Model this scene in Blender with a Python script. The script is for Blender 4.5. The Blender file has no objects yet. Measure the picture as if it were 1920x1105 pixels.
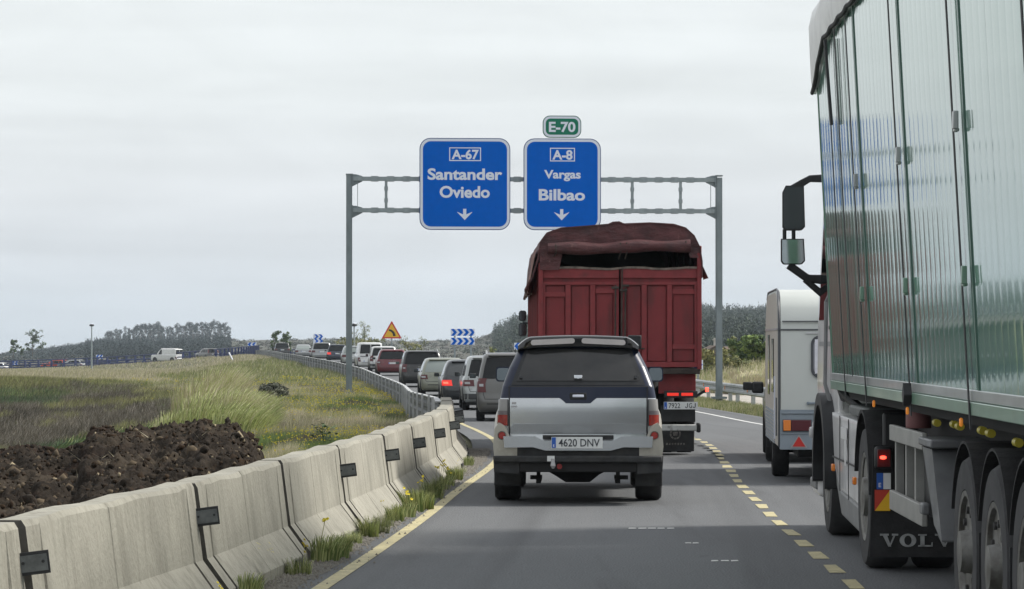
import bpy, bmesh, math, random
import numpy as np
from mathutils import Vector, Matrix, Euler
random.seed(7); RNG = np.random.default_rng(11)
S = bpy.context.scene
COL = S.collection
PI = math.pi
R = math.radians
H_CAM = 1.65

# ------------------------------------------------------------------ camera
cam_d = bpy.data.cameras.new('camera'); cam = bpy.data.objects.new('camera', cam_d); COL.objects.link(cam)
cam_d.sensor_width = 36.0; cam_d.lens = 105.0
cam_d.clip_start = 0.1; cam_d.clip_end = 9000.0
cam.location = (0, 0, H_CAM)
cam.rotation_euler = (PI/2 + math.atan(90.5/5600.0), 0, 0)
S.camera = cam

# ------------------------------------------------------------------ sky, sun, exposure
SUN_EL, SUN_AZ = 42.5, 76.0          # azimuth measured from +Y towards +X: the sun stands to the right
w = bpy.data.worlds.new('World'); S.world = w; w.use_nodes = True
nt = w.node_tree; nt.nodes.clear()
def N(tree, typ, **kw):
    n = tree.nodes.new(typ)
    for k, v in kw.items():
        if k.startswith('i_'):
            n.inputs[int(k[2:])].default_value = v
        else: setattr(n, k, v)
    return n
L = nt.links.new
sky = N(nt, 'ShaderNodeTexSky', sky_type='NISHITA', sun_disc=False)
sky.sun_elevation = R(SUN_EL); sky.sun_rotation = R(SUN_AZ)
tc = N(nt, 'ShaderNodeTexCoord')
sep = N(nt, 'ShaderNodeSeparateXYZ'); L(tc.outputs['Generated'], sep.inputs[0])
# cloud sheet: paler with height as an overcast sky is, soft flat bands near the horizon
ramp = N(nt, 'ShaderNodeValToRGB'); L(sep.outputs[2], ramp.inputs[0])
cr = ramp.color_ramp
cr.elements[0].position = 0.0; cr.elements[0].color = (0.605, 0.660, 0.720, 1)
cr.elements[1].position = 1.0; cr.elements[1].color = (0.80, 0.83, 0.87, 1)
for p, c in ((0.02, (0.650, 0.695, 0.745, 1)), (0.05, (0.725, 0.755, 0.785, 1)), (0.085, (0.775, 0.81, 0.82, 1)), (0.12, (0.80, 0.835, 0.84, 1)), (0.3, (0.82, 0.845, 0.865, 1))):
    e = cr.elements.new(p); e.color = c
mp = N(nt, 'ShaderNodeMapping'); mp.inputs['Scale'].default_value = (2.2, 2.2, 34.0); L(tc.outputs['Generated'], mp.inputs[0])
nz = N(nt, 'ShaderNodeTexNoise'); nz.inputs['Scale'].default_value = 1.7; nz.inputs['Detail'].default_value = 5.0; nz.inputs['Roughness'].default_value = 0.5; nz.inputs['Distortion'].default_value = 0.4
L(mp.outputs[0], nz.inputs['Vector'])
mr = N(nt, 'ShaderNodeMapRange'); mr.inputs[1].default_value = 0.3; mr.inputs[2].default_value = 0.7; mr.inputs[3].default_value = 0.93; mr.inputs[4].default_value = 1.06
L(nz.outputs[0], mr.inputs[0])
mp2 = N(nt, 'ShaderNodeMapping'); mp2.inputs['Scale'].default_value = (5.0, 5.0, 16.0); L(tc.outputs['Generated'], mp2.inputs[0])
nz2 = N(nt, 'ShaderNodeTexNoise'); nz2.inputs['Scale'].default_value = 2.3; nz2.inputs['Detail'].default_value = 6.0; nz2.inputs['Distortion'].default_value = 1.0; L(mp2.outputs[0], nz2.inputs['Vector'])
mr2 = N(nt, 'ShaderNodeMapRange'); mr2.inputs[1].default_value = 0.35; mr2.inputs[2].default_value = 0.68; mr2.inputs[3].default_value = 0.965; mr2.inputs[4].default_value = 1.035; L(nz2.outputs[0], mr2.inputs[0])
mm_ = N(nt, 'ShaderNodeMath', operation='MULTIPLY'); L(mr.outputs[0], mm_.inputs[0]); L(mr2.outputs[0], mm_.inputs[1])
mul = N(nt, 'ShaderNodeVectorMath', operation='SCALE'); L(ramp.outputs[0], mul.inputs[0]); L(mm_.outputs[0], mul.inputs['Scale'])
up = N(nt, 'ShaderNodeVectorMath', operation='SCALE'); up.inputs['Scale'].default_value = 10.0; L(mul.outputs[0], up.inputs[0])
mix = N(nt, 'ShaderNodeMixRGB', blend_type='MIX'); mix.inputs[0].default_value = 0.93
L(sky.outputs[0], mix.inputs[1]); L(up.outputs[0], mix.inputs[2])
bg = N(nt, 'ShaderNodeBackground'); bg.inputs[1].default_value = 0.1; L(mix.outputs[0], bg.inputs[0])
out = N(nt, 'ShaderNodeOutputWorld'); L(bg.outputs[0], out.inputs[0])

sd = bpy.data.lights.new('sun', 'SUN'); sd.energy = 4.3; sd.angle = R(13); sd.color = (1.0, 0.955, 0.88)
sun = bpy.data.objects.new('sun', sd); COL.objects.link(sun)
az = R(SUN_AZ); el = R(SUN_EL)
dirv = Vector((math.sin(az)*math.cos(el), math.cos(az)*math.cos(el), math.sin(el)))
sun.rotation_euler = dirv.to_track_quat('Z', 'Y').to_euler(); sun.location = (40, 0, 60)
vs = S.view_settings
vs.view_transform = 'Standard'; vs.look = 'None'; vs.exposure = 0.16; vs.gamma = 1.0; vs.use_curve_mapping = False
S.cycles.max_bounces = 8; S.cycles.transparent_max_bounces = 12; S.cycles.volume_bounces = 0
S.cycles.sample_clamp_indirect = 6.0

# ------------------------------------------------------------------ object helpers
def tag(o, label=None, cat=None, group=None, kind=None):
    if label: o['label'] = label
    if cat: o['category'] = cat
    if group: o['group'] = group
    if kind: o['kind'] = kind
    return o
def thing(name, label, cat, loc=(0, 0, 0), rz=0.0, group=None):
    o = bpy.data.objects.new(name, None); COL.objects.link(o)
    o.location = loc; o.rotation_euler = (0, 0, rz); o.empty_display_size = 0.3
    return tag(o, label, cat, group)
def link(name, me, parent=None, loc=None, rot=None):
    o = bpy.data.objects.new(name, me); COL.objects.link(o)
    if parent is not None: o.parent = parent
    if loc is not None: o.location = loc
    if rot is not None: o.rotation_euler = rot
    return o
def copy_tree(o, parent=None):
    c = o.copy(); COL.objects.link(c)
    if parent is not None: c.parent = parent
    for ch in list(o.children): copy_tree(ch, c)
    return c

class MB:
    """collects shapes into one mesh"""
    def __init__(s): s.v = []; s.f = []; s.m = []; s.s = []
    def add(s, vs, fs, mat=0, smooth=False):
        b = len(s.v); s.v.extend([tuple(p) for p in vs])
        for f in fs:
            s.f.append(tuple(b+i for i in f)); s.m.append(mat); s.s.append(smooth)
        return s
    def box(s, x0, x1, y0, y1, z0, z1, mat=0, M=None):
        vs = [(x, y, z) for z in (z0, z1) for y in (y0, y1) for x in (x0, x1)]
        if M is not None: vs = [M @ Vector(p) for p in vs]
        return s.add(vs, [(0, 2, 3, 1), (4, 5, 7, 6), (0, 1, 5, 4), (2, 6, 7, 3), (0, 4, 6, 2), (1, 3, 7, 5)], mat)
    def cbox(s, c, d, mat=0, rot=None):
        M = Matrix.Translation(c)
        if rot is not None: M = M @ Euler(rot).to_matrix().to_4x4()
        return s.box(-d[0]/2, d[0]/2, -d[1]/2, d[1]/2, -d[2]/2, d[2]/2, mat, M)
    def loft(s, rings, closed=True, caps=True, mat=0, smooth=False):
        n = len(rings[0]); vs = [p for r in rings for p in r]; fs = []
        for i in range(len(rings)-1):
            for j in range(n if closed else n-1):
                a = i*n+j; b = i*n+(j+1) % n
                fs.append((a, b, b+n, a+n))
        s.add(vs, fs, mat, smooth)
        if caps and closed:
            s.add(rings[0], [tuple(range(n))[::-1]], mat); s.add(rings[-1], [tuple(range(n))], mat)
        return s
    def cyl(s, p0, p1, r0, r1=None, n=12, mat=0, caps=True, smooth=True):
        r1 = r0 if r1 is None else r1
        p0 = Vector(p0); p1 = Vector(p1); d = (p1-p0).normalized()
        a = d.orthogonal().normalized(); b = d.cross(a)
        rg = lambda p, r: [p + r*(math.cos(2*PI*k/n)*a + math.sin(2*PI*k/n)*b) for k in range(n)]
        return s.loft([rg(p0, r0), rg(p1, r1)], True, caps, mat, smooth)
    def tube(s, pts, r, n=8, mat=0):
        pts = [Vector(p) for p in pts]; rings = []
        rr = r if isinstance(r, (list, tuple)) else [r]*len(pts)
        up = Vector((0.13, 0.21, 0.97))
        for i, p in enumerate(pts):
            d = (pts[min(i+1, len(pts)-1)] - pts[max(i-1, 0)]).normalized()
            a = d.cross(up)
            if a.length < 1e-3: a = d.cross(Vector((1, 0, 0)))
            a.normalize(); b = d.cross(a)
            rings.append([p + rr[i]*(math.cos(2*PI*k/n)*a + math.sin(2*PI*k/n)*b) for k in range(n)])
        return s.loft(rings, True, True, mat, True)
    def lathe_x(s, c, prof, n=24, mat=0, smooth=True, caps=None):
        """prof: (x offset, radius) pairs turned about the x axis through c"""
        rings = [[(c[0]+x, c[1]+r*math.cos(2*PI*k/n), c[2]+r*math.sin(2*PI*k/n)) for k in range(n)] for x, r in prof]
        return s.loft(rings, True, (min(prof[0][1], prof[-1][1]) < .06) if caps is None else caps, mat, smooth)
    def lathe_z(s, c, prof, n=16, mat=0, smooth=True):
        rings = [[(c[0]+r*math.cos(2*PI*k/n), c[1]+r*math.sin(2*PI*k/n), c[2]+z) for k in range(n)] for z, r in prof]
        return s.loft(rings, True, True, mat, smooth)
    def prism_y(s, poly, y0, y1, mat=0, matf=None):
        """poly of (x,z) extruded along y"""
        n = len(poly)
        s.loft([[(x, y0, z) for x, z in poly], [(x, y1, z) for x, z in poly]], True, True, mat)
        return s
    def prism_x(s, poly, x0, x1, mat=0):
        s.loft([[(x0, y, z) for y, z in poly], [(x1, y, z) for y, z in poly]], True, True, mat); return s
    def prism_z(s, poly, z0, z1, mat=0):
        s.loft([[(x, y, z0) for x, y in poly], [(x, y, z1) for x, y in poly]], True, True, mat); return s
    def xform(s, M):
        s.v = [tuple(M @ Vector(p)) for p in s.v]; return s
    def build(s, name, mats, parent=None, loc=None, rz=None, bevel=0.0, seg=2, sharp=38, rec=True):
        me = bpy.data.meshes.new(name)
        me.from_pydata(s.v, [], s.f)
        if not isinstance(mats, (list, tuple)): mats = [mats]
        for m in mats: me.materials.append(m)
        me.polygons.foreach_set('material_index', s.m)
        me.polygons.foreach_set('use_smooth', [True]*len(s.f) if (bevel or any(s.s)) else s.s)
        if rec:
            bm = bmesh.new(); bm.from_mesh(me)
            if rec == 2: bmesh.ops.remove_doubles(bm, verts=bm.verts, dist=1e-4)
            bmesh.ops.recalc_face_normals(bm, faces=bm.faces); bm.to_mesh(me); bm.free()
        if bevel or any(s.s): me.set_sharp_from_angle(angle=R(sharp))
        me.update()
        o = link(name, me, parent, loc, None if rz is None else (0, 0, rz))
        if bevel:
            b = o.modifiers.new('bevel', 'BEVEL'); b.width = bevel; b.segments = seg; b.limit_method = 'ANGLE'; b.angle_limit = R(35)
        return o

def np_mesh(name, v, f, mats, parent=None, midx=None, smooth=False, uv=None):
    """fast mesh from numpy arrays; f is (n,3) or (n,4)"""
    me = bpy.data.meshes.new(name); k = f.shape[1]
    me.vertices.add(len(v)); me.vertices.foreach_set('co', np.asarray(v, np.float32).ravel())
    me.loops.add(f.size); me.loops.foreach_set('vertex_index', np.asarray(f, np.int32).ravel())
    me.polygons.add(len(f)); me.polygons.foreach_set('loop_start', np.arange(0, f.size, k, dtype=np.int32))
    me.polygons.foreach_set('loop_total', np.full(len(f), k, np.int32))
    if midx is not None: me.polygons.foreach_set('material_index', np.asarray(midx, np.int32))
    if smooth: me.polygons.foreach_set('use_smooth', np.ones(len(f), bool))
    if uv is not None:
        l = me.uv_layers.new(name='UVMap'); l.data.foreach_set('uv', np.asarray(uv, np.float32)[np.asarray(f).ravel()].ravel())
    if not isinstance(mats, (list, tuple)): mats = [mats]
    for m in mats: me.materials.append(m)
    me.update(calc_edges=True); me.validate()
    return link(name, me, parent)

def rrect(x0, x1, z0, z1, r, n=5):
    p = []
    for cx, cz, a0 in ((x1-r, z1-r, 0), (x0+r, z1-r, 90), (x0+r, z0+r, 180), (x1-r, z0+r, 270)):
        for k in range(n+1):
            a = R(a0 + 90*k/n); p.append((cx+r*math.cos(a), cz+r*math.sin(a)))
    return p

# fractal value noise, vectorised
def _h(ix, iy, s):
    n = (ix.astype(np.int64)*374761393 + iy.astype(np.int64)*668265263 + s*974634777) & 0x7fffffff
    n = ((n ^ (n >> 13))*1274126177) & 0x7fffffff
    return ((n ^ (n >> 16)) & 0xffff)/65535.0
def vnoise(x, y, s=0):
    x = np.asarray(x, float); y = np.asarray(y, float)
    ix = np.floor(x); iy = np.floor(y); fx = x-ix; fy = y-iy
    u = fx*fx*(3-2*fx); v = fy*fy*(3-2*fy)
    a = _h(ix, iy, s); b = _h(ix+1, iy, s); c = _h(ix, iy+1, s); d = _h(ix+1, iy+1, s)
    return (a*(1-u)+b*u)*(1-v) + (c*(1-u)+d*u)*v
def fbm(x, y, o=4, s=0):
    t = 0; a = 0.5
    for k in range(o):
        t = t + a*(vnoise(x, y, s+k)-0.5); x = np.asarray(x)*2.03; y = np.asarray(y)*2.03; a *= 0.5
    return t*2
def sm(t): t = np.clip(t, 0, 1); return t*t*(3-2*t)

# ------------------------------------------------------------------ materials
def mat(name, col, rough=0.6, metal=0.0, var=0.0, vscale=6.0, bump=0.0, bscale=40.0, col2=None, coat=0.0, spec=0.5, emit=None, es=0.0, stretch=None, trans=0.0, alpha=1.0, detail=5.0, thresh=(0.35, 0.65), ior=None):
    m = bpy.data.materials.new(name); m.use_nodes = True
    t = m.node_tree; b = t.nodes['Principled BSDF']; l = t.links.new
    b.inputs['Base Color'].default_value = (*col, 1); b.inputs['Roughness'].default_value = rough
    b.inputs['Metallic'].default_value = metal; b.inputs['Specular IOR Level'].default_value = spec
    b.inputs['Coat Weight'].default_value = coat; b.inputs['Coat Roughness'].default_value = 0.05
    b.inputs['Transmission Weight'].default_value = trans; b.inputs['Alpha'].default_value = alpha
    if ior: b.inputs['IOR'].default_value = ior
    if emit: b.inputs['Emission Color'].default_value = (*emit, 1); b.inputs['Emission Strength'].default_value = es
    if var or col2 or bump:
        c = N(t, 'ShaderNodeTexCoord'); mpn = N(t, 'ShaderNodeMapping'); l(c.outputs['Object'], mpn.inputs[0])
        if stretch: mpn.inputs['Scale'].default_value = stretch
    if var or col2:
        n = N(t, 'ShaderNodeTexNoise'); n.inputs['Scale'].default_value = vscale; n.inputs['Detail'].default_value = detail; n.inputs['Roughness'].default_value = 0.6
        l(mpn.outputs[0], n.inputs['Vector'])
        r = N(t, 'ShaderNodeMapRange'); r.inputs[1].default_value = thresh[0]; r.inputs[2].default_value = thresh[1]; l(n.outputs[0], r.inputs[0])
        x = N(t, 'ShaderNodeMixRGB'); l(r.outputs[0], x.inputs[0])
        c2 = col2 if col2 else tuple(min(1, k*(1+var)) for k in col)
        c1 = col if col2 else tuple(k*(1-var) for k in col)
        x.inputs[1].default_value = (*c1, 1); x.inputs[2].default_value = (*c2, 1)
        l(x.outputs[0], b.inputs['Base Color'])
    if bump:
        n2 = N(t, 'ShaderNodeTexNoise'); n2.inputs['Scale'].default_value = bscale; n2.inputs['Detail'].default_value = 4.0
        l(mpn.outputs[0], n2.inputs['Vector'])
        bp = N(t, 'ShaderNodeBump'); bp.inputs['Strength'].default_value = bump; bp.inputs['Distance'].default_value = 0.02
        l(n2.outputs[0], bp.inputs['Height']); l(bp.outputs[0], b.inputs['Normal'])
    return m
def nodes_of(m):
    t = m.node_tree; return t, t.nodes['Principled BSDF'], t.links.new
def layer(m, col, scale, lo, hi, amount=1.0, stretch=None, coord='Object', detail=6.0):
    """mixes a further colour over whatever feeds Base Color, through a noise mask"""
    t, b, l = nodes_of(m)
    c = N(t, 'ShaderNodeTexCoord'); mpn = N(t, 'ShaderNodeMapping'); l(c.outputs[coord], mpn.inputs[0])
    if stretch: mpn.inputs['Scale'].default_value = stretch
    n = N(t, 'ShaderNodeTexNoise'); n.inputs['Scale'].default_value = scale; n.inputs['Detail'].default_value = detail; n.inputs['Roughness'].default_value = 0.62
    l(mpn.outputs[0], n.inputs['Vector'])
    r = N(t, 'ShaderNodeMapRange'); r.inputs[1].default_value = lo; r.inputs[2].default_value = hi; r.inputs[4].default_value = amount; l(n.outputs[0], r.inputs[0])
    x = N(t, 'ShaderNodeMixRGB'); l(r.outputs[0], x.inputs[0])
    if b.inputs['Base Color'].is_linked: l(b.inputs['Base Color'].links[0].from_socket, x.inputs[1])
    else: x.inputs[1].default_value = b.inputs['Base Color'].default_value
    x.inputs[2].default_value = (*col, 1); l(x.outputs[0], b.inputs['Base Color'])
    return m

MT = {}
MT['asphalt'] = mat('asphalt', (0.120, 0.125, 0.131), 0.85, var=0.10, vscale=0.35, bump=0.5, bscale=55, stretch=(1, 0.35, 1), spec=0.3)
layer(MT['asphalt'], (0.190, 0.195, 0.200), 48, 0.54, 0.70, 0.6, detail=2)
layer(MT['asphalt'], (0.055, 0.057, 0.060), 62, 0.55, 0.70, 0.6, detail=2)
layer(MT['asphalt'], (0.060, 0.061, 0.064), 1.3, 0.56, 0.75, 0.5, stretch=(1.6, 0.12, 1))
layer(MT['asphalt'], (0.17, 0.17, 0.17), 9.0, 0.70, 0.74, 0.5)
layer(MT['asphalt'], (0.066, 0.068, 0.072), 1.0, 0.50, 0.68, 0.6, stretch=(1.1, .012, 1), coord='UV', detail=3)
layer(MT['asphalt'], (0.135, 0.137, 0.14), 1.0, 0.52, 0.70, 0.5, stretch=(2.3, .02, 1), coord='UV', detail=3)
layer(MT['asphalt'], (0.045, 0.046, 0.048), 2.6, 0.68, 0.74, 0.55, stretch=(1.0, .35, 1), coord='UV', detail=8)
MT['yellow_paint'] = mat('yellow_paint', (0.46, 0.405, 0.225), 0.7, var=0.18, vscale=9)
layer(MT['yellow_paint'], (0.16, 0.15, 0.12), 30, 0.54, 0.68, 0.75); layer(MT['yellow_paint'], (0.25, 0.23, 0.16), 2.5, 0.5, 0.75, 0.6)
MT['white_paint'] = mat('white_paint', (0.62, 0.62, 0.60), 0.7, var=0.1, vscale=9)
layer(MT['white_paint'], (0.15, 0.15, 0.15), 22, 0.54, 0.66, 0.8)
MT['galv'] = mat('galvanised_steel', (0.27, 0.31, 0.325), 0.5, 0.35, var=0.14, vscale=7)
MT['galv_post'] = mat('galvanised_post', (0.19, 0.225, 0.24), 0.55, 0.25, var=0.16, vscale=5, stretch=(1, 1, 0.3))
MT['rail_steel'] = mat('rail_steel', (0.36, 0.38, 0.385), 0.5, 0.4, var=0.2, vscale=2.5, stretch=(1, 1, 2))
MT['blue_sign'] = mat('blue_sign', (0.001, 0.115, 0.56), 0.5, var=0.04, vscale=4, spec=.0)
MT['green_sign'] = mat('green_sign', (0.012, 0.18, 0.11), 0.5, spec=.15)
MT['sign_white'] = mat('sign_white', (0.72, 0.76, 0.86), 0.45)
MT['sign_back'] = mat('sign_back', (0.15, 0.17, 0.20), 0.5, 0.5)
MT['sign_yellow'] = mat('sign_yellow', (0.78, 0.45, 0.015), 0.45)
MT['sign_red'] = mat('sign_red', (0.55, 0.03, 0.025), 0.45)
MT['black'] = mat('black_plastic', (0.012, 0.013, 0.015), 0.5, var=0.3, vscale=8)
MT['dark'] = mat('dark_underbody', (0.010, 0.010, 0.011), 0.8)
MT['tyre'] = mat('tyre_rubber', (0.017, 0.017, 0.018), 0.85, var=0.35, vscale=9, bump=0.3, bscale=60)
MT['tyre_dusty'] = mat('dusty_tyre_rubber', (0.055, 0.056, 0.058), 0.9, var=0.3, vscale=7, col2=(0.035, 0.035, 0.037))
MT['rim'] = mat('alloy', (0.42, 0.43, 0.44), 0.35, 0.8)
MT['rim_dirty'] = mat('dirty_alloy', (0.22, 0.22, 0.21), 0.5, 0.5, col2=(0.10, 0.095, 0.085), vscale=9)
MT['glass_dark'] = mat('tinted_glass', (0.006, 0.007, 0.008), 0.04, spec=0.3, coat=0.0)
MT['glass_grey'] = mat('grey_glass', (0.055, 0.06, 0.062), 0.05, spec=0.6)
MT['glass_pale'] = mat('pale_glass', (0.20, 0.23, 0.22), 0.06, spec=0.7)
MT['mirror'] = mat('mirror_glass', (0.75, 0.78, 0.80), 0.03, 1.0)
MT['mirror_dim'] = mat('dim_mirror_glass', (0.15, 0.17, 0.178), 0.06, 1.0)
MT['red_lens'] = mat('red_lens', (0.085, 0.006, 0.008), 0.3, coat=0.2)
MT['red_lit'] = mat('red_lens_lit', (0.5, 0.02, 0.015), 0.25, emit=(1.0, 0.05, 0.03), es=0.55)
MT['red_bulb'] = mat('red_bulb_lit', (0.8, 0.06, 0.04), 0.25, emit=(1.0, 0.07, 0.04), es=3.0)
MT['orange_lens'] = mat('orange_lens', (0.75, 0.21, 0.02), 0.25, coat=0.4)
MT['orange_lit'] = mat('orange_lens_lit', (0.8, 0.25, 0.03), 0.25, emit=(1.0, 0.35, 0.05), es=0.25)
MT['clear_lens'] = mat('clear_lens', (0.36, 0.36, 0.37), 0.18, coat=0.5)
MT['plate_white'] = mat('plate_white', (0.66, 0.68, 0.68), 0.4)
MT['plate_blue'] = mat('plate_blue', (0.02, 0.10, 0.42), 0.4)
MT['plate_ink'] = mat('plate_ink', (0.035, 0.04, 0.05), 0.5)
MT['chrome'] = mat('chrome', (0.75, 0.76, 0.78), 0.12, 1.0)
MT['bark'] = mat('bark', (0.12, 0.10, 0.085), 0.9, var=0.3, vscale=5)

MT['gloss_black'] = mat('gloss_black', (0.008, 0.008, 0.009), 0.12, coat=.6)
MT['clear_grey'] = mat('dim_clear_lens', (0.22, 0.215, 0.21), 0.18, coat=.5)
MT['worn_edge'] = mat('worn_metal_edge', (0.16, 0.13, 0.11), .8, var=.4, vscale=8)
MT['worn_white'] = mat('worn_white_steel', (0.42, 0.43, 0.42), .5, var=.1, vscale=3); layer(MT['worn_white'], (.10, .09, .08), 9, .55, .7, .8)
MT['marker_red'] = mat('marker_red', (0.50, 0.045, 0.025), 0.4)
MT['red_lens_dim'] = mat('dark_red_lens', (0.085, 0.010, 0.018), 0.22, coat=.4)
MT['triangle_red'] = mat('triangle_red', (0.52, 0.025, 0.02), 0.3, coat=.4)
MT['curtain'] = mat('white_curtain', (0.66, 0.66, 0.72), .9, var=.08, vscale=12)
MT['curtain_glass'] = mat('caravan_glass', (0.30, 0.30, 0.34), 0.06)
MT['mirror_dark'] = mat('dark_mirror_glass', (0.045, 0.05, 0.058), 0.12, spec=.7)
MT['mirror_mid'] = mat('clear_mirror_glass', (0.45, 0.48, 0.50), 0.05, 1.0)
MT['dark_hub'] = mat('dark_hub_nut', (0.035, 0.034, 0.034), .7, .2)
# ------------------------------------------------------------------ lettering
_txt = {}
def text_mesh(s, cap, bold=0.02, space=1.0):
    key = (s, cap, bold, space)
    if key in _txt: return _txt[key]
    cu = bpy.data.curves.new('lettering', 'FONT'); cu.body = s; cu.size = cap/0.70; cu.align_x = 'CENTER'
    cu.offset = bold*cap; cu.space_character = space; cu.extrude = 0.0; cu.resolution_u = 4
    o = bpy.data.objects.new('lettering_tmp', cu); COL.objects.link(o)
    bpy.context.view_layer.update()
    me = bpy.data.meshes.new_from_object(o.evaluated_get(bpy.context.evaluated_depsgraph_get()))
    bpy.data.objects.remove(o); bpy.data.curves.remove(cu)
    me.name = 'lettering'; me.materials.clear(); _txt[key] = me
    return me
def text(s, cap, m, parent, loc, bold=0.02, width=None, rot=(PI/2, 0, 0), name='lettering', space=1.0):
    """lettering standing upright, facing -Y, centred on loc (bottom line)"""
    me = text_mesh(s, cap, bold, space).copy(); me.materials.append(m)
    co = np.empty(len(me.vertices)*3, np.float32); me.vertices.foreach_get('co', co); co = co.reshape(-1, 3)
    wd = co[:, 0].max()-co[:, 0].min(); cx = (co[:, 0].max()+co[:, 0].min())/2
    co[:, 0] -= cx
    if width: co[:, 0] *= width/wd
    me.vertices.foreach_set('co', co.ravel()); me.update()
    return link(name, me, parent, loc, rot)
# make all letter shapes now, while the scene is small
for a in (('Santander', .36, .044), ('Oviedo', .37, .044), ('A-67', .30, .045), ('A-8', .30, .045), ('Vargas', .27, .044), ('Bilbao', .36, .044), ('E-70', .32, .044)):
    text_mesh(*a)
# ------------------------------------------------------------------ road alignment
CP = [(-3.9, -30, 0), (-2.5, 0, 0), (-1.29, 20, 0), (-1.03, 24.4, 0), (-.805, 28.7, 0), (-.62, 33, 0), (-.25, 40.6, 0), (-.2, 46, -.03), (-.34, 54, -.10), (-.72, 62.5, -.19), (-1.25, 72.6, -.30), (-1.95, 88, -.37), (-2.7, 100, -.39), (-3.8, 115, -.38), (-5.3, 135, -.33), (-8.1, 171, -.22), (-9.9, 192, -.17), (-11.0, 204, -.14), (-16.0, 255, -.03), (-24.5, 330, 0), (-32, 390, -.1), (-39, 422, -.5), (-51, 447, -1.35), (-72, 466, -2.4), (-120, 476, -3.6), (-200, 478, -4.5)]
def catmull(P, n=12):
    P = [np.array(p, float) for p in P]; out = []
    for i in range(len(P)-1):
        p0 = P[max(i-1, 0)]; p1 = P[i]; p2 = P[i+1]; p3 = P[min(i+2, len(P)-1)]
        d01 = max(np.linalg.norm(p1-p0), 1e-6); d12 = np.linalg.norm(p2-p1); d23 = max(np.linalg.norm(p3-p2), 1e-6)
        m1 = (p2-p0)/(d01+d12)*d12 if i else p2-p1
        m2 = (p3-p1)/(d12+d23)*d12 if i < len(P)-2 else p2-p1
        for k in range(n):
            t = k/n; h = t*t*(3-2*t)
            out.append((2*t**3-3*t*t+1)*p1 + (t**3-2*t*t+t)*m1 + (-2*t**3+3*t*t)*p2 + (t**3-t*t)*m2)
    out.append(P[-1]); return np.array(out)
PATH = catmull(CP)
_d = np.gradient(PATH[:, :2], axis=0); _d /= np.linalg.norm(_d, axis=1)[:, None]
PN = np.stack([_d[:, 1], -_d[:, 0]], 1)                 # points to the right of travel
PS = np.concatenate([[0], np.cumsum(np.linalg.norm(np.diff(PATH[:, :2], axis=0), axis=1))])
def at_s(s, off=0.0):
    """point and heading at arc length s, off metres right of the left edge line"""
    x = np.interp(s, PS, PATH[:, 0]); y = np.interp(s, PS, PATH[:, 1]); z = np.interp(s, PS, PATH[:, 2])
    nx = np.interp(s, PS, PN[:, 0]); ny = np.interp(s, PS, PN[:, 1])
    return Vector((x+nx*off, y+ny*off, z)), math.atan2(-ny, nx)*-1
def s_of_y(Y): return float(np.interp(Y, PATH[:, 1], PS))
def xl(Y): return np.interp(Y, PATH[:, 1], PATH[:, 0])
def zr(Y): return np.interp(Y, PATH[:, 1], PATH[:, 2])

def ribbon(name, s0, s1, o0, o1, dz, m, step=2.0, parent=None, thick=0.0):
    ss = np.arange(s0, s1+step*0.5, step); v = []; uv = []
    for s in ss:
        for o in np.linspace(o0, o1, 7 if o1-o0 > 2 else 2):
            p, _ = at_s(s, o); v.append((p.x, p.y, p.z+dz)); uv.append((o, s))
    k = 7 if o1-o0 > 2 else 2; f = []
    for i in range(len(ss)-1):
        for j in range(k-1):
            a = i*k+j; f.append((a, a+1, a+k+1, a+k))
    return np_mesh(name, np.array(v), np.array(f), m, parent, uv=np.array(uv), smooth=True)
road = tag(ribbon('road', 2, PS[-1], -0.42, 8.3, 0.0, MT['asphalt']), kind='structure')
edge = ribbon('edge_line', 2, 330, -0.055, 0.055, 0.004, MT['yellow_paint'], parent=road, step=1.0)
# right-hand white line, as it tapers in from the outer lane
RW = np.array([(6.0, 14), (6.1, 30), (6.3, 45), (6.25, 58), (5.92, 71), (5.39, 87.8), (4.4, 104), (3.4, 118), (2.0, 135), (-.9, 171), (-3.8, 204), (-8.8, 255), (-17.3, 330)])
def strip(name, pts, wd, dz, m, parent):
    c = catmull([(x, y, 0) for x, y in pts], 8); d = np.gradient(c[:, :2], axis=0); d /= np.linalg.norm(d, axis=1)[:, None]
    n = np.stack([d[:, 1], -d[:, 0]], 1)*wd/2; v = []
    for p, q in zip(c, n): zz_ = float(zr(p[1]))+dz; v += [(p[0]-q[0], p[1]-q[1], zz_), (p[0]+q[0], p[1]+q[1], zz_)]
    f = [(2*i, 2*i+1, 2*i+3, 2*i+2) for i in range(len(c)-1)]
    return np_mesh(name, np.array(v), np.array(f), m, parent)
strip('outer_line', RW, 0.10, 0.004, MT['white_paint'], road)
DL = np.array([(2.16, 12), (2.27, 16.5), (2.344, 20.9), (2.385, 23.9), (2.43, 26.55), (2.496, 29.3), (2.655, 34.75), (2.97, 42.3), (3.10, 45.07), (3.18, 47.9), (3.19, 50.2), (3.05, 55), (2.7, 60)])
y = 13.1
while y < 58:
    q = RNG.normal(0, .012, 4)
    x0 = np.interp(y, DL[:, 1], DL[:, 0]); x1 = np.interp(y+0.78, DL[:, 1], DL[:, 0]); hw = 0.054
    np_mesh('lane_dash', np.array([(x0-hw+q[0], y, .004), (x0+hw+q[1], y+q[2], .004), (x1+hw+q[3], y+.78, .004), (x1-hw, y+.78+q[0], .004)]), np.array([(0, 1, 2, 3)]), MT['yellow_paint'], road)
    y += 1.386
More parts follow.
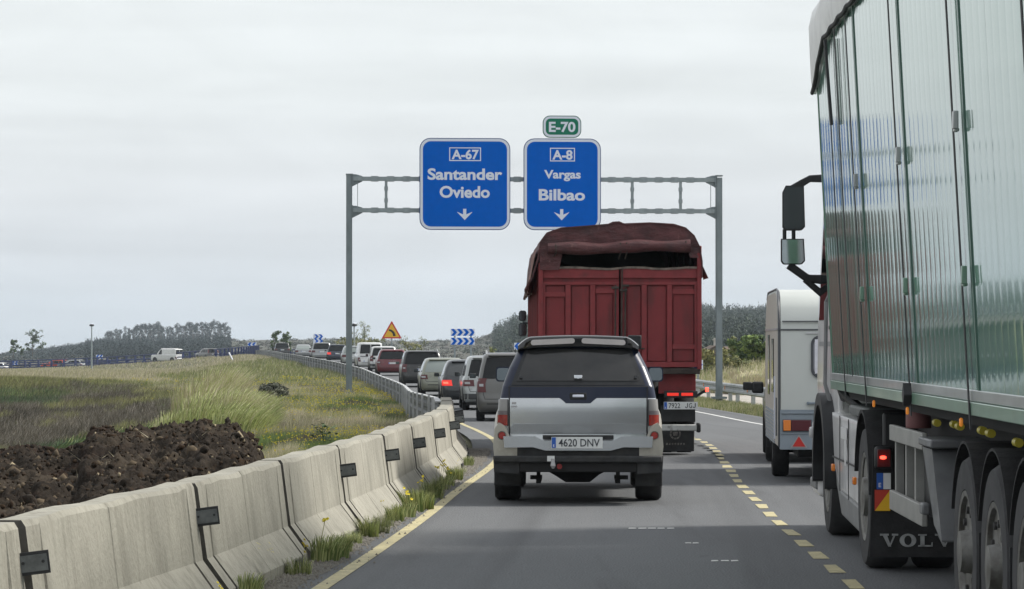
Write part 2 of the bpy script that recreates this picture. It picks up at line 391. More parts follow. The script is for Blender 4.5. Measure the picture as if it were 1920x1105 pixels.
for sx, sy, n, ln in ((1.03, 26.55, 5, .42), (1.50, 22.6, 3, .22), (1.42, 24.6, 2, .12), (4.6, 46.8, 3, .35)):
    mb = MB()
    for k in range(n):
        a = sx + k*ln/n*1.02; b = a + ln/n*random.uniform(.8, 1.0)
        mb.add([(a, sy-.06+random.uniform(-.02, .02), .004), (b, sy-.05, .004), (b, sy+.07, .004), (a+.01, sy+.06, .004)], [(0, 1, 2, 3)])
    mb.build('worn_paint_mark', MT['white_paint'], road, rec=False)
# rough pale shoulder strip along the right edge
MT['shoulder'] = mat('shoulder_chippings', (0.15, 0.145, 0.135), 0.9, var=.2, vscale=30, bump=.4, bscale=60)

# ------------------------------------------------------------------ terrain
def zt(q, Y, X):
    zroad = zr(Y)
    # left of the edge line
    s = -q
    wv = np.interp(Y, [0, 20, 25, 33, 50, 79, 110, 125, 400, 3000], [1.1, 1.1, 1.3, 1.7, 3.6, 5.2, 7.0, 8, 3.0, 3])
    zl = np.interp(Y, [0, 30, 45, 75, 92, 120, 250, 400, 480, 520], [-.5, -.5, -1.1, -2.35, -1.75, .02, -1.08, -2.15, -2.9, -3.3])
    slope = np.interp(Y, [0, 40, 80, 130, 300], [1.0, 2.0, 4.0, 9, 8])
    zverge = np.interp(Y, [0, 45, 60, 130, 170, 3000], [0, 0, -.16, -.22, -.18, 0])
    zroad0 = zroad
    zroad = np.where(Y < 190, zroad+(zverge-zroad)*sm((s-1.1)/1.6), zroad)
    t = sm((s-wv)/slope)
    left = (zroad-0.06)*(1-t) + zl*t + (0.10*fbm(X*.5, Y*.35, 4, 3) + .30*fbm(X*.11, Y*.07, 3, 9))*sm((s-.9)/2.5)
    zroad = zroad0; left = np.where(s < 0.8, zroad-0.07+.05*sm((.8-s)/.8), left)
    # right of the road
    r = q-8.25
    bank = 0.95*np.exp(-((Y-138)/26.0)**2)*sm((r-5)/5) + np.interp(Y, [0, 60, 120, 200, 420], [0, -.05, -.1, -.2, -1.2])*sm(r/3)
    right = zroad-0.05 + bank + (0.06*fbm(X*.6, Y*.4, 4, 5) + .35*fbm(X*.08, Y*.06, 3, 12)*sm((r-6)/6))*sm((r-.2)/2) - 0.08*(1-sm(r/.4))
    z = np.where(q < 0, left, np.where(q > 8.25, right, zroad-0.14))
    return z
qs = np.unique(np.concatenate([-np.geomspace(14, 420, 40), np.arange(-14, -.4, .35), np.array([-.42, -.3, -.1, 0.2, 4, 7.4, 8.1, 8.2, 8.3, 8.4]), np.arange(8.6, 26, .5), np.geomspace(26, 420, 30)]))
ys = np.unique(np.concatenate([np.arange(1, 60, .6), np.arange(60, 160, 1.0), np.geomspace(160, 505, 110)]))
QQ, YY = np.meshgrid(qs, ys); XX = xl(YY)+QQ
ZZ = zt(QQ, YY, XX)
def grid_faces(nr, nc):
    i = np.arange(nr-1)[:, None]*nc + np.arange(nc-1)[None]
    return np.stack([i, i+1, i+nc+1, i+nc], -1).reshape(-1, 4)
MT['soil'] = mat('verge_soil', (0.105, 0.095, 0.045), 0.95, col2=(0.075, 0.085, 0.028), vscale=1.2, bump=.6, bscale=14)
layer(MT['soil'], (0.15, 0.125, 0.085), 3.0, .55, .7, .7)
layer(MT['soil'], (0.060, 0.055, 0.05), 9, .55, .75, .6); layer(MT['soil'], (0.055, 0.060, 0.022), .25, .45, .65, .8); layer(MT['soil'], (0.13, 0.105, 0.07), .6, .58, .7, .7)
ground = tag(np_mesh('ground', np.stack([XX, YY, ZZ], -1).reshape(-1, 3), grid_faces(len(ys), len(qs)), MT['soil'], smooth=True), kind='structure')
def ground_z(X, Y):
    X = np.asarray(X, float); Y = np.asarray(Y, float)
    return zt(X-xl(Y), Y, X)

# far land: low ridge, its skyline given as elevation over a bearing
RID = 1400.0
SKY_PX = np.array([(-900, 668), (-300, 668), (0, 664), (60, 659), (150, 651), (187, 646), (300, 641), (430, 637), (520, 637.5), (640, 637), (760, 640), (860, 640), (900, 634), (960, 612), (1020, 600), (1150, 590), (1320, 586), (1440, 588), (1600, 582), (2000, 575), (2900, 570)])
bx = (SKY_PX[:, 0]-960)/5600; bz = H_CAM-(SKY_PX[:, 1]-643)*RID/5600
def hill_z(b, D):
    top = np.interp(b, bx, bz)
    base = np.where(b > 0.0, -1.6, -5.2)
    D0 = np.where(b > 0, 430, 500)
    t = np.clip((D-D0)/(RID-D0), 0, 1.0)
    z = base + (top-base)*t**1.15
    z = np.where(D > RID, top - (D-RID)*.012, z)
    return z + 1.3*fbm(b*90, D*.012, 4, 21)*np.clip((D-480)/400, 0, 1)*np.where(D > RID, .2, .55)
bs = np.linspace(-.52, .52, 330); ds = np.concatenate([np.linspace(455, 1400, 60), np.linspace(1450, 2900, 12)])
BB, DD = np.meshgrid(bs, ds); HZ = hill_z(BB, DD); HZ[0] = -7.0
MT['moor'] = mat('moorland', (0.060, 0.051, 0.038), 0.95, col2=(0.044, 0.050, 0.030), vscale=.02, detail=8)
layer(MT['moor'], (0.075, 0.06, 0.05), .06, .52, .66, .7)
hills = tag(np_mesh('hills', np.stack([BB*DD, DD, HZ], -1).reshape(-1, 3), grid_faces(len(ds), len(bs)), MT['moor'], smooth=True), kind='structure')

# ------------------------------------------------------------------ air
hz = bpy.data.materials.new('haze_air'); hz.use_nodes = True; ht = hz.node_tree; ht.nodes.clear()
pv = ht.nodes.new('ShaderNodeVolumePrincipled'); pv.inputs['Color'].default_value = (0.78, 0.90, 1.0, 1); pv.inputs['Density'].default_value = 0.00014; pv.inputs['Anisotropy'].default_value = 0.1
ho = ht.nodes.new('ShaderNodeOutputMaterial'); ht.links.new(pv.outputs[0], ho.inputs['Volume'])
haze = tag(MB().box(-1600, 1600, -60, 3000, -30, 46).build('haze', hz), kind='stuff')

# ------------------------------------------------------------------ concrete barrier
MT['concrete'] = mat('barrier_concrete', (0.30, 0.288, 0.243), 0.9, var=.10, vscale=2.0, bump=.35, bscale=30)
layer(MT['concrete'], (0.17, 0.162, 0.132), 3.2, .46, .68, .65, stretch=(3.0, 3.0, .22))
layer(MT['concrete'], (0.155, 0.14, 0.115), 7.0, .57, .69, .6, stretch=(2.4, 2.4, .09))
layer(MT['concrete'], (0.22, 0.20, 0.17), 14, .60, .74, .5)
layer(MT['concrete'], (0.37, 0.352, 0.30), 1.1, .55, .7, .5)
MT['joint'] = mat('joint_dirt', (.10, .092, .078), .95, var=.35, vscale=5)
MT['bracket'] = mat('bracket_steel', (0.13, 0.14, 0.14), .5, .4, var=.25, vscale=14)
MT['bracket_rim'] = mat('bracket_rim', (0.022, 0.023, 0.025), .6)
BY = [7.0, 11.2, 15.0, 19.0, 22.5, 25.8, 29.3, 32.8, 36.3, 39.8, 43.0, 46.0, 49.0]
FOOT = np.array([(-3.5, 6), (-2.25, 15), (-1.80, 19), (-1.44, 23.6), (-1.05, 29.3), (-.80, 35), (-.63, 40.3), (-.64, 43), (-.70, 46), (-.80, 49.5)])
def foot_x(Y): return float(np.interp(Y, FOOT[:, 1], FOOT[:, 0]))
PROF = [(.30, 0), (.30, .075), (.152, .275), (.095, .735), (.075, .76), (-.075, .76), (-.095, .735), (-.152, .275), (-.30, .075), (-.30, 0)]
blab = ['pale concrete road barrier segment nearest the bottom left corner', 'pale concrete barrier segment at the left edge, beside the nearest reflector bracket', 'long stained concrete barrier segment in front of the brown earth heap', 'concrete barrier segment just after the second reflector bracket, at the end of the earth heap', 'concrete barrier segment between the second and third reflector brackets, weeds at its foot', 'concrete barrier segment starting at the third reflector bracket from the left', 'concrete barrier segment with the fourth bracket at its start, below the grass slope', 'concrete barrier segment beyond the fourth reflector bracket, near the steel guardrail', 'concrete barrier segment after the fifth bracket, close to the silver pickup', 'concrete barrier segment second last before the guardrail starts', 'last full concrete barrier segment turning left beside the guardrail end', 'shaded end concrete barrier segment overlapping the start of the guardrail']
for i in range(len(BY)-1):
    y0, y1 = BY[i]+.008, BY[i+1]-.008
    a = Vector((foot_x(y0)-.30, y0, -.05)); b = Vector((foot_x(y1)-.30, y1, -.05)); d = b-a; ln = d.length; ang = math.atan2(-d.x, d.y)
    t = thing('concrete_barrier', blab[i], 'barrier', a, ang, 'concrete barrier segments along the left edge')
    # end keys, foot grooves beside each joint, a hairline at mid length: dirt sits in all of them
    mid = ln*random.uniform(.42, .58)
    st = [(0, 'e'), (.045, 'e'), (.055, '')] + [(.27, ''), (.278, 'f'), (.318, 'f'), (.326, '')] + [(x, '') for x in np.linspace(.5, mid-.15, 4)] + [(mid-.012, ''), (mid-.006, 'm'), (mid+.006, 'm'), (mid+.012, '')] + [(x, '') for x in np.linspace(mid+.15, ln-.5, 4)] + [(ln-.326, ''), (ln-.318, 'f'), (ln-.278, 'f'), (ln-.27, ''), (ln-.055, ''), (ln-.045, 'e'), (ln, 'e')]
    rings = []
    for yy, kd in st:
        rg = []
        for j, (px, pz) in enumerate(PROF):
            ins = 0.0
            if kd == 'e': ins = .05
            elif kd == 'f' and .0 < pz < .3: ins = .022
            elif kd == 'm' and pz > .07: ins = .006
            jit = .004*math.sin(yy*7.1+j*2.3+i) + .002*math.sin(yy*19+j)
            z = pz + .05 if pz > 0 else 0
            if pz > .7: z += .007*math.sin(yy*4.3+i*1.7) - (.035 if kd == 'e' else 0) + (random.uniform(-.010, .003) if abs(px) > .08 else 0)
            rg.append((px-math.copysign(ins, px)+jit*.6, yy, z))
        rings.append(rg)
    nP = len(PROF); vs_ = [p for r_ in rings for p in r_]; mb = MB(); fa = ([], [])
    for q in range(len(st)-1):
        for j in range(nP):
            kk = (st[q][1], st[q+1][1]); zz_ = max(PROF[j][1], PROF[(j+1) % nP][1])
            drt = 'e' in kk or ('f' in kk and zz_ < .3) or (kk == ('m', 'm') and zz_ > .1 and zz_ < .75)
            fa[1 if drt else 0].append((q*nP+j, q*nP+(j+1) % nP, (q+1)*nP+(j+1) % nP, (q+1)*nP+j))
    mb.add(vs_, fa[0], 0, True); mb.f += fa[1]; mb.m += [1]*len(fa[1]); mb.s += [True]*len(fa[1])
    mb.f += [tuple(range(nP)), tuple(range(len(vs_)-nP, len(vs_)))]; mb.m += [1, 1]; mb.s += [False, False]
    mb.build('concrete_body', [MT['concrete'], MT['joint']], t, sharp=22)
    ru = MB()
    for pz in (.07,):
        for e in (.55, ln-.55):
            ru.box(.27, .318, e-.14, e+.14, .051, .115)
    ru.build('drain_slot', MT['bracket_rim'], t)
    if i+1 != 4 and i+1 < 12:
        m1 = MB(); m1.cbox((0, 0, 0), (.19, .02, .115), 0)
        M1 = Matrix.Translation((.16, ln-.06, .60)) @ Euler((0, R(-7), R(12))).to_matrix().to_4x4()
        m1.xform(M1); fr = m1.build('reflector_bracket', MT['bracket_rim'], t)
        m2 = MB(); m2.cbox((.008, -.012, 0), (.155, .01, .083), 0); m2.cyl((-.035, -.017, .005), (-.035, -.024, .005), .008, n=8, mat=1); m2.cyl((.065, -.017, .005), (.065, -.024, .005), .008, n=8, mat=1)
        m2.xform(M1); m2.build('bracket_plate', [MT['bracket'], MT['bracket_rim']], fr)
        m3 = MB(); m3.cbox((-.10, .01, 0), (.02, .05, .105)); m3.cbox((.02, .03, -.02), (.03, .07, .03)); m3.xform(M1); m3.build('bracket_arm', MT['bracket_rim'], fr)

# ------------------------------------------------------------------ guardrails
def w_beam(mb, a, b, side, h0, h1, mat=0):
    """corrugated beam from a to b; side = unit vector the waves face"""
    pr = [(0, h0), (.055, h0+.04), (.055, h0+.10), (.0, h0+.135), (.0, h1-.135), (.055, h1-.10), (.055, h1-.04), (0, h1)]
    pr2 = [(x-.006, z) for x, z in pr[::-1]]
    rings = []
    for p in (a, b):
        rings.append([(p.x+side.x*x, p.y+side.y*x, p.z+z) for x, z in pr+pr2])
    mb.loft(rings, True, True, mat)
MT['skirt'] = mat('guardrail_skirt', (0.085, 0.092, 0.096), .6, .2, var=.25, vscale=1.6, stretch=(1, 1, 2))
MT['rail_back'] = mat('shaded_rail_steel', (.075, .082, .088), .6, .2, var=.25, vscale=2); MT['rail_post'] = mat('bright_rail_post', (.44, .45, .455), .5, .2, var=.15, vscale=3)  # shade of the beam's back is put into its colour; posts stay pale
lg = thing('guardrail', 'grey steel guardrail with lower skirt and close posts, curving away left of the queue', 'guardrail', (at_s(s_of_y(46), -1.0)[0].x, 46, 0))
og = Vector(lg.location)
s = s_of_y(46.5); s_end = s_of_y(392); k = 0
while s < s_end:
    off = -np.interp(at_s(s)[0].y, [46, 60, 141, 200, 260, 400], [.95, 1.2, 1.35, 2.6, 3.4, 1.2])
    off2 = -np.interp(at_s(s+4)[0].y, [46, 60, 141, 200, 260, 400], [.95, 1.2, 1.35, 2.6, 3.4, 1.2])
    p, hd = at_s(s, off); q, _ = at_s(s+4, off2); pz = Vector((p.x, p.y, p.z-.06)); qz = Vector((q.x, q.y, q.z-.06))
    d = (qz-pz).normalized(); sd_ = Vector((d.y, -d.x, 0))
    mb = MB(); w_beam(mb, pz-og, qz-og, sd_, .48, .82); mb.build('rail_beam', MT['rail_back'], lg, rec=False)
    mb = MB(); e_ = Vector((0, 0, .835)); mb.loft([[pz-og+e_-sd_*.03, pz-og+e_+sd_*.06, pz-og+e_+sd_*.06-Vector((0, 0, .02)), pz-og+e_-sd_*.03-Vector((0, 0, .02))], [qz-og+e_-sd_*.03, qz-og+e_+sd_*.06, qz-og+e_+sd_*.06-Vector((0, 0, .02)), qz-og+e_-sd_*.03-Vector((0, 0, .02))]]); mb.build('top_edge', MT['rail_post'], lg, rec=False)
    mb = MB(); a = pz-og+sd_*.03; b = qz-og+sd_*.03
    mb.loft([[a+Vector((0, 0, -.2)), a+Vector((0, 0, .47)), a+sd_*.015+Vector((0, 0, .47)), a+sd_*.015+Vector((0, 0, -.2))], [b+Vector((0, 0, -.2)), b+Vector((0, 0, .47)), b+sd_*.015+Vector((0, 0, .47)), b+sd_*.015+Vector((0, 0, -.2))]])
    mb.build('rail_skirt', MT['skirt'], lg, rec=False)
    for hstep in (0,):
        c = pz-og+d*hstep; mb = MB()
        M_ = Matrix.Translation(c - sd_*.06) @ Matrix.Rotation(math.atan2(-d.x, d.y), 4, 'Z')
        mb.box(-.02, .02, -.035, .035, -.45, .86, 0, M_); mb.build('rail_post', MT['rail_post'], lg, rec=False)
    s += 4.0; k += 1

rg = thing('guardrail', 'pale steel guardrail on posts at the right verge, in front of the gravel strip', 'guardrail', (6.6, 90, -.1))
og = Vector(rg.location); RP = [(8.3, 70), (8.1, 80), (7.85, 88), (7.59, 95), (7.3, 101), (7.0, 107.7), (6.85, 113), (6.5, 120)]
for i in range(len(RP)-1):
    p = Vector((*RP[i], -.37)); q = Vector((*RP[i+1], -.37)); d = (q-p).normalized(); sd_ = Vector((-d.y, d.x, 0))
    mb = MB(); w_beam(mb, p-og, q-og, sd_, .33, .66); mb.build('rail_beam', MT['rail_steel'], rg, rec=False)
    mb = MB(); mb.cbox(p-og+sd_*.062+Vector((0, 0, .5))+d*.4, (.02, .14, .12)); mb.build('reflector', MT['orange_lens'], rg)
    for hs in (0, 4.0):
        c = p-og+d*hs; M_ = Matrix.Translation(c-sd_*.08) @ Matrix.Rotation(math.atan2(-d.x, d.y), 4, 'Z')
        MB().box(-.06, .06, -.07, .07, -.3, .64, 0, M_).build('rail_post', MT['rail_steel'], rg, rec=False)

# blue bridge parapets far away
MT['blue_rail'] = mat('blue_painted_steel', (0.008, 0.020, 0.10), .5, var=.2, vscale=1)
def parapet(label, s0, s1, off, step, zoff, hgt=1.15):
    t = thing('bridge_parapet', label, 'railing', at_s(s0, off)[0], 0, 'blue bridge railings'); o0 = Vector(t.location); s = s0
    while s < s1:
        p, _ = at_s(s, off); q, _ = at_s(s+step, off); d = (q-p).normalized()
        A = p-o0; B = q-o0; n = Vector((d.y, -d.x, 0)); zb = zoff
        mb = MB()
        M_ = Matrix.Translation(A) @ Matrix.Rotation(math.atan2(-d.x, d.y), 4, 'Z')
        mb.prism_y([(-.26, zb), (.26, zb), (.10, hgt), (-.10, hgt)], -.12, .12); mb.xform(M_)
        mb.build('parapet_post', MT['blue_rail'], t, rec=False)
        mb = MB()
        for z in (.33, .72, hgt-.02):
            mb.tube([A+n*.12+Vector((0, 0, z)), B+n*.12+Vector((0, 0, z))], .09, 6)
        mb.build('parapet_rails', MT['blue_rail'], t, rec=False)
        s += step
sA = s_of_y(392)
parapet('near blue steel bridge railing in front of the white van', sA, sA+112, -1.0, 2.4, -.95, 1.4)
parapet('far blue steel bridge railing behind the car with red lights', s_of_y(372), sA+100, 7.9, 3.2, -.2)
# deck edge beam under the parapets
MT['deck'] = mat('deck_concrete', (.30, .29, .27), .9, var=.1, vscale=.5)
mb = MB(); rr = []
for s in np.arange(sA-2, PS[-1]-1, 3.0):
    p, _ = at_s(s, -.4); q, _ = at_s(s, -1.3); rr.append([p+Vector((0, 0, -.03)), q+Vector((0, 0, -.03)), q+Vector((0, 0, -.75)), p+Vector((0, 0, -.75))])
mb.loft(rr); tag(mb.build('bridge_deck', MT['deck']), kind='structure')
# ------------------------------------------------------------------ sign gantry
GYAW = 0.07
GL = Vector((-5.43, 99.55, -.18))
def gw(x, y, z):
    """gantry frame -> world"""
    return Vector((GL.x+x*math.cos(GYAW)-y*math.sin(GYAW), GL.y+x*math.sin(GYAW)+y*math.cos(GYAW), GL.z+z))
zg = lambda py: (643-py)/56.1+H_CAM-GL.z
g = thing('sign_gantry', 'tall galvanised steel sign gantry spanning the road, carrying the blue direction signs', 'gantry', GL, GYAW)
W = 12.42
def ibeam(mb, x, z0, z1, w=.20, d=.26):
    mb.box(x-w/2, x+w/2, -d/2, -d/2+.02, z0, z1); mb.box(x-w/2, x+w/2, d/2-.02, d/2, z0, z1); mb.box(x-w/2+.02, x+w/2-.02, -d/2+.02, d/2-.02, z0, z1)
for x in (0, W):
    mb = MB(); ibeam(mb, x, -.4, zg(328) if x == 0 else zg(330)-.03); mb.box(x-.115, x+.115, -.14, .14, zg(328)-.02, zg(328)+.02); mb.box(x-.24, x+.24, -.24, .24, -.05, .02)
    mb.build('gantry_post', MT['galv_post'], g)
for z in (zg(336), zg(395)):
    mb = MB(); mb.box(.1, W-.1, -.07, .07, z-.07, z+.07)
    x = .85
    while x < W-.5:
        mb.box(x-.12, x+.12, -.085, .085, z-.09, z+.09); x += .53
    mb.build('cross_beam', MT['galv'], g)
    for xe, sg in ((.1, 1), (W-.1, -1)):
        mb = MB()
        mb.prism_y([(xe, z-.24), (xe+sg*.04, z-.24), (xe+sg*.34, z-.09), (xe+sg*.34, z+.09), (xe+sg*.12, z+.15), (xe, z+.15)], -.02, .02)
        mb.box(xe-.03, xe+.03, -.13, .13, z-.25, z+.16); mb.build('corner_bracket', MT['galv_post'], g)
for x in (1.23, 2.9, 4.9, 6.1, 8.0, 9.49, 11.12):
    mb = MB(); mb.box(x-.045, x+.045, -.045, .045, zg(395)+.07, zg(336)-.07)
    for f in (.22, .66): mb.box(x-.062, x+.062, -.06, .06, zg(395)+.07+.9*f, zg(395)+.2+.9*f)
    mb.build('strut', MT['galv'], g)
for x in (.28, W-.28):
    MB().tube([(x, -.02, zg(395)), (x, -.02, zg(336))], .012, 6).build('tie_rod', MT['galv'], g)

def panel_sign(name, label, x0, x1, py0, py1, face, r=.36, y=-.30, bw=.085, group=None):
    z0 = zg(py1); z1 = zg(py0); cx = (x0+x1)/2; hw = (x1-x0)/2; hh = z1-z0
    t = thing(name, label, 'road sign', gw(cx, y, z0), GYAW, group)
    MB().prism_y(rrect(-hw, hw, 0, hh, r), 0, .06).build('sign_panel', MT['sign_edge'], t)
    o = rrect(-hw+.025, hw-.025, .025, hh-.025, r-.02); i = rrect(-hw+.025+bw, hw-.025-bw, .025+bw, hh-.025-bw, max(.04, r-bw-.01))
    n = len(o); mb = MB()
    mb.add([(x, -.004, z) for x, z in o]+[(x, -.004, z) for x, z in i], [(k, (k+1) % n, n+(k+1) % n, n+k) for k in range(n)])
    mb.build('sign_border', MT['sign_white'], t)
    MB().add([(x, -.006, z) for x, z in i], [tuple(range(n))]).build('sign_face', face, t)
    rb = MB()
    for z in (hh*.2, hh*.5, hh*.8): rb.box(-hw*.9, hw*.9, .062, .11, z-.04, z+.04)
    if name == 'direction_sign':
        for xx in (-hw*.6, hw*.6): rb.box(xx-.05, xx+.05, .11, .2, .1, hh-.1)
    rb.build('back_ribs', MT['sign_back'], t)
    return t, cx, z0
MT['sign_edge'] = mat('sign_edge', (0.012, 0.05, 0.20), .5)
MT['green_edge'] = mat('green_sign_edge', (0.01, 0.12, 0.08), .5)
def put(t, cx, z0, s, cap, pxc, pybase, wd_px, bold):
    text(s, cap, MT['sign_white'], t, ((pxc-656)/56.1-cx, -.009, zg(pybase)-z0), bold, wd_px/56.1)
def frame_box(t, cx, z0, x0, x1, y0, y1):
    X0 = (x0-656)/56.1-cx; X1 = (x1-656)/56.1-cx; Z0 = zg(y1)-z0; Z1 = zg(y0)-z0; e = .032; mb = MB()
    for a, b, c, d in ((X0, X1, Z0, Z0+e), (X0, X1, Z1-e, Z1), (X0, X0+e, Z0+e, Z1-e), (X1-e, X1, Z0+e, Z1-e)):
        mb.add([(a, -.009, c), (b, -.009, c), (b, -.009, d), (a, -.009, d)], [(0, 1, 2, 3)])
    mb.build('number_frame', MT['sign_white'], t, rec=False)
def arrow(t, cx, z0, pxc, y0, y1):
    X = (pxc-656)/56.1-cx; u = 1/56.1; tz = zg(y1)-z0; top = zg(y0)-z0
    P = [(X-3*u, top), (X-3*u, tz+10.5*u), (X-14.5*u, tz+15.5*u), (X-13.5*u, tz+14*u), (X, tz), (X+13.5*u, tz+14*u), (X+14.5*u, tz+15.5*u), (X+3*u, tz+10.5*u), (X+3*u, top)]
    MB().add([(a, -.009, b) for a, b in P], [(0, 1, 7, 8), (1, 2, 3, 4), (7, 1, 4), (4, 5, 6, 7)]).build('down_arrow', MT['sign_white'], t, rec=False)
t, cx, z0 = panel_sign('direction_sign', 'large blue overhead sign reading A-67 Santander Oviedo', (787-656)/56.1, (957-656)/56.1, 260, 432, MT['blue_sign'], group='blue overhead direction signs')
frame_box(t, cx, z0, 842.5, 902, 277.5, 303)
put(t, cx, z0, 'A-67', .30, 872.5, 299, 51, .045); put(t, cx, z0, 'Santander', .36, 872, 337.5, 140, .044); put(t, cx, z0, 'Oviedo', .37, 871.5, 371, 94, .044)
arrow(t, cx, z0, 871.5, 392.5, 413.5)
t, cx, z0 = panel_sign('direction_sign', 'blue overhead sign reading A-8 Vargas Bilbao, partly behind the red truck', (982-656)/56.1, (1127.5-656)/56.1, 260, 432, MT['blue_sign'], group='blue overhead direction signs')
frame_box(t, cx, z0, 1031.5, 1078.5, 277.5, 303)
put(t, cx, z0, 'A-8', .30, 1055, 299, 38, .045); put(t, cx, z0, 'Vargas', .27, 1055, 334.5, 69, .044); put(t, cx, z0, 'Bilbao', .36, 1054, 375.5, 87, .044)
arrow(t, cx, z0, 1053.5, 392.5, 413.5)
MTe = MT['sign_edge']; MT['sign_edge'] = MT['green_edge']
t, cx, z0 = panel_sign('route_sign', 'small green sign reading E-70 on top of the Bilbao sign', (1018-656)/56.1, (1090.5-656)/56.1, 217, 258.5, MT['green_sign'], r=.24, bw=.075)
MT['sign_edge'] = MTe
put(t, cx, z0, 'E-70', .32, 1054.5, 247, 50, .044)

# ------------------------------------------------------------------ roadside signs
def chevrons(mb, x0, x1, z0, z1, n, right=True, vertical=False):
    """n blue chevrons on a white board, as flat print 4 mm proud"""
    if vertical:
        h = (z1-z0)/n; sw = (x1-x0)/4
        for k in range(2):
            xa = x0+(x1-x0)*(.08+.5*k); pts = []
            zz = z0; i = 0; P = []
            while zz <= z1+1e-6: P.append((xa+(sw if i % 2 else 0), zz)); zz += (z1-z0)/4; i += 1
            Q = [(a+sw, b) for a, b in P]
            for a in range(len(P)-1): mb.add([(P[a][0], -.004, P[a][1]), (Q[a][0], -.004, Q[a][1]), (Q[a+1][0], -.004, Q[a+1][1]), (P[a+1][0], -.004, P[a+1][1])], [(0, 1, 2, 3)])
        return
    wd = (x1-x0)/n; h = z1-z0; sg = 1 if right else -1; tip = min(.42*h, .6*wd)
    for k in range(n):
        a = x0+wd*k+wd*.02; b = a+wd*.55; zm = (z0+z1)/2
        tt = tip if right else 0; t2 = 0 if right else tip
        for (zb, ze, ta, tb) in ((z0, zm, t2, tt), (zm, z1, tt, t2)):
            q = [(a+ta, zb), (b+ta, zb), (b+tb, ze), (a+tb, ze)]
            q = [(min(x1-.01, max(x0+.01, u)), v) for u, v in q]
            mb.add([(u, -.004, v) for u, v in q], [(0, 1, 2, 3)])
def chevron_sign(label, X, Y, zb, boards, posts, n, right=True, rz=0.0, gz=None, vertical=False, group='blue and white chevron signs'):
    gz = float(ground_z(X, Y)) if gz is None else gz
    t = thing('chevron_sign', label, 'road sign', (X, Y, gz), rz, group)
    for (x0, x1, z0, z1) in boards:
        z0 -= gz; z1 -= gz
        b = MB().box(x0, x1, 0, .03, z0, z1).build('sign_board', MT['sign_white'], t)
        mb = MB(); chevrons(mb, x0, x1, z0, z1, n, right, vertical); mb.build('chevron_print', MT['blue_sign'], b, rec=False)
    for x in posts:
        MB().box(x-.05, x+.05, .032, .12, -.3, max(b[3] for b in boards)-gz-.03).build('sign_post', MT['galv'], t)
    return t
Y0 = 176.0; u = Y0/5600
chevron_sign('double blue and white chevron board pointing right, on two posts above the queue', (867.5-960)*u, Y0, 0, [(-22.5*u, 22.5*u, H_CAM+(643-630)*u, H_CAM+(643-617)*u), (-22.5*u, 22.5*u, H_CAM+(643-646.5)*u, H_CAM+(643-633.5)*u)], (-15*u, 15.5*u), 4)
Y0 = 345.0; u = Y0/5600
chevron_sign('small square blue and white zigzag sign behind the queue of cars', (596-960)*u, Y0, 0, [(-8.5*u, 8.5*u, H_CAM+(643-644)*u, H_CAM+(643-627)*u)], (0,), 2, vertical=True)
Y0 = 440.0; u = Y0/5600
chevron_sign('small blue chevron sign pointing left above the red lit car', (472.5-960)*u, Y0, 0, [(-8*u, 8*u, H_CAM+(643-650)*u, H_CAM+(643-642.5)*u)], (0,), 2, right=False, gz=-1.5)
Y0 = 492.0; u = Y0/5600
chevron_sign('tiny blue chevron sign pointing left, right of the left lamp post', (186.5-960)*u, Y0, 0, [(-6.5*u, 6.5*u, H_CAM+(643-673)*u, H_CAM+(643-665.5)*u)], (0,), 2, right=False, gz=-3.4)
chevron_sign('tiny blue chevron sign pointing left at the far left edge', (20-960)*u, Y0+4, 0, [(-6.5*u, 6.5*u, H_CAM+(643-685)*u, H_CAM+(643-678.5)*u)], (0,), 2, right=False, gz=-4.0)
Y0 = 128.0; u = Y0/5600
chevron_sign('blue and white chevron sign peeking out right of the red truck', (1309-960)*u, Y0, 0, [(-10*u, 9*u, H_CAM+(643-693)*u, H_CAM+(643-675)*u)], (0,), 1)
Y0 = 172.0; u = Y0/5600
chevron_sign('blue and white chevron sign half hidden by the pickup left shoulder', (973-960)*u, Y0, 0, [(-9*u, 9*u, H_CAM+(643-656)*u, H_CAM+(643-643)*u)], (0,), 1, right=False)

Y0 = 238.0; u = Y0/5600; sx = (734.5-960)*u; gz = float(ground_z(sx, Y0))
t = thing('warning_sign', 'yellow triangular bend warning sign with red border behind the queue', 'road sign', (sx, Y0, gz))
zb = H_CAM+(643-635)*u-gz; tw = 19.0*u; th = 33.5*u
def tri(k, y, cz=None):
    cz = zb+th/3.0; P = [(-tw, zb), (tw, zb), (0, zb+th)]; out = []
    for i in range(3):
        a = Vector(P[i]); p = Vector(P[i-1]); q = Vector(P[(i+1) % 3]); d1 = (p-a).normalized(); d2 = (q-a).normalized()
        for dd in (d1, (d1+d2)*.62, d2): out.append(a+dd*.07*tw)
    return [((x)*k, cz+(z-cz)*k) for x, z in out]
MB().prism_y(tri(1.0, 0), 0, .04).build('sign_plate', MT['sign_red'], t)
MB().add([(x, -.004, z) for x, z in tri(.76, 0)], [tuple(range(9))]).build('sign_face', MT['sign_yellow'], t, rec=False)
mb = MB(); A = []
for k in range(9):
    a = k/8; cx_ = tw*.27; ang = R(90*a)
    xo = tw*.27-tw*.62*math.sin(ang)*.95; zo = zb+th*.18+th*.30*(1-0)*math.cos(R(90)-ang) if False else zb+th*.14+th*.31*math.sin(R(90*a)) 
    A.append((tw*.26-tw*.55*(1-math.cos(ang)), zb+th*.14+th*.33*math.sin(ang), .085*tw+.05*tw*(1-a)))
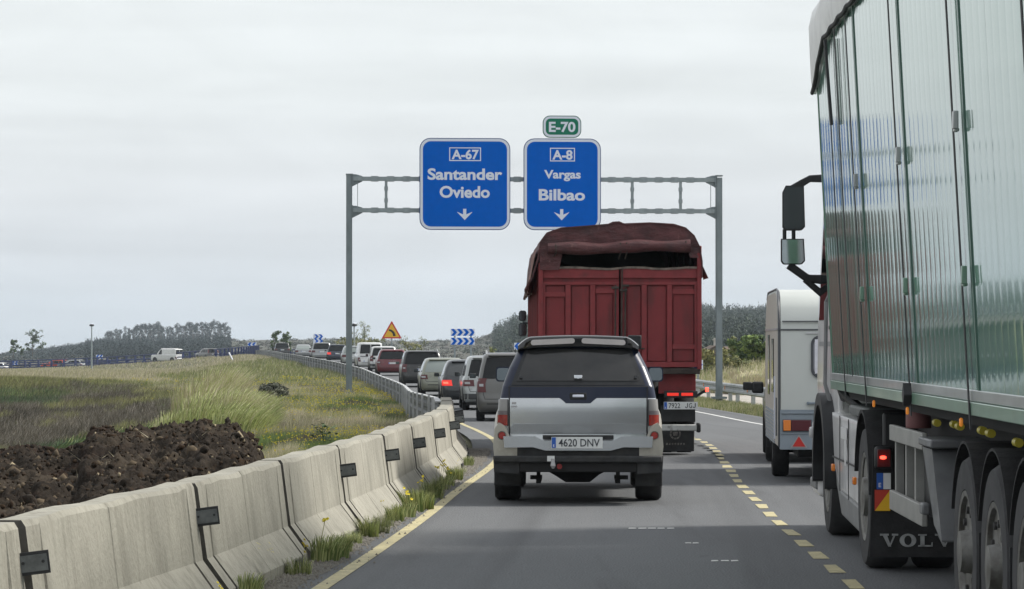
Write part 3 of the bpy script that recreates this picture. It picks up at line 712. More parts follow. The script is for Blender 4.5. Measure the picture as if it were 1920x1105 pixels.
for k in range(8):
    (x0, z0_, w0), (x1, z1_, w1) = A[k], A[k+1]; d = Vector((x1-x0, z1_-z0_)).normalized(); n = Vector((d.y, -d.x))
    mb.add([(x0-n.x*w0, -.008, z0_-n.y*w0), (x0+n.x*w0, -.008, z0_+n.y*w0), (x1+n.x*w1, -.008, z1_+n.y*w1), (x1-n.x*w1, -.008, z1_-n.y*w1)], [(0, 1, 2, 3)])
mb.build('bend_arrow', MT['black'], t, rec=False)
MB().box(-.05, .05, .042, .13, -.3, zb+th*.6).build('sign_post', MT['galv'], t)

# ------------------------------------------------------------------ lamp posts
def lamp(label, X, Y, top_py, gz):
    ht = H_CAM+(643-top_py)*Y/5600-gz
    t = thing('street_lamp', label, 'lamp post', (X, Y, gz), 0, 'tall lamp posts')
    MB().cyl((0, 0, 0), (0, 0, ht-.35), .13, .08, 10).build('lamp_pole', MT['galv'], t)
    MB().lathe_z((0, 0, ht-.35), [(0, .10), (.06, .34), (.22, .36), (.35, .2)], 12).build('lamp_head', MT['black'], t)
    MB().lathe_z((0, 0, ht), [(0, .2), (.07, .16), (.1, .02)], 12).build('lamp_cap', MT['sign_white'], t)
lamp('tall slim lamp post standing left of the eucalyptus grove', (172-960)*440/5600, 440, 608, -2.2)
lamp('slim lamp post just right of the left gantry post', (664-960)*360/5600, 360, 607, -.4)
# leaning pale stake at the end of the guardrail
mb = MB(); Yk = 300.0; u = Yk/5600; gz = float(ground_z((437-960)*u, Yk))
mb.tube([((439-960)*u, Yk, gz-.1), ((429-960)*u, Yk, H_CAM+(643-661)*u)], .07, 6)
tag(mb.build('marker_stake', MT['sign_white']), 'pale stake leaning left at the far end of the grey guardrail', 'stake')
# ------------------------------------------------------------------ vehicle bodies from stacked level outlines
class Body:
    """rows (z, half width, rear y, front y, rear corner radius); rear faces -Y"""
    def __init__(s, rows, bow=.03, fr=.25):
        s.t = np.array(rows, float); s.bow = bow; s.fr = fr
    def at(s, z): return [float(np.interp(z, s.t[:, 0], s.t[:, k])) for k in (1, 2, 3, 4)]
    def S(s, t, z, off=0.0):
        w, yr, yf, r = s.at(z); a = w-r; at_ = abs(t); sg = 1 if t >= 0 else -1; arc = PI*r/2
        bw = lambda x: s.bow*(x/w)**2
        if at_ <= a: return (t, yr+bw(t)-off, z)
        if at_ <= a+arc:
            f = (at_-a)/r; return (sg*(a+(r+off)*math.sin(f)), yr+bw(a)+r-(r+off)*math.cos(f), z)
        return (sg*(w+off), yr+bw(a)+r+(at_-a-arc), z)
    def ring(s, z):
        w, yr, yf, r = s.at(z); a = w-r; P = []
        for t in np.linspace(-a, a, 7): P.append(s.S(t, z))
        for k in range(1, 5): P.append(s.S(a+PI*r/2*k/4, z))
        y0 = P[-1][1]; f = s.fr; y1 = yf-f*.6
        for k in (.33, .66): P.append((w, y0+(y1-y0)*k, z))
        for k in range(0, 5):
            an = R(90*k/4); P.append((w-f*(1-math.cos(an)), y1+f*.6*math.sin(an), z))
        for x in (.4, 0, -.4): P.append(((w-f)*x/.5*.6, yf+.02, z))
        for k in range(4, -1, -1):
            an = R(90*k/4); P.append((-(w-f*(1-math.cos(an))), y1+f*.6*math.sin(an), z))
        for k in (.66, .33): P.append((-w, y0+(y1-y0)*k, z))
        for k in range(4, 0, -1): P.append(s.S(-a-PI*r/2*k/4, z))
        return P
    def zs(s, dz=.09):
        z = list(s.t[:, 0]); o = []
        for a, b in zip(z[:-1], z[1:]):
            n = max(1, int((b-a)/dz)); o += list(np.linspace(a, b, n+1)[:-1])
        return o+[z[-1]]
    def shell(s, mb, z0, z1, mat=0, caps=True):
        zz = [z for z in s.zs() if z0 < z < z1]; zz = [z0]+zz+[z1]
        mb.loft([s.ring(z) for z in zz], True, caps, mat, True)
    def patch(s, mb, t0, t1, z0, z1, off=.008, mat=0, nt=5, nz=4):
        """t0, t1 numbers or functions of z measured along the rear outline; a = edge of flat rear"""
        f0 = t0 if callable(t0) else (lambda z: t0); f1 = t1 if callable(t1) else (lambda z: t1)
        vs = []; fs = []
        for z in np.linspace(z0, z1, nz):
            for k in range(nt): vs.append(s.S(f0(z)+(f1(z)-f0(z))*k/(nt-1), z, off))
        for i in range(nz-1):
            for k in range(nt-1):
                a = i*nt+k; fs.append((a, a+1, a+nt+1, a+nt))
        mb.add(vs, fs, mat, True)
    def side_patch(s, mb, sg, y0, y1, z0, z1, off=.008, mat=0, sk0=0, sk1=0, n=4):
        """side glass between y0..y1 with slanted ends"""
        vs = []; fs = []
        for i in range(n):
            f = i/(n-1); z = z0+(z1-z0)*f; w = s.at(z)[0]
            vs += [(sg*(w+off), y0+sk0*f, z), (sg*(w+off), y1+sk1*f, z)]
        for i in range(n-1): fs.append((2*i, 2*i+1, 2*i+3, 2*i+2))
        mb.add(vs, fs, mat)

def wheel(parent, x, y, r, wd, side, rim=None, tm=None, spokes=True):
    """side: -1 left, +1 right; x = outer face"""
    mb = MB(); h = wd
    prof = [(-side*h, r*.62), (-side*h, r*.93), (-side*(h-.03), r), (-side*.03, r), (0, r*.93), (0, r*.66)]
    mb.lathe_x((x, y, r), prof, 26)
    t = mb.build('wheel', tm or MT['tyre'], parent, sharp=50)
    mb = MB(); mb.lathe_x((x, y, r), [(-side*.05, r*.66), (-side*.012, r*.655), (-side*.014, r*.60), (-side*.05, r*.52), (-side*.045, r*.2), (-side*.015, r*.16), (-side*.015, .005)], 22)
    if spokes:
        for k in range(5):
            a = 2*PI*k/5+.3
            M_ = Matrix.Translation((x-side*.03, y, r)) @ Matrix.Rotation(a, 4, 'X')
            mb.box(-.018, .018, -.03, .03, r*.14, r*.6, 0, M_)
    mb.build('rim', rim or MT['rim'], t, sharp=30)
    return t
def number_plate(parent, loc, txt=None, wd=.52, ht=.11, ink=None):
    p = MB().cbox((0, 0, 0), (wd, .012, ht)).build('number_plate', MT['plate_white'], parent, loc, bevel=0)
    MB().add([(-wd/2+.004, -.0085, -ht/2+.004), (-wd/2+.046, -.0085, -ht/2+.004), (-wd/2+.046, -.0085, ht/2-.004), (-wd/2+.004, -.0085, ht/2-.004)], [(0, 1, 2, 3)]).build('plate_band', MT['plate_blue'], p, rec=False)
    if txt:
        text('E', .024, MT['sign_white'], p, (-wd/2+.025, -.011, -.042), .02)
        text(txt, ht*.66, MT['plate_ink'], p, (.022, -.0095, -ht*.33), .012, wd*.80)
    return p
def paint(name, col, metal=.0, rough=.3, dirt=.35):
    m = mat(name, col, rough, metal, coat=.55, var=.06, vscale=1.5)
    layer(m, (0.13, 0.12, 0.10), 5.0, .52, .75, dirt)
    return m
CP_ = {'white': paint('white_car_paint', (.62, .63, .63)), 'black': paint('black_car_paint', (.010, .011, .012)), 'darkgrey': paint('dark_grey_car_paint', (.036, .04, .046), .2),
       'champagne': paint('champagne_car_paint', (.25, .26, .21), .35), 'silver': paint('silver_car_paint', (.30, .31, .315), .5), 'red': paint('red_car_paint', (.13, .010, .017), .1),
       'navy': paint('dark_blue_car_paint', (.02, .028, .05), .2), 'greybeige': paint('grey_beige_car_paint', (.125, .124, .12), .4), 'palegreen': paint('pale_silver_car_paint', (.37, .39, .385), .4), 'orangered': paint('orange_red_car_paint', (.55, .07, .03))}

def car(name, label, X, Y, rz, L_, W_, H_, style, pm, lit=False, rails=False, lights='side', glass='glass_dark', lower=None, z0=0.0, group='vehicles queuing in the left lane', far=False, cat=None, plate=None, roofc=None, spare=False, lowlamp=False, skel=1.0):
    t = thing(name, label, cat or {'van': 'van', 'suv': 'suv'}.get(style, 'car'), (X, Y, z0), rz, group)
    w = W_/2; H = H_; belt = .60*H if style != 'van' else .56*H
    rk = {'suv': .22, 'hatch': .34, 'sedan': .75, 'van': .07, 'estate': .3}[style]
    dk = {'sedan': .45}.get(style, 0)
    tum = {'van': .09, 'suv': .15}.get(style, .19)
    hoody = 1.15 if style != 'van' else .95
    rows = [(.24, w-.07, .14, L_-.12, .10), (.30, w-.03, .03, L_-.03, .16), (.42, w-.012, 0, L_, .20), (.56, w-.004, .0, L_, .20), (.64, w, .035, L_-.01, .17), (belt-.12, w, .055, L_-.05, .14),
            (belt, w-.015, .075, L_-.22, .13), (belt+.02, w-.035, .085+dk, L_-hoody, .14), (belt+(H-belt)*.5, w-.035-tum*.42, .085+dk+rk*.42, L_-hoody-.42, .14), (H-.11, w-.035-tum*.80, .085+dk+rk*.85, L_-hoody-.78, .15), (H-.05, w-.035-tum, .11+dk+rk, L_-hoody-.92, .18), (H-.012, w-.035-tum-.10, .20+dk+rk, L_-hoody-1.1, .2), (H, w*.45, .45+dk+rk, L_-hoody-1.5, .2)]
    b = Body(rows, bow=.05)
    mb = MB(); b.shell(mb, .24, H, 0)
    mt = [pm, roofc or pm]
    o = mb.build('car_body', mt, t, sharp=50)
    if lower:
        mb = MB(); b.patch(mb, lambda z: -(w+.1), lambda z: (w+.1), .27, .5, .012, 0, 15, 4)
        for sg in (-1, 1): b.side_patch(mb, sg, .35, L_-.3, .26, .40, .010)
        mb.build('lower_bumper', lower, t, rec=False)
    # rear glass and side glass
    g = MB(); z1 = belt+.045; z2 = H-.125
    ins = .07 if style != 'van' else .06
    gm = MT[glass]
    if style == 'van':
        for s0, s1 in ((-1, -.06), (.06, 1)):
            g = MB(); A = lambda z: b.at(z)[0]-b.at(z)[3]+.03
            b.patch(g, (lambda z, k=s0: k*A(z) if abs(k) == 1 else k*.6), (lambda z, k=s1: k*A(z) if abs(k) == 1 else k*.6), z1, z2-.02, .010)
            g.build('rear_door_window', gm, t, rec=False)
        mb = MB(); b.patch(mb, -.008, .008, .45, H-.08, .006, 0, 2, 8); mb.build('door_gap', MT['black'], t, rec=False)
        mb = MB(); b.patch(mb, lambda z: -(w-.16), lambda z: (w-.16), belt-.17, belt-.12, .012); mb.build('trim_strip', MT['darktrim'], t, rec=False)
    else:
        b.patch(g, lambda z: -(b.at(z)[0]-b.at(z)[3]*.55-.02), lambda z: (b.at(z)[0]-b.at(z)[3]*.55-.02), z1, z2, .010, 0, 9, 5)
        g.build('rear_window', gm, t, rec=False)
        if style in ('hatch', 'suv', 'estate'):
            mb = MB(); rw = b.at(H-.06)[0]-.1; yy = b.at(H-.06)[1]
            mb.box(-rw, rw, yy-.10, yy+.15, H-.085, H-.055); mb.build('roof_spoiler', pm, t, bevel=.012)
            mb = MB(); yw = b.at(belt+.1)[1]; mb.tube([(.0, yw-.03, belt+.06), (.28, yw+.0, belt+.14), (.36, yw+.02, belt+.17)], .012, 5); mb.build('rear_wiper', MT['black'], t)
    if style != 'van' or True:
        ybase = rows[7][2]+.30; yend = L_-hoody-.15
        cuts = [(ybase, ybase+.62), (ybase+.68, ybase+1.5), (ybase+1.56, yend-.55)] if style != 'van' else [(L_-2.15, L_-hoody-.5)]
        for sg in (-1, 1):
            for n_, (y0, y1) in enumerate(cuts):
                g = MB(); b.side_patch(g, sg, y0, y1, belt+.05, H-.14, .007, 0, rk*.5 if n_ == 0 else 0, -.45 if n_ == len(cuts)-1 else 0)
                g.build('side_window', gm, t, rec=False)
    # windscreen
    mb = MB(); wz = [belt+.06, H-.12]
    vs = []
    for z in wz:
        ww = b.at(z)[0]-.16; vs += [(-ww, b.at(z)[2]+.03, z), (ww, b.at(z)[2]+.03, z)]
    mb.add(vs, [(0, 1, 3, 2)]); mb.build('windscreen', gm, t, rec=False)
    # lamps
    lm = MT['red_lit'] if lit else MT['red_lens']
    for sg in (-1, 1):
        mb = MB(); a = lambda z: b.at(z)[0]-b.at(z)[3]
        if lights == 'side': zz = (belt-.26, belt-.07); d0, d1 = .17, .22
        elif lights == 'tall': zz = (belt-.30, belt+.05); d0, d1 = .07, .16
        elif lights == 'high': zz = (belt+.02, H-.2); d0, d1 = .02, .15
        elif lights == 'low': zz = (.52, .80); d0, d1 = .0, .18
        else: zz = (belt-.22, belt-.05); d0, d1 = .10, .26
        b.patch(mb, lambda z: sg*(a(z)-d0), lambda z: sg*(a(z)+d1), zz[0], zz[1], .012, 0, 7, 4)
        tl = mb.build('tail_light', lm, t, rec=False)
        if not far:
            mb = MB(); zc = (zz[0]+zz[1])/2
            b.patch(mb, lambda z: sg*(a(z)-d0*.3), lambda z: sg*(a(z)+d1*.5), zc-.03, zc+.035, .016, 0, 4, 3)
            mb.build('lamp_lens', MT['red_bulb'] if lit else MT['clear_lens'], tl, rec=False)
    zp = (.80*belt if style not in ('van',) else .55)
    number_plate(t, (0 if style != 'van' else -.25, b.at(zp)[1]-.012, zp), None, .46, .10)
    mb = MB(); b.patch(mb, lambda z: -(w-.25), lambda z: (w-.25), .43, .455, .006, 0, 7, 2); mb.build('bumper_gap', MT['black'], t, rec=False)
    # tailgate outline
    if not far and style != 'van':
        mb = MB(); a = lambda z: b.at(z)[0]-b.at(z)[3]
        for sg in (-1, 1): b.patch(mb, lambda z: sg*(a(z)-.005), lambda z: sg*(a(z)+.009), .56, belt, .005, 0, 2, 5)
        b.patch(mb, lambda z: -a(z), a, .556, .57, .005, 0, 7, 2)
        mb.build('tailgate_gap', MT['black'], t, rec=False)
        mb = MB(); mb.cbox((0, b.at(zp+.12)[1]-.012, zp+.12), (.42, .018, .02)); mb.build('tailgate_trim', MT['chrome'], t)
    # underbody, wheels, arches
    MB().box(-(w-.1), w-.1, .25, L_-.25, .17, .26).build('underbody', MT['dark'], t)
    r = .33 if style not in ('suv', 'van') else .35
    ax = (.78, L_-.85)
    for y_ in ax:
        for sg in (-1, 1):
            mb = MB(); ro = r+.075; P = []
            for k in range(13):
                a_ = R(-18+216*k/12); P.append((y_+ro*math.cos(a_), max(.2, r+ro*math.sin(a_))))
            mb.prism_x(P, sg*(w-.10), sg*(w+.004)); mb.build('wheel_arch', MT['black'], t)
            wheel(t, sg*(w+.012), y_, r, .21, sg, spokes=not far)
    # mirrors, rails, aerial
    ym = L_-hoody-.35
    for sg in (-1, 1):
        m = MB().cbox((sg*(w+.10), ym, belt+.08), (.17, .09, .13)).build('door_mirror', MT['black'] if style != 'sedan' else pm, t, bevel=.025)
        MB().add([(sg*(w+.10)-.07, ym-.047, belt+.03), (sg*(w+.10)+.07, ym-.047, belt+.03), (sg*(w+.10)+.07, ym-.047, belt+.13), (sg*(w+.10)-.07, ym-.047, belt+.13)], [(0, 1, 2, 3)]).build('mirror_glass', MT['mirror_dim'], m, rec=False)
    if rails:
        for sg in (-1, 1):
            xr = sg*(b.at(H-.05)[0]-.06); y0 = b.at(H-.05)[1]+.1
            MB().tube([(xr, y0, H-.05), (xr, y0+.12, H+.035), (xr, y0+1.6, H+.04), (xr, y0+1.75, H-.03)], .02, 6).build('roof_rail', MT['silver_trim'], t)
    MB().tube([(0, .7+rk+dk, H-.01), (0, .62+rk+dk, H+.10)], .012, 5).build('roof_aerial', MT['black'], t)
    return t, b
MT['darktrim'] = mat('dark_trim', (.05, .052, .055), .6)
MT['silver_trim'] = mat('silver_trim', (.5, .51, .52), .35, .7)

def lane_car(Y, px_left=None, xc=None, **k):
    """heading of the lane at that depth"""
    s = s_of_y(Y); p, hd = at_s(s, 0); q, _ = at_s(s+4, 0); d = q-p
    return math.atan2(-d.x, d.y)
GREY = MT['darktrim']
# nearest first: (rear centre x, rear y, heading)
CARS = [
 ('parked_suv', None)]
def qcar(kind, label, xc, Y, dh=0.0, **kw):
    rz = lane_car(Y)+dh-.01; kw.setdefault('z0', float(zr(Y+1)))
    return car(kind, label, xc, Y, rz, **kw)
t_lr, b_lr = qcar('large_suv', 'grey beige boxy SUV with dark rear window, directly left of the silver pickup', .10, 74.5, -.02, L_=4.75, W_=1.95, H_=1.72, style='suv', pm=CP_['greybeige'], rails=True, lights='tall', lower=None)
qcar('white_suv', 'dusty white SUV with dark lower cladding, half hidden by the grey beige SUV', .57-1.10, 89.5, .0, L_=4.4, W_=1.84, H_=1.64, style='suv', pm=CP_['palegreen'], lights='side', lower=GREY)
qcar('dark_grey_hatchback', 'dark grey hatchback with its left brake light glowing', -1.42, 97.6, .0, L_=3.95, W_=1.72, H_=1.49, style='hatch', pm=CP_['darkgrey'], lit=True, lights='side', glass='glass_grey')
qcar('champagne_hatchback', 'champagne coloured hatchback with pale rear window in front of the black SUV', -2.55, 113, .0, L_=4.35, W_=1.78, H_=1.46, style='hatch', pm=CP_['champagne'], lights='wide', glass='glass_pale')
qcar('black_suv', 'black crossover SUV with roof rails between the red car and the champagne hatchback', -3.98, 133, .0, L_=4.4, W_=1.86, H_=1.64, style='suv', pm=CP_['black'], rails=True, lights='tall')
qcar('red_hatchback', 'dark red hatchback with silver roof edge in the queue', -6.75, 169, .0, L_=4.2, W_=1.78, H_=1.50, style='hatch', pm=CP_['red'], rails=True, lights='wide')
qcar('white_crossover', 'white crossover with dark rear window just behind the red hatchback', -8.1, 189, .0, L_=4.2, W_=1.80, H_=1.60, style='suv', pm=CP_['white'], lights='tall', lower=GREY)
qcar('white_delivery_van', 'small white van with two rear door windows in the queue', -9.55, 202, .03, L_=4.2, W_=1.74, H_=1.82, style='van', pm=CP_['white'], lights='low')
qcar('pale_green_car', 'pale silver car mostly hidden behind the left gantry post', -12.0, 226, .0, L_=4.2, W_=1.72, H_=1.50, style='hatch', pm=CP_['palegreen'], glass='glass_pale', far=True)
qcar('dark_hatchback', 'dark blue hatchback with lit red rear light, left of the gantry post', -15.3, 262, -.02, L_=4.3, W_=1.80, H_=1.52, style='hatch', pm=CP_['navy'], lit=True, lights='side', far=True)
qcar('grey_suv', 'grey SUV with pale roof, third from the left in the near row of the queue', -17.9, 281, -.02, L_=4.5, W_=1.86, H_=1.68, style='suv', pm=CP_['silver'], roofc=CP_['white'], lights='side', far=True)
qcar('silver_sedan', 'silver saloon car between two dark SUVs far along the queue', -23.1, 331, -.02, L_=4.6, W_=1.80, H_=1.47, style='sedan', pm=CP_['silver'], lights='side', glass='glass_pale', far=True)
qcar('dark_suv', 'black SUV beside the leafy bushes far along the queue', -28.6, 372, -.02, L_=4.6, W_=1.88, H_=1.68, style='suv', pm=CP_['black'], roofc=CP_['silver'], far=True)
def fcar(kind, label, px, Y, z, rz, **kw): return car(kind, label, (px-960)*Y/5600, Y, rz, z0=z, far=True, **kw)
fcar('white_red_estate', 'white estate car with wide red rear lights beyond the end of the guardrail', 470, 414, -.40, .30, L_=4.6, W_=1.86, H_=1.46, style='estate', pm=CP_['white'], lit=True, lights='wide')
fcar('dark_red_suv', 'dusky SUV with reddish tail lights behind the blue railing', 401, 430, -.80, .55, L_=4.4, W_=1.84, H_=1.64, style='suv', pm=CP_['greybeige'], lights='high')
tv, bv = fcar('white_panel_van', 'white van with roof bars driving left behind the blue railing', 338, 444, -1.25, 1.0, L_=4.9, W_=1.95, H_=2.0, style='van', pm=CP_['white'], lights='low')
for y_ in (1.0, 2.0, 3.0):
    MB().box(-.75, .75, y_-.04, y_+.04, 2.0, 2.10).build('roof_bar', MT['silver_trim'], tv)
fcar('orange_red_car', 'orange red car partly hidden by grass at the far left', 126, 468, -2.5, 1.2, L_=4.3, W_=1.78, H_=1.5, style='hatch', pm=CP_['orangered'])
fcar('pale_silver_hatchback', 'pale car roof showing behind the railing, right of the orange red car', 158, 466, -2.45, 1.2, L_=4.4, W_=1.78, H_=1.45, style='hatch', pm=CP_['silver'])
fcar('white_hatchback', 'white car half cut off at the far left edge', 14, 474, -3.0, 1.35, L_=4.4, W_=1.8, H_=1.5, style='hatch', pm=CP_['white'])
# small white thing on the roof of the white suv in front: roof pod
MB().lathe_z((-.15, 2.1, 1.63), [(0, .05), (.02, .11), (.08, .12), (.13, .04)], 10).build('roof_pod', MT['darktrim'], [o for o in COL.objects if o.name == 'white_suv'][0])
# ------------------------------------------------------------------ silver and navy pickup with canopy
PK = thing('pickup_truck', 'silver and navy pickup with canopy and roof spoiler in the left lane, plate 4620 DNV', 'pickup', (.672, 30.35, 0), -.022)
m_sil = mat('pickup_silver', (.50, .52, .535), .24, .85, var=.04, vscale=2, coat=.5); layer(m_sil, (.36, .33, .28), 3.0, .52, .80, .4); layer(m_sil, (.16, .14, .11), 11, .64, .8, .35)
m_navy = mat('pickup_navy', (.010, .016, .040), .32, .0, coat=.12, spec=.35, var=.1, vscale=2); layer(m_navy, (.04, .04, .045), 6, .58, .8, .3); nodes_of(m_navy)[1].inputs['Coat Roughness'].default_value = .2
m_flare = mat('pickup_flare', (.40, .385, .34), .45, .35, coat=.2); layer(m_flare, (.20, .18, .14), 5, .5, .75, .6)
m_clad = mat('pickup_cladding', (.024, .025, .027), .75, var=.4, vscale=7); layer(m_clad, (.07, .066, .058), 5, .5, .8, .5)
PB = Body([(.46, .795, .20, 4.8, .08), (.52, .81, .10, 4.93, .09), (.60, .815, .10, 5.0, .09), (.72, .815, .126, 5.0, .08), (.90, .81, .119, 5.0, .07), (1.01, .803, .117, 4.9, .06), (1.06, .80, .122, 4.9, .06), (1.085, .797, .130, 4.8, .06), (1.20, .775, .14, 4.4, .08), (1.22, .77, .15, 3.8, .09), (1.40, .705, .235, 3.45, .10), (1.58, .615, .345, 3.0, .12), (1.66, .565, .41, 2.9, .14), (1.705, .49, .50, 2.75, .15), (1.72, .36, .62, 2.6, .15)], bow=.035)
mb = MB(); PB.shell(mb, .46, 1.085, 0); mb.build('truck_bed_body', m_sil, PK, sharp=50)
mb = MB(); PB.zs = lambda dz=.03: sorted(set([round(float(z), 4) for z in np.linspace(.46, 1.72, 46)]+[float(z) for z in PB.t[:, 0]])); PB.shell(mb, 1.087, 1.72, 0); mb.build('canopy', m_navy, PK, sharp=50)
# tailgate panel with navy band and stepped lower moulding
a_ = lambda z: PB.at(z)[0]-PB.at(z)[3]
mb = MB(); PB.patch(mb, -.695, .695, .72, 1.088, .016, 0, 11, 8)
vs = len(mb.v)
tg = mb.build('tailgate', m_sil, PK, rec=False, sharp=60)
mb = MB()
Pt = [(-.695, .725), (.695, .725), (.695, .79), (.66, .825), (-.66, .825), (-.695, .79)]
mb.loft([[(x, PB.S(x, z)[1]-.016, z) for x, z in Pt], [(x*.995, PB.S(x, z)[1]-.040, z*.99+.006) for x, z in Pt]]); mb.build('tailgate_moulding', m_sil, tg, bevel=.008)
mb = MB(); top = 1.20
def dip(x): return 1.088-.055*float(sm(np.array((.19-abs(x))/.07)))
xs = np.linspace(-.695, .695, 45); v = []
for x in xs: v += [(x, PB.S(x, dip(x))[1]-.021, dip(x)), (x, PB.S(x, top)[1]-.021, top)]
mb.add(v, [(2*i, 2*i+2, 2*i+3, 2*i+1) for i in range(44)], 0, True); mb.build('tailgate_band', m_navy, tg, rec=False)
mb = MB(); mb.cbox((0, PB.S(0, 1.10)[1]-.03, 1.108), (.115, .02, .026)); mb.build('tailgate_handle', MT['sign_white'], tg, bevel=.006)
mb = MB(); mb.cbox((0, PB.S(0, 1.1)[1]-.026, 1.105), (.17, .012, .07)); mb.build('handle_recess', MT['black'], tg, bevel=.01)
mb = MB()
for sg in (-1, 1): PB.patch(mb, sg*.698, sg*.710, .70, 1.2, .010, 0, 2, 6)
PB.patch(mb, -.71, .71, 1.200, 1.212, .016, 0, 9, 2); mb.build('panel_gap', MT['black'], PK, rec=False)
# badge on tailgate: small dark worn emblem
mb = MB(); mb.cbox((-.655, PB.S(.65, 1.03)[1]-.02, 1.035), (.045, .006, .022)); mb.cbox((-.655, PB.S(.65, 1.0)[1]-.02, 1.0), (.06, .006, .018)); mb.build('badge', MT['clear_lens'], tg)
# rear glass of the canopy: frame and tinted pane
gx = lambda z: np.interp(z, [1.22, 1.58], [.685, .545])
mb = MB(); PB.patch(mb, lambda z: -gx(z), gx, 1.218, 1.595, .012, 0, 13, 7); gf = mb.build('canopy_window_frame', MT['black'], PK, rec=False)
mb = MB(); PB.patch(mb, lambda z: -(gx(z)-.035), lambda z: gx(z)-.035, 1.262, 1.575, .020, 0, 13, 7)
MT['canopy_glass'] = mat('canopy_glass', (.014, .015, .017), .04, spec=.5, col2=(.035, .035, .034), vscale=2.2)
mb.build('window_pane', MT['canopy_glass'], gf, rec=False)
mb = MB(); mb.cbox((0, PB.S(0, 1.30)[1]-.045, 1.303), (.085, .03, .035)); mb.cyl((0, PB.S(0, 1.30)[1]-.04, 1.295), (0, PB.S(0, 1.3)[1]-.075, 1.295), .012, n=8); mb.build('window_latch', MT['chrome'], gf, bevel=.008)
for sg in (-1, 1):
    MB().cbox((sg*.585, PB.S(.5, 1.31)[1]-.035, 1.30), (.03, .02, .025)).build('window_hinge', MT['gloss_black'], gf)
# side glass of canopy and cab
for sg in (-1, 1):
    for y0, y1, k0, k1 in ((.55, 1.55, .12, 0), (1.9, 2.55, 0, 0), (2.6, 3.4, 0, -.5)):
        mb = MB(); PB.side_patch(mb, sg, y0, y1, 1.25, 1.56, .006, 0, k0, k1); mb.build('side_window', MT['glass_dark'], PK, rec=False)
mb = MB(); mb.add([(-.62, 3.80, 1.24), (.62, 3.80, 1.24), (.5, 3.05, 1.6), (-.5, 3.05, 1.6)], [(0, 1, 2, 3)]); mb.build('windscreen', MT['glass_dark'], PK, rec=False)
# roof spoiler: cranked wing with two pale lamp panels
def wing(x):
    e = min(1, max(0, (abs(x)-.50)/.12)); return 1.728-.016*(abs(x)/.5)**2-.075*e**1.4
mb = MB(); rings = []
for x in np.linspace(-.62, .62, 31):
    z = wing(x); e = max(0, (abs(x)-.5)/.12)
    rings.append([(x, .285+.05*e, z-.115+.045*e), (x, .27+.05*e, z-.09+.04*e), (x, .275+.06*e, z-.012), (x, .30+.08*e, z), (x, .62, z-.012), (x, .60, z-.10)])
mb.loft(rings, True, True, 0, True); sp = mb.build('roof_spoiler', MT['gloss_black'] if 'gloss_black' in MT else MT['black'], PK, sharp=40)
m_ins = mat('spoiler_lens', (.46, .43, .42), .3, coat=.4, var=.1, vscale=5)
for sg in (-1, 1):
    mb = MB(); P = rrect(.035, .485, 1.643, 1.698, .026, 4); P = [(sg*x, z-.012*(abs(x)/.5)**2-.008*(abs(x) > .4)) for x, z in P]
    mb.prism_y(P, .262, .285); mb.build('spoiler_lamp', m_ins, sp, bevel=.004)
# tail lights
for sg in (-1, 1):
    z0, z1 = .80, 1.075
    mb = MB(); PB.patch(mb, lambda z: sg*.714, lambda z: sg*(a_(z)+.135), z0, z1, .014, 0, 8, 6); tl = mb.build('tail_light', MT['clear_grey'] if 'clear_grey' in MT else MT['clear_lens'], PK, rec=False)
    MT.setdefault('lamp_red', mat('pickup_red_lens', (.30, .022, .014), .2, coat=.5, col2=(.17, .012, .012), vscale=12))
    mb = MB(); PB.patch(mb, lambda z: sg*.720, lambda z: sg*(a_(z)+.128), z0+.006, z0+.115, .018, 0, 7, 4); mb.build('red_lens', MT['lamp_red'], tl, rec=False)
    MT.setdefault('lamp_grey', mat('pickup_grey_lens', (.13, .11, .12), .2, coat=.5))
    mb = MB(); PB.patch(mb, lambda z: sg*.720, lambda z: sg*(a_(z)+.128), z0+.118, z0+.155, .018, 0, 7, 2); mb.build('smoked_lens', MT['lamp_grey'], tl, rec=False)
    mb = MB(); PB.patch(mb, lambda z: sg*.716, lambda z: sg*.722, z0, z1, .019, 0, 2, 5); mb.build('lens_rim', MT['black'], tl, rec=False)
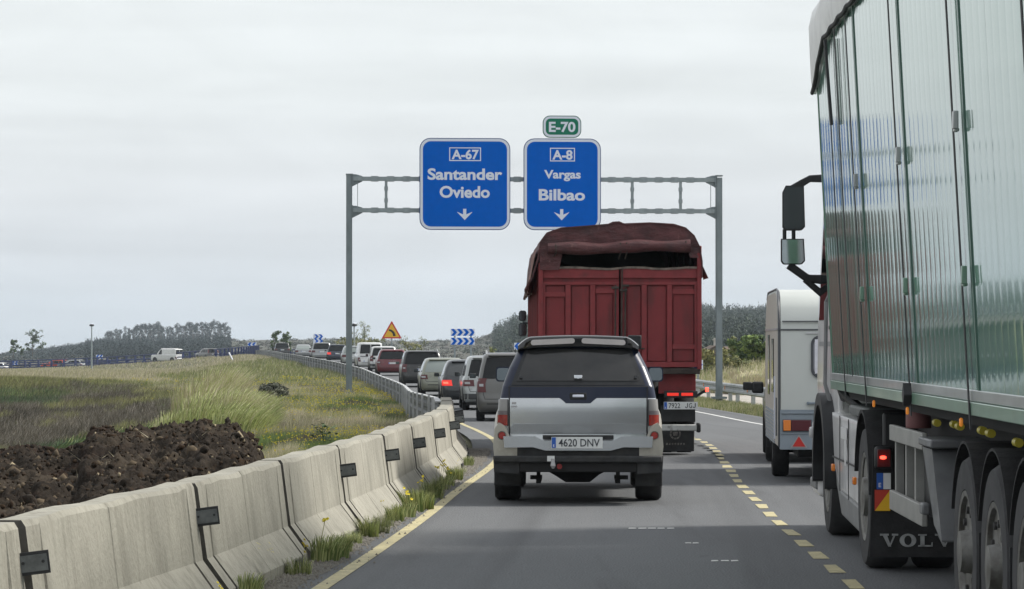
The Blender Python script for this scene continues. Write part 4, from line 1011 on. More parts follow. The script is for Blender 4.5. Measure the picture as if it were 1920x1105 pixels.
# flared wings over the wheels, with dark lower cladding and mud flaps
for yc, nm in ((1.12, 'rear'), (4.02, 'front')):
    for sg in (-1, 1):
        rings = []
        for k in range(25):
            an = R(-10+(178 if nm == 'rear' else 200)*k/24); c, s_ = math.cos(an), math.sin(an)
            rings.append([(sg*xx, yc+rr*c, .40+rr*s_) for xx, rr in ((.76, .42), (.868, .42), (.874, .45), (.866, .50), (.835, .575), (.80, .62), (.76, .62))])
        mb = MB(); mb.loft(rings, True, True, 0, True); mb.build('wheel_flare', m_flare, PK, sharp=50)
    for sg in (-1, 1):
        wheel(PK, sg*.872, yc, .385, .27, sg)
for sg in (-1, 1):
    mb = MB(); mb.box(sg*.585, sg*.868, .53, .56, .17, .56); mb.build('mud_flap', m_clad, PK, bevel=.012)
    # rear bumper corner filling the wing behind the wheel
    mb = MB(); P = [(.62, .50), (.855, .50), (.866, .60), (.850, .78), (.81, .84), (.74, .80), (.70, .70), (.62, .64)]
    mb.loft([[(sg*x, .055, z) for x, z in P], [(sg*x, .02, z*.98+.012) for x, z in P][::1]]); mb.loft([[(sg*x, .055, z) for x, z in P], [(sg*x, .62, z) for x, z in P]])
    mb.build('bumper_corner', m_flare, PK, bevel=.02)
    mb = MB(); P = [(.60, .315), (.855, .335), (.865, .50), (.60, .50)]
    mb.loft([[(sg*x, .02, z) for x, z in P], [(sg*x, .56, z) for x, z in P]]); mb.build('wing_cladding', m_clad, PK, bevel=.02)
    mb = MB(); mb.cyl((sg*.775, .012, .708), (sg*.775, .035, .708), .036, n=14); mb.build('round_reflector', MT['lamp_red'], PK, sharp=40)
    MB().cyl((sg*.775, .02, .708), (sg*.775, .038, .708), .045, n=14).build('reflector_bezel', MT['black'], PK, sharp=40)
mb = MB(); mb.cbox((-.62, .045, .595), (.10, .03, .045)); mb.build('fog_lamp', MT['red_lens'], PK, bevel=.008)
mb = MB(); mb.cbox((.61, .045, .60), (.10, .03, .04)); mb.build('reverse_lamp', MT['black'], PK, bevel=.008)
# silver bumper with swept plate recess, black step bar below
P = [(-.76, .70), (-.44, .70), (-.35, .655), (.35, .655), (.44, .70), (.76, .70), (.75, .585), (.46, .59), (.33, .556), (-.33, .556), (-.46, .59), (-.75, .585)]
mb = MB(); mb.prism_y(P, -.02, .16); mb.build('rear_bumper', m_sil, PK, bevel=.014)
mb = MB(); mb.box(-.74, .74, .03, .16, .50, .64); mb.build('bumper_shade_block', m_clad, PK)  # black block stands in for the shadow under the silver bumper
mb = MB(); mb.box(-.36, .36, -.008, .02, .668, .712); mb.build('plate_lamp_bar', m_clad, PK)
for x in (-.27, -.02, .24): MB().cbox((x, -.02, .70), (.06, .02, .022)).build('plate_lamp', MT['black'], PK)
mb = MB(); mb.box(-.855, .855, -.03, .12, .435, .502); mb.build('step_bar', m_clad, PK, bevel=.014)
mb = MB(); mb.box(-.60, .60, .02, .10, .335, .434); mb.build('tow_frame', MT['dark'], PK, bevel=.01)
number_plate(PK, (-.012, -.035, .637), '4620 DNV', .52, .115)
MB().cbox((-.277, -.036, .475), (.075, .014, .055)).build('small_sticker', MT['plate_white'], PK)
mb = MB(); mb.lathe_z((-.255, -.06, .375), [(0, .012), (.03, .03), (.06, .022), (.1, .02)], 12); mb.build('tow_ball', MT['clear_lens'], PK)
MB().cyl((-.19, -.03, .395), (-.19, .0, .395), .028, n=12).build('trailer_socket', MT['lamp_red'], PK)
# axle, differential, springs, exhaust, spare
mb = MB(); mb.cyl((-.62, 1.12, .385), (.62, 1.12, .385), .05, n=10); mb.lathe_z((0, 1.12, .21), [(0, .05), (.05, .14), (.16, .19), (.26, .16), (.32, .06)], 16)
mb.add([], []); mb.build('rear_axle', MT['dark'], PK)
mb = MB(); P = [(-.38, .34), (-.24, .26), (-.13, .19), (.12, .19), (.22, .27), (.36, .34), (.36, .42), (-.38, .42)]; mb.prism_y(P, .95, 1.05); mb.build('differential_guard', MT['dark'], PK, bevel=.02)
for sg in (-1, 1):
    mb = MB(); mb.box(sg*.41-.02, sg*.41+.02, .5, .56, .20, .42); mb.box(sg*.41-.025, sg*.41+.025, .52, 1.7, .20, .235); mb.box(sg*.455-.04, sg*.455+.06, .5, .6, .24, .28); mb.build('leaf_spring', MT['dark'], PK)
mb = MB(); mb.box(-.55, .55, .25, 4.7, .40, .50); mb.build('chassis_frame', MT['dark'], PK)
mb = MB(); mb.lathe_z((-.02, .62, .36), [(0, .30), (.04, .34), (.10, .34), (.12, .28)], 20); mb.build('spare_wheel', MT['tyre'], PK)
# mirrors and snorkel
for sg in (-1, 1):
    P = rrect(-.085, .085, -.085, .085, .035, 4); mb = MB(); cx = sg*(.845 if sg < 0 else .875)
    mb.loft([[(cx+x, 3.40, 1.295+z) for x, z in P], [(cx+x*.95, 3.46, 1.295+z*.95) for x, z in P], [(cx+x*.6, 3.52, 1.295+z*.6) for x, z in P]])
    m = mb.build('door_mirror', m_navy, PK, bevel=.004)
    P = rrect(-.072, .072, -.07, .07, .03, 4); mb = MB(); mb.add([(cx+x, 3.396, 1.295+z) for x, z in P], [tuple(range(len(P)))]); mb.build('mirror_glass', MT['mirror_dim'], m, rec=False)
    mb = MB(); mb.box(cx-sg*.2, cx-sg*.09, 3.43, 3.5, 1.20, 1.25); mb.build('mirror_arm', MT['black'], m)
mb = MB(); mb.tube([(.80, 3.9, 1.12), (.74, 3.75, 1.3), (.64, 3.3, 1.56), (.63, 3.22, 1.62)], .035, 8); mb.cbox((.635, 3.2, 1.66), (.15, .14, .15)); mb.build('snorkel', MT['black'], PK, bevel=.012)
# ------------------------------------------------------------------ red cattle/scrap truck with tarpaulin
RT = thing('red_truck', 'weathered red box truck with tarpaulin roof and open top gap ahead of the pickup', 'truck', (1.587, 43.9, 0), .012)
m_red = mat('red_box_paint', (.185, .021, .025), .7, var=.12, vscale=2.2, bump=.1, bscale=30); layer(m_red, (.055, .018, .017), 3.0, .48, .74, .8, stretch=(1.5, 1.5, .35)); layer(m_red, (.24, .10, .085), 13, .66, .72, .5, stretch=(2, 2, .3)); layer(m_red, (.07, .035, .022), 22, .66, .72, .7); layer(m_red, (.21, .045, .042), 7, .60, .8, .4)
m_red2 = mat('red_frame_paint', (.205, .026, .030), .68, var=.14, vscale=4); layer(m_red2, (.07, .025, .022), 5, .52, .8, .7)
m_tarp = mat('red_tarpaulin', (.085, .026, .028), .7, var=.3, vscale=4, bump=1.0, bscale=9, stretch=(1, 1, 2.2)); layer(m_tarp, (.035, .018, .02), 2.2, .45, .7, .8); layer(m_tarp, (.20, .095, .085), 16, .60, .74, .6, stretch=(1, 1, .4))
m_tarp2 = mat('faded_tarpaulin', (.20, .085, .07), .75, var=.25, vscale=4, bump=.4, bscale=9)
m_rust = mat('dirty_rail', (.045, .035, .030), .85, var=.4, vscale=6)
HB = 1.18; ZF, ZD = 1.28, 2.776; LEN = 8.2
mb = MB(); mb.box(-HB, HB, 0.0, LEN, ZF-.09, ZF-.005); mb.build('floor_frame', m_rust, RT, bevel=.01)
for sg, nm in ((-1, 'l'), (1, 'r')):
    mb = MB(); mb.box(sg*(HB-.04), sg*HB, .06, LEN, ZF, ZD+.02)
    y = .3
    while y < LEN-.1:
        mb.box(sg*HB, sg*(HB+.035), y, y+.09, ZF, ZD); y += .48
    mb.build('side_wall', m_red, RT)
MB().prism_y([(-HB, ZF), (HB, ZF), (HB+.02, 2.9), (1.13, 3.15), (1.0, 3.32), (.8, 3.385), (.0, 3.40), (-.85, 3.33), (-1.06, 3.25), (-HB, 3.08)], LEN-.05, LEN).build('front_wall', MT['dark'], RT)
# two rear door leaves with pressed frames and recessed panels
def leaf(x0, x1, posts):
    d = MB(); d.box(x0, x1, .055, .085, ZF+.01, ZD-.03); o = d.build('rear_door', m_red, RT)
    tz = 2.515
    mb = MB(); mb.box(x0, x1, -.0, .055, 2.50, 2.545); mb.box(x0, x1, .02, .055, 2.60, ZD-.03); mb.box(x0, x1, .0, .055, ZF+.01, ZF+.085)
    for p in posts: mb.box(p-.038, p+.038, .0, .055, ZF+.085, 2.50)
    mb.build('door_frame', m_red2, o, bevel=.006, rec=True)
    for a, b in zip(posts[:-1], posts[1:]):
        MB().box(a+.05, b-.05, .035, .055, ZF+.10, 2.485).build('door_panel', m_red, o, bevel=.006)
    return o
ol = leaf(-HB+.005, -.012, [-1.135, -.763, -.40, -.055]); orr = leaf(.012, HB-.005, [.055, .356, .73, 1.135])
for a, b, z, o in ((-1.10, -.80, 2.36, ol), (.77, 1.10, 2.40, orr), (-.36, -.09, 2.41, ol), (.77, 1.10, 1.59, orr), (-1.10, -.80, 1.62, ol)):
    MB().box(a, b, .005, .036, z-.035, z+.035).build('door_rib', m_red2, o, bevel=.005)
for x, z0, z1 in ((-.075, 1.32, 2.5), (.07, 1.36, 2.46), (.02, 1.3, 2.74)):
    MB().tube([(x, -.02, z0), (x+.01, -.02, z1)], .013, 6).build('latch_rod', m_rust, RT)
for x, z in ((-.07, 2.46), (.08, 2.49), (.05, 2.42), (-.06, 1.6), (.06, 1.58)):
    MB().cbox((x, -.022, z), (.11, .025, .035)).build('latch', m_rust, RT, bevel=.005)
MB().tube([(.08, -.025, 1.56), (.36, -.03, 1.565)], .011, 6).build('latch_handle', m_rust, RT)
for sg in (-1, 1):
    MB().box(sg*(HB-.045), sg*(HB+.02), -.035, .06, ZF-.02, ZD+.30 if sg > 0 else ZD+.05).build('corner_post', m_red2, RT, bevel=.006)
# uneven pale top edge of the doors
mb = MB(); rg_ = []
for x in np.linspace(-HB+.03, HB-.03, 25):
    z = ZD-.03+.012*math.sin(x*7)+.010*random.random(); rg_.append([(x, -.0, z-.02), (x, -.0, z+.012), (x, .085, z+.012), (x, .085, z-.02)])
mb.loft(rg_); mb.build('door_top_edge', MT['worn_edge'] if 'worn_edge' in MT else m_rust, RT)
# tarpaulin over hoops: outline sags and bulges, open gap above the doors
OUT = [(-1.30, 2.42), (-1.245, 2.62), (-1.225, 2.90), (-1.185, 3.12), (-1.07, 3.27), (-.85, 3.345), (-.45, 3.375), (-.15, 3.40), (-.09, 3.43), (.0, 3.435), (.07, 3.405), (.45, 3.42), (.80, 3.40), (.98, 3.345), (1.10, 3.23), (1.175, 3.05), (1.205, 2.85), (1.225, 2.62)]
INN = [(x*.985, z-.02) for x, z in OUT]
mb = MB(); rings = []
for i, y in enumerate(np.linspace(-.06, LEN, 19)):
    sag = .018*math.sin(i*1.9); fl = .10*math.exp(-y*1.0)
    o_ = [(x + (-(fl+.03*math.sin(y*3))*max(0, (2.8-z))/.4 if x < -1 else 0) + .012*math.sin(y*2.3+z*7), y+.0*x, z+sag*(1 if abs(x) < 1 else .2) + (.02*math.sin(y*5+x*3) if z < 2.7 else 0)) for x, z in OUT]
    rings.append(o_ + [(x*.985, y_, z-.02) for x, y_, z in o_[::-1]])
mb.loft(rings, True, True, 0, True); tp = mb.build('tarpaulin', m_tarp, RT, sharp=60)
# rear valance: cloth between the roof edge and the rolled flap, with side flaps
rl = lambda x: 3.07+.055*(x+1.05)/2.1
mb = MB(); cols = np.linspace(-1.18, 1.17, 34); v = []; zt_ = np.array(OUT)[4:15]
for x in cols:
    ztop = float(np.interp(x, np.array(OUT)[:, 0], np.array(OUT)[:, 1]))-.012
    zb = rl(x)
    if x < -.86: zb = 2.72
    if x > 1.02: zb = 2.95
    if x > 1.02: zb = 2.90
    for k in range(5):
        f = k/4; v.append((x, -.045+.03*math.sin(x*9+f*4)*f*(1-f)*2+.012*math.sin(x*23)*f, ztop+(zb-ztop)*f))
fs = []
for i in range(len(cols)-1):
    for k in range(4):
        a = i*5+k; fs.append((a, a+5, a+6, a+1))
mb.add(v, fs, 0, True); mb.build('rear_valance', m_tarp, tp, rec=False)
mb = MB(); pts = [(x, -.10, rl(x)-.045+.012*math.sin(x*5)) for x in np.linspace(-1.06, 1.03, 24)]
mb.tube(pts, [.088+.012*math.sin(x*8) for x in np.linspace(-1, 1, 24)], 10); mb.build('rolled_flap', m_tarp, RT, sharp=60)
for x in (-.95, .0, .09, .96): MB().tube([(x, -.18, rl(x)+.02), (x+.01, -.16, rl(x)-.1), (x-.02, -.06, rl(x)-.22 if abs(x) < .5 else rl(x)-.15)], .010, 5).build('tie_cord', m_rust, RT)
# hem of the side sheet, faded and fluttering at the left rear corner
mb = MB(); v = []
for i, y in enumerate(np.linspace(-.08, 3.6, 22)):
    for k in range(6):
        f = k/5; fl = (.11*math.exp(-y*.7)+.025*math.sin(y*6))*f
        v.append((-1.235-fl-.02*f, y, 3.02-.60*f+.025*math.sin(y*7)*f-.03*(y < .2)*f))
mb.add(v, [(i*6+k, i*6+k+1, i*6+k+7, i*6+k+6) for i in range(21) for k in range(5)], 0, True); mb.build('loose_hem', m_tarp2, tp, rec=False)
mb = MB(); mb.add([(1.215, -.05, 2.78), (1.30, -.04, 2.60), (1.24, .2, 2.58), (1.21, .2, 2.8)], [(0, 1, 2, 3)]); mb.build('torn_corner', m_tarp2, tp, rec=False)
# things glimpsed inside the load space: hoops
for y in (1.2, 2.6, 4.2, 5.8):
    MB().tube([(-1.14, y, 2.75), (-1.12, y, 3.1), (-.95, y, 3.28), (0, y, 3.33), (.95, y, 3.3), (1.1, y, 3.1), (1.14, y, 2.75)], .025, 6).build('roof_hoop', m_rust, RT)
MB().box(-HB+.05, HB-.05, 2.5, LEN-.1, ZF, 2.72).build('load', MT['dark'], RT)
# underside: red rear panel, lamps, plate, bumper, mud flaps, wheels
for sg in (-1, 1):
    MB().box(sg*.58, sg*1.13, .22, .26, .90, ZF-.09).build('rear_panel', m_red2, RT, bevel=.006)
    lb = MB().box(sg*.66, sg*1.15, .12, .22, .84, .94).build('lamp_board', MT['black'], RT, bevel=.006)
    for k in range(2):
        x0 = sg*(.70+.21*k); MB().box(x0, x0+sg*.17, .10, .12, .868, .912).build('tail_light', MT['red_lit'], lb, bevel=.004)
    MB().tube([(sg*1.13, .15, .86), (sg*1.22, .1, .92), (sg*1.28, .08, .955)], .02, 6).build('marker_arm', MT['black'], RT)
    MB().cbox((sg*1.285, .07, .96), (.05, .05, .06)).build('marker_lamp', MT['red_bulb'], RT, bevel=.01)
    MB().box(sg*.52, sg*1.12, .42, .445, .04 if sg > 0 else .06, .44).build('mud_flap', m_clad, RT, bevel=.008)
    MB().box(sg*.62, sg*1.13, .30, .34, .48, .72).build('mudguard_panel', MT['black'], RT, bevel=.008)
    for k in (0, 1):
        wheel(RT, sg*(1.14-.30*k), 1.05, .50, .26, sg); 
    wheel(RT, sg*1.12, 7.4, .50, .28, sg); wheel(RT, sg*1.14, 2.42, .50, .26, sg)
pl_ = number_plate(RT, (.90, .09, .725), None, .50, .11)
text('E', .024, MT['sign_white'], pl_, (-.225, -.011, -.042), .02)
text('7922', .073, MT['plate_ink'], pl_, (-.095, -.0095, -.036), .012, .17); text('G', .073, MT['plate_ink'], pl_, (.142, -.0095, -.036), .012, .046)
for xj in (.062, .176):
    mb = MB(); q_ = [(xj+.030, .037), (xj+.042, .037), (xj+.042, -.012), (xj+.037, -.028), (xj+.020, -.037), (xj+.004, -.030), (xj, -.014), (xj+.011, -.014), (xj+.014, -.022), (xj+.021, -.026), (xj+.028, -.022), (xj+.030, -.010)]
    y_ = -.0095
    mb.add([(x, y_, z) for x, z in q_], [(0, 1, 2, 11), (11, 2, 3, 10), (10, 3, 4, 9), (9, 4, 5, 8), (8, 5, 6, 7)]); mb.build('lettering', MT['plate_ink'], pl_, rec=False)
MB().box(-1.15, 1.15, .05, .17, .355, .445).build('bumper_bar', MT['worn_white'], RT, bevel=.012)
for sg in (-1, 1): MB().cbox((sg*1.16, .10, .40), (.06, .15, .14)).build('bumper_end', MT['black'], RT, bevel=.02)
for sg in (-1, 1): MB().box(sg*.38-.05, sg*.38+.05, .1, 8.5, .80, 1.18).build('chassis_rail', MT['dark'], RT)
# worn pale crest on the mud flap (round badge with wings under it)
for sg in (1,):
    mb = MB(); y = .415
    for a0 in range(10):
        a = R(36*a0); b = R(36*a0+30); mb.add([(.84+.085*math.cos(a), y, .30+.085*math.sin(a)), (.84+.085*math.cos(b), y, .30+.085*math.sin(b)), (.84+.06*math.cos(b), y, .30+.06*math.sin(b)), (.84+.06*math.cos(a), y, .30+.06*math.sin(a))], [(0, 1, 2, 3)])
    mb.add([(.81, y, .27), (.87, y, .27), (.88, y, .33), (.80, y, .33)], [(0, 1, 2, 3)])
    for k in range(7): mb.add([(.70+.042*k, y, .135), (.726+.042*k, y, .135), (.73+.042*k, y, .165), (.704+.042*k, y, .165)], [(0, 1, 2, 3)])
    mb.add([(.60, y, .24), (.64, y, .24), (.64, y, .36), (.61, y, .36)], [(0, 1, 2, 3)])
    MT['worn_print'] = mat('worn_print', (.16, .15, .14), .8, var=.4, vscale=30); tag(mb.build('flap_print', MT['worn_print'], RT, rec=False), kind='stuff')
# cab ahead of the box with its left mirrors
mb = MB(); B2 = Body([(.45, 1.15, 0, 2.1, .12), (1.2, 1.2, 0, 2.15, .12), (1.7, 1.18, 0, 2.1, .12), (2.55, 1.08, .05, 1.85, .18), (2.7, .9, .2, 1.6, .2)]); B2.shell(mb, .45, 2.7)
mb.xform(Matrix.Translation((0, LEN+.35, 0))); mb.build('cab', CP_['white'], RT, sharp=50)
for z0, z1, w_ in ((1.76, 2.0, .125), (2.03, 2.22, .115)):
    for sg in (-1, 1):
        P = [(sg*1.29+x, z) for x, z in rrect(-w_/2-.01, w_/2+.01, z0, z1, .045, 4)]
        mb = MB(); mb.prism_y(P, 9.0, 9.09); m = mb.build('cab_mirror', MT['black'], RT, bevel=.01)
        P = [(sg*1.29+x, z) for x, z in rrect(-w_/2+.005, w_/2-.005, z0+.02, z1-.02, .03, 4)]
        MB().add([(x, 8.994, z) for x, z in P], [tuple(range(len(P)))]).build('mirror_glass', MT['mirror_dim'], m, rec=False)
for sg in (-1, 1): MB().tube([(sg*1.10, 9.1, 1.98), (sg*1.29, 9.08, 2.01)], .02, 6).build('mirror_arm', MT['black'], RT)

# ------------------------------------------------------------------ tractor and trailer in the right lane
THD = -.0255
SB = 17.0
def tl_(s_, n, z): return (n, s_-SB, z)          # truck frame -> local (x right of the left side, y forward)
TRL = (2.01+.0255*SB, SB, 0)
TR = thing('semi_trailer', 'tall pale green ribbed semi trailer with grey tarpaulin top filling the right edge', 'trailer', TRL, THD)
m_green = mat('green_ribbed_panel', (.20, .365, .295), .07, .0, spec=.85, coat=.25)
t_, b_, l_ = nodes_of(m_green); layer(m_green, (.25, .40, .335), .6, .45, .75, .6)
b_.inputs['Specular Tint'].default_value = (.86, 1.0, .95, 1)
b_.inputs['Roughness'].default_value = .085; b_.inputs['Coat Roughness'].default_value = .03
m_gedge = mat('green_trim', (.17, .30, .22), .3, var=.1, vscale=3, coat=.3); m_gseam = mat('dark_green_seam', (.085, .165, .135), .35)
m_gband = mat('grey_side_band', (.36, .38, .38), .3, var=.12, vscale=6, coat=.3, stretch=(1, .4, 1))
m_tgrey = mat('grey_tarpaulin', (.84, .845, .84), .8, var=.08, vscale=2, bump=.6, bscale=5); layer(m_tgrey, (.55, .555, .55), 4, .58, .8, .5, stretch=(1, .4, 1.4))
m_strap = mat('dark_strap', (.035, .035, .038), .7)
S0, S1 = 24.5, 10.9
LEAN = .052; ZB = 1.285
def tz(s_, n, z): return (n - LEAN*(z-ZB), s_-SB, z)
# posts (seams) divide the side into bays of narrow convex ribs
POSTS = [24.47, 21.05, 18.15, 15.30, 12.70, 10.92]
for bi in range(len(POSTS)-1):
    a, b = POSTS[bi], POSTS[bi+1]; nr = int(round((a-b-.10)/.235)); wd_ = (a-b-.10)/nr
    mb = MB()
    for k in range(nr):
        s0 = a-.05-k*wd_; tilt = random.gauss(0, .00035)
        vs = []; m = 7
        for i in range(m):
            f = i/(m-1); e = -(.0004*(1-(2*f-1)**2)) + tilt*(f-.5) - (.0 if 0 < i < m-1 else -.0004)
            sy = s0-f*wd_
            for z in (1.405, 2.2, 3.1, 4.16): vs.append(tz(sy, e, z))
        fs = []
        for i in range(m-1):
            for q in range(3): c = i*4+q; fs.append((c, c+1, c+5, c+4))
        mb.add(vs, fs, 0, True)
    mb.build('ribbed_panel', m_green, TR, rec=False, sharp=14)
    mb = MB(); mb.add([tz(a-.02, .006, 1.40), tz(b+.02, .006, 1.40), tz(b+.02, .006, 4.16), tz(a-.02, .006, 4.16)], [(0, 1, 2, 3)]); mb.build('panel_backing', m_gseam, TR, rec=False)
for i, p in enumerate(POSTS):
    mb = MB(); c = [tz(p-.014, -.006, 1.39), tz(p+.014, -.006, 1.39), tz(p+.014, .02, 1.39), tz(p-.014, .02, 1.39)]; d = [tz(p-.014, -.006, 4.15), tz(p+.014, -.006, 4.15), tz(p+.014, .02, 4.15), tz(p-.014, .02, 4.15)]
    mb.loft([c, d]); mb.build('side_post', m_gseam if i else m_gedge, TR)
    if 0 < i < len(POSTS)-1:
        zt0 = 4.05; mb = MB(); st = p+.24+.05*(i == 1)
        mb.loft([[tz(st-.022, -.030, 1.20), tz(st+.022, -.030, 1.20), tz(st+.022, -.024, 1.20), tz(st-.022, -.024, 1.20)], [tz(st-.022+.06, -.030, zt0), tz(st+.022+.06, -.030, zt0), tz(st+.022+.06, -.024, zt0), tz(st-.022+.06, -.024, zt0)]])
        mb.build('tie_strap', m_strap, TR)
        for z in (2.0, 2.80):
            mb = MB(); c = tz(p+.10, -.035, z); mb.cbox(c, (.028, .05, .095)); mb.cbox(tz(p+.13, -.03, z-.05), (.025, .08, .018)); mb.build('clip', m_gedge if z < 2.5 else m_gband, TR, bevel=.006)
        if i == 2:
            mb = MB(); c = Vector(tz(st, -.05, 1.33)); mb.loft([[c+Vector((-.02, .075, 0)), c+Vector((-.02, .0, .075)), c+Vector((-.02, -.06, 0)), c+Vector((-.02, 0, -.07))], [c+Vector((.03, .075, 0)), c+Vector((.03, .0, .075)), c+Vector((.03, -.06, 0)), c+Vector((.03, 0, -.07))]]); mb.build('strap_buckle', m_strap, TR, bevel=.006)
for x0, z0, z1, m, nm, n0 in ((0, 1.345, 1.405, m_gband, 'grey_band', -.008), (0, 1.272, 1.343, m_gedge, 'bottom_rail', -.022)):
    mb = MB(); q = lambda s_, n, z: tz(s_, n, z)
    mb.loft([[q(S0, n0, z0), q(S0, n0, z1), q(S0, .1, z1), q(S0, .1, z0)], [q(S1, n0, z0), q(S1, n0, z1), q(S1, .1, z1), q(S1, .1, z0)]]); mb.build(nm, m, TR, bevel=.005)
mb = MB(); mb.loft([[tz(S0+.012, .0, 1.3), tz(S0+.012, .0, 3.9), tz(S0+.012, 2.53, 3.9), tz(S0+.012, 2.53, 1.3)], [tz(S0, .0, 1.3), tz(S0, .0, 3.9), tz(S0, 2.53, 3.9), tz(S0, 2.53, 1.3)]]); mb.build('front_bulkhead', m_gedge, TR)
mb = MB(); mb.loft([[tz(S0, 2.50, 1.3), tz(S0, 2.50, 4.15), tz(S0, 2.53, 4.15), tz(S0, 2.53, 1.3)], [tz(S1, 2.50, 1.3), tz(S1, 2.50, 4.15), tz(S1, 2.53, 4.15), tz(S1, 2.53, 1.3)]]); mb.build('right_side_wall', m_green, TR)
mb = MB(); mb.loft([[tz(S1, 0, 1.3), tz(S1, 0, 4.15), tz(S1, 2.53, 4.15), tz(S1, 2.53, 1.3)], [tz(S1-.05, 0, 1.3), tz(S1-.05, 0, 4.15), tz(S1-.05, 2.53, 4.15), tz(S1-.05, 2.53, 1.3)]]); mb.build('rear_doors', m_gedge, TR)
mb = MB(); mb.loft([[tz(S0, .1, 1.2), tz(S0, .1, 1.30), tz(S0, 2.45, 1.30), tz(S0, 2.45, 1.2)], [tz(S1, .1, 1.2), tz(S1, .1, 1.30), tz(S1, 2.45, 1.30), tz(S1, 2.45, 1.2)]]); mb.build('floor', MT['dark'], TR)
# tarpaulin cover: hangs lower at the front corner, dark hem cord, wrinkles
def hem(s_): return float(np.interp(s_, [10.9, 20.9, 22.2, 23.35, 24.0, 24.6], [4.03, 4.03, 4.03, 4.02, 3.86, 3.70]))
mb = MB(); rings = []
for i, s_ in enumerate(np.linspace(24.62, 10.9, 46)):
    h0 = hem(s_); top = 4.5+.05*math.sin(s_*2.1); wv_ = .014*math.sin(s_*5.3)+.01*math.sin(s_*11)
    pr = [(-.022+wv_, h0), (-.035+wv_*.5, h0+.12), (-.035, 4.25), (.0, 4.38), (.2, top-.04), (1.26, top+.04), (2.3, top-.04), (2.55, 4.3), (2.57, h0), (2.53, h0), (2.50, 4.2), (1.26, top-.05), (.1, 4.2), (.0, h0)]
    rings.append([tz(s_, n, z) for n, z in pr])
mb.loft(rings, True, True, 0, True); mb.build('tarpaulin_cover', m_tgrey, TR, sharp=55)
mb = MB(); mb.tube([tz(s_, -.032, hem(s_)+.012*math.sin(s_*9)) for s_ in np.linspace(24.64, 10.9, 60)], .018, 6); mb.build('hem_cord', m_strap, TR)
mb = MB(); mb.loft([[tz(22.95, -.06, 3.98), tz(22.88, -.06, 3.98), tz(22.88, -.04, 3.98), tz(22.95, -.04, 3.98)], [tz(22.90, -.05, 3.32), tz(22.80, -.05, 3.32), tz(22.80, -.03, 3.32), tz(22.90, -.03, 3.32)]]); mb.build('loose_strap', m_strap, TR)
mb = MB(); mb.loft([[tz(22.3, -.035, 4.05), tz(22.24, -.035, 4.05), tz(22.24, -.03, 4.05), tz(22.3, -.03, 4.05)], [tz(22.3, -.035, 1.40), tz(22.26, -.035, 1.40), tz(22.26, -.03, 1.40), tz(22.3, -.03, 1.40)]]); mb.build('tie_strap', m_strap, TR)
mb = MB(); st = 23.05; mb.loft([[tz(st-.02, -.03, 1.22), tz(st+.02, -.03, 1.22), tz(st+.02, -.024, 1.22), tz(st-.02, -.024, 1.22)], [tz(st-.02, -.03, 4.0), tz(st+.02, -.03, 4.0), tz(st+.02, -.024, 4.0), tz(st-.02, -.024, 4.0)]]); mb.build('tie_strap', m_strap, TR)
# side marker lamps under the rail
for s_ in (21.35, 19.1, 16.35, 13.85):
    MB().cbox(tl_(s_, .03, 1.215), (.02, .03, .05)).build('side_marker', MT['orange_lit'], TR, bevel=.012)
# axles with dusty super-single wheels, hub bolts, mudguards
AX = (16.20, 15.05, 13.90, )
for s_ in AX:
    for sg, xo in ((-1, .03), (1, 2.50)):
        t = MB(); x = xo
        t.lathe_x((x, s_-SB, .52), [(-sg*.38, .33), (-sg*.38, .49), (-sg*.34, .52), (-sg*.04, .52), (0, .49), (0, .335)], 44); tw_ = t.build('wheel', MT['tyre_dusty'], TR, sharp=50)
        t = MB(); t.lathe_x((x, s_-SB, .52), [(-sg*.03, .335), (-sg*.0, .33), (-sg*.004, .30), (-sg*.07, .285), (-sg*.085, .17), (-sg*.04, .165), (-sg*.03, .12), (sg*.03, .11), (sg*.035, .02)], 40)
        t.build('rim', MT['rim_dirty'], tw_, sharp=35)
        t = MB()
        for k in range(10):
            a = 2*PI*k/10+.2*s_; c = (x-sg*.08, s_-SB+.225*math.cos(a), .52+.225*math.sin(a)); e = (x-sg*.015, c[1], c[2]); t.cyl(c, e, .024, .020, 8)
        tag(t.build('wheel_nuts', MT['dark_hub'], tw_), kind='stuff')
        P = []
        for k in range(15):
            a = R(20+140*k/14); P.append((s_-SB+.60*math.cos(a), .52+.60*math.sin(a)))
        P2 = [(s_-SB+.585*math.cos(R(160-140*k/14)), .52+.585*math.sin(R(160-140*k/14))) for k in range(15)]
        mb = MB(); mb.prism_x(P+P2, x-sg*.40, x+sg*.005); mb.build('mudguard', MT['tyre'], TR)
        mb = MB(); mb.box(x-sg*.36, x-sg*.0, s_-SB-.585, s_-SB-.575, .28, .66); mb.build('mud_flap', MT['black'], TR)
    MB().cyl(tl_(s_, .1, .52), tl_(s_, 2.43, .52), .075, n=10).build('axle', MT['dark'], TR)
m_ycap = mat('yellow_cap', (.50, .42, .035), .4, var=.15, vscale=10)
for s_, z in ((18.1, 1.165), (17.22, 1.18), (16.98, 1.175), (16.0, 1.18), (15.68, 1.175), (14.68, 1.16)):
    MB().cyl(tl_(s_-.05, .10, z), tl_(s_+.06, .10, z), .023, n=10).build('yellow_cap', m_ycap, TR, sharp=40)
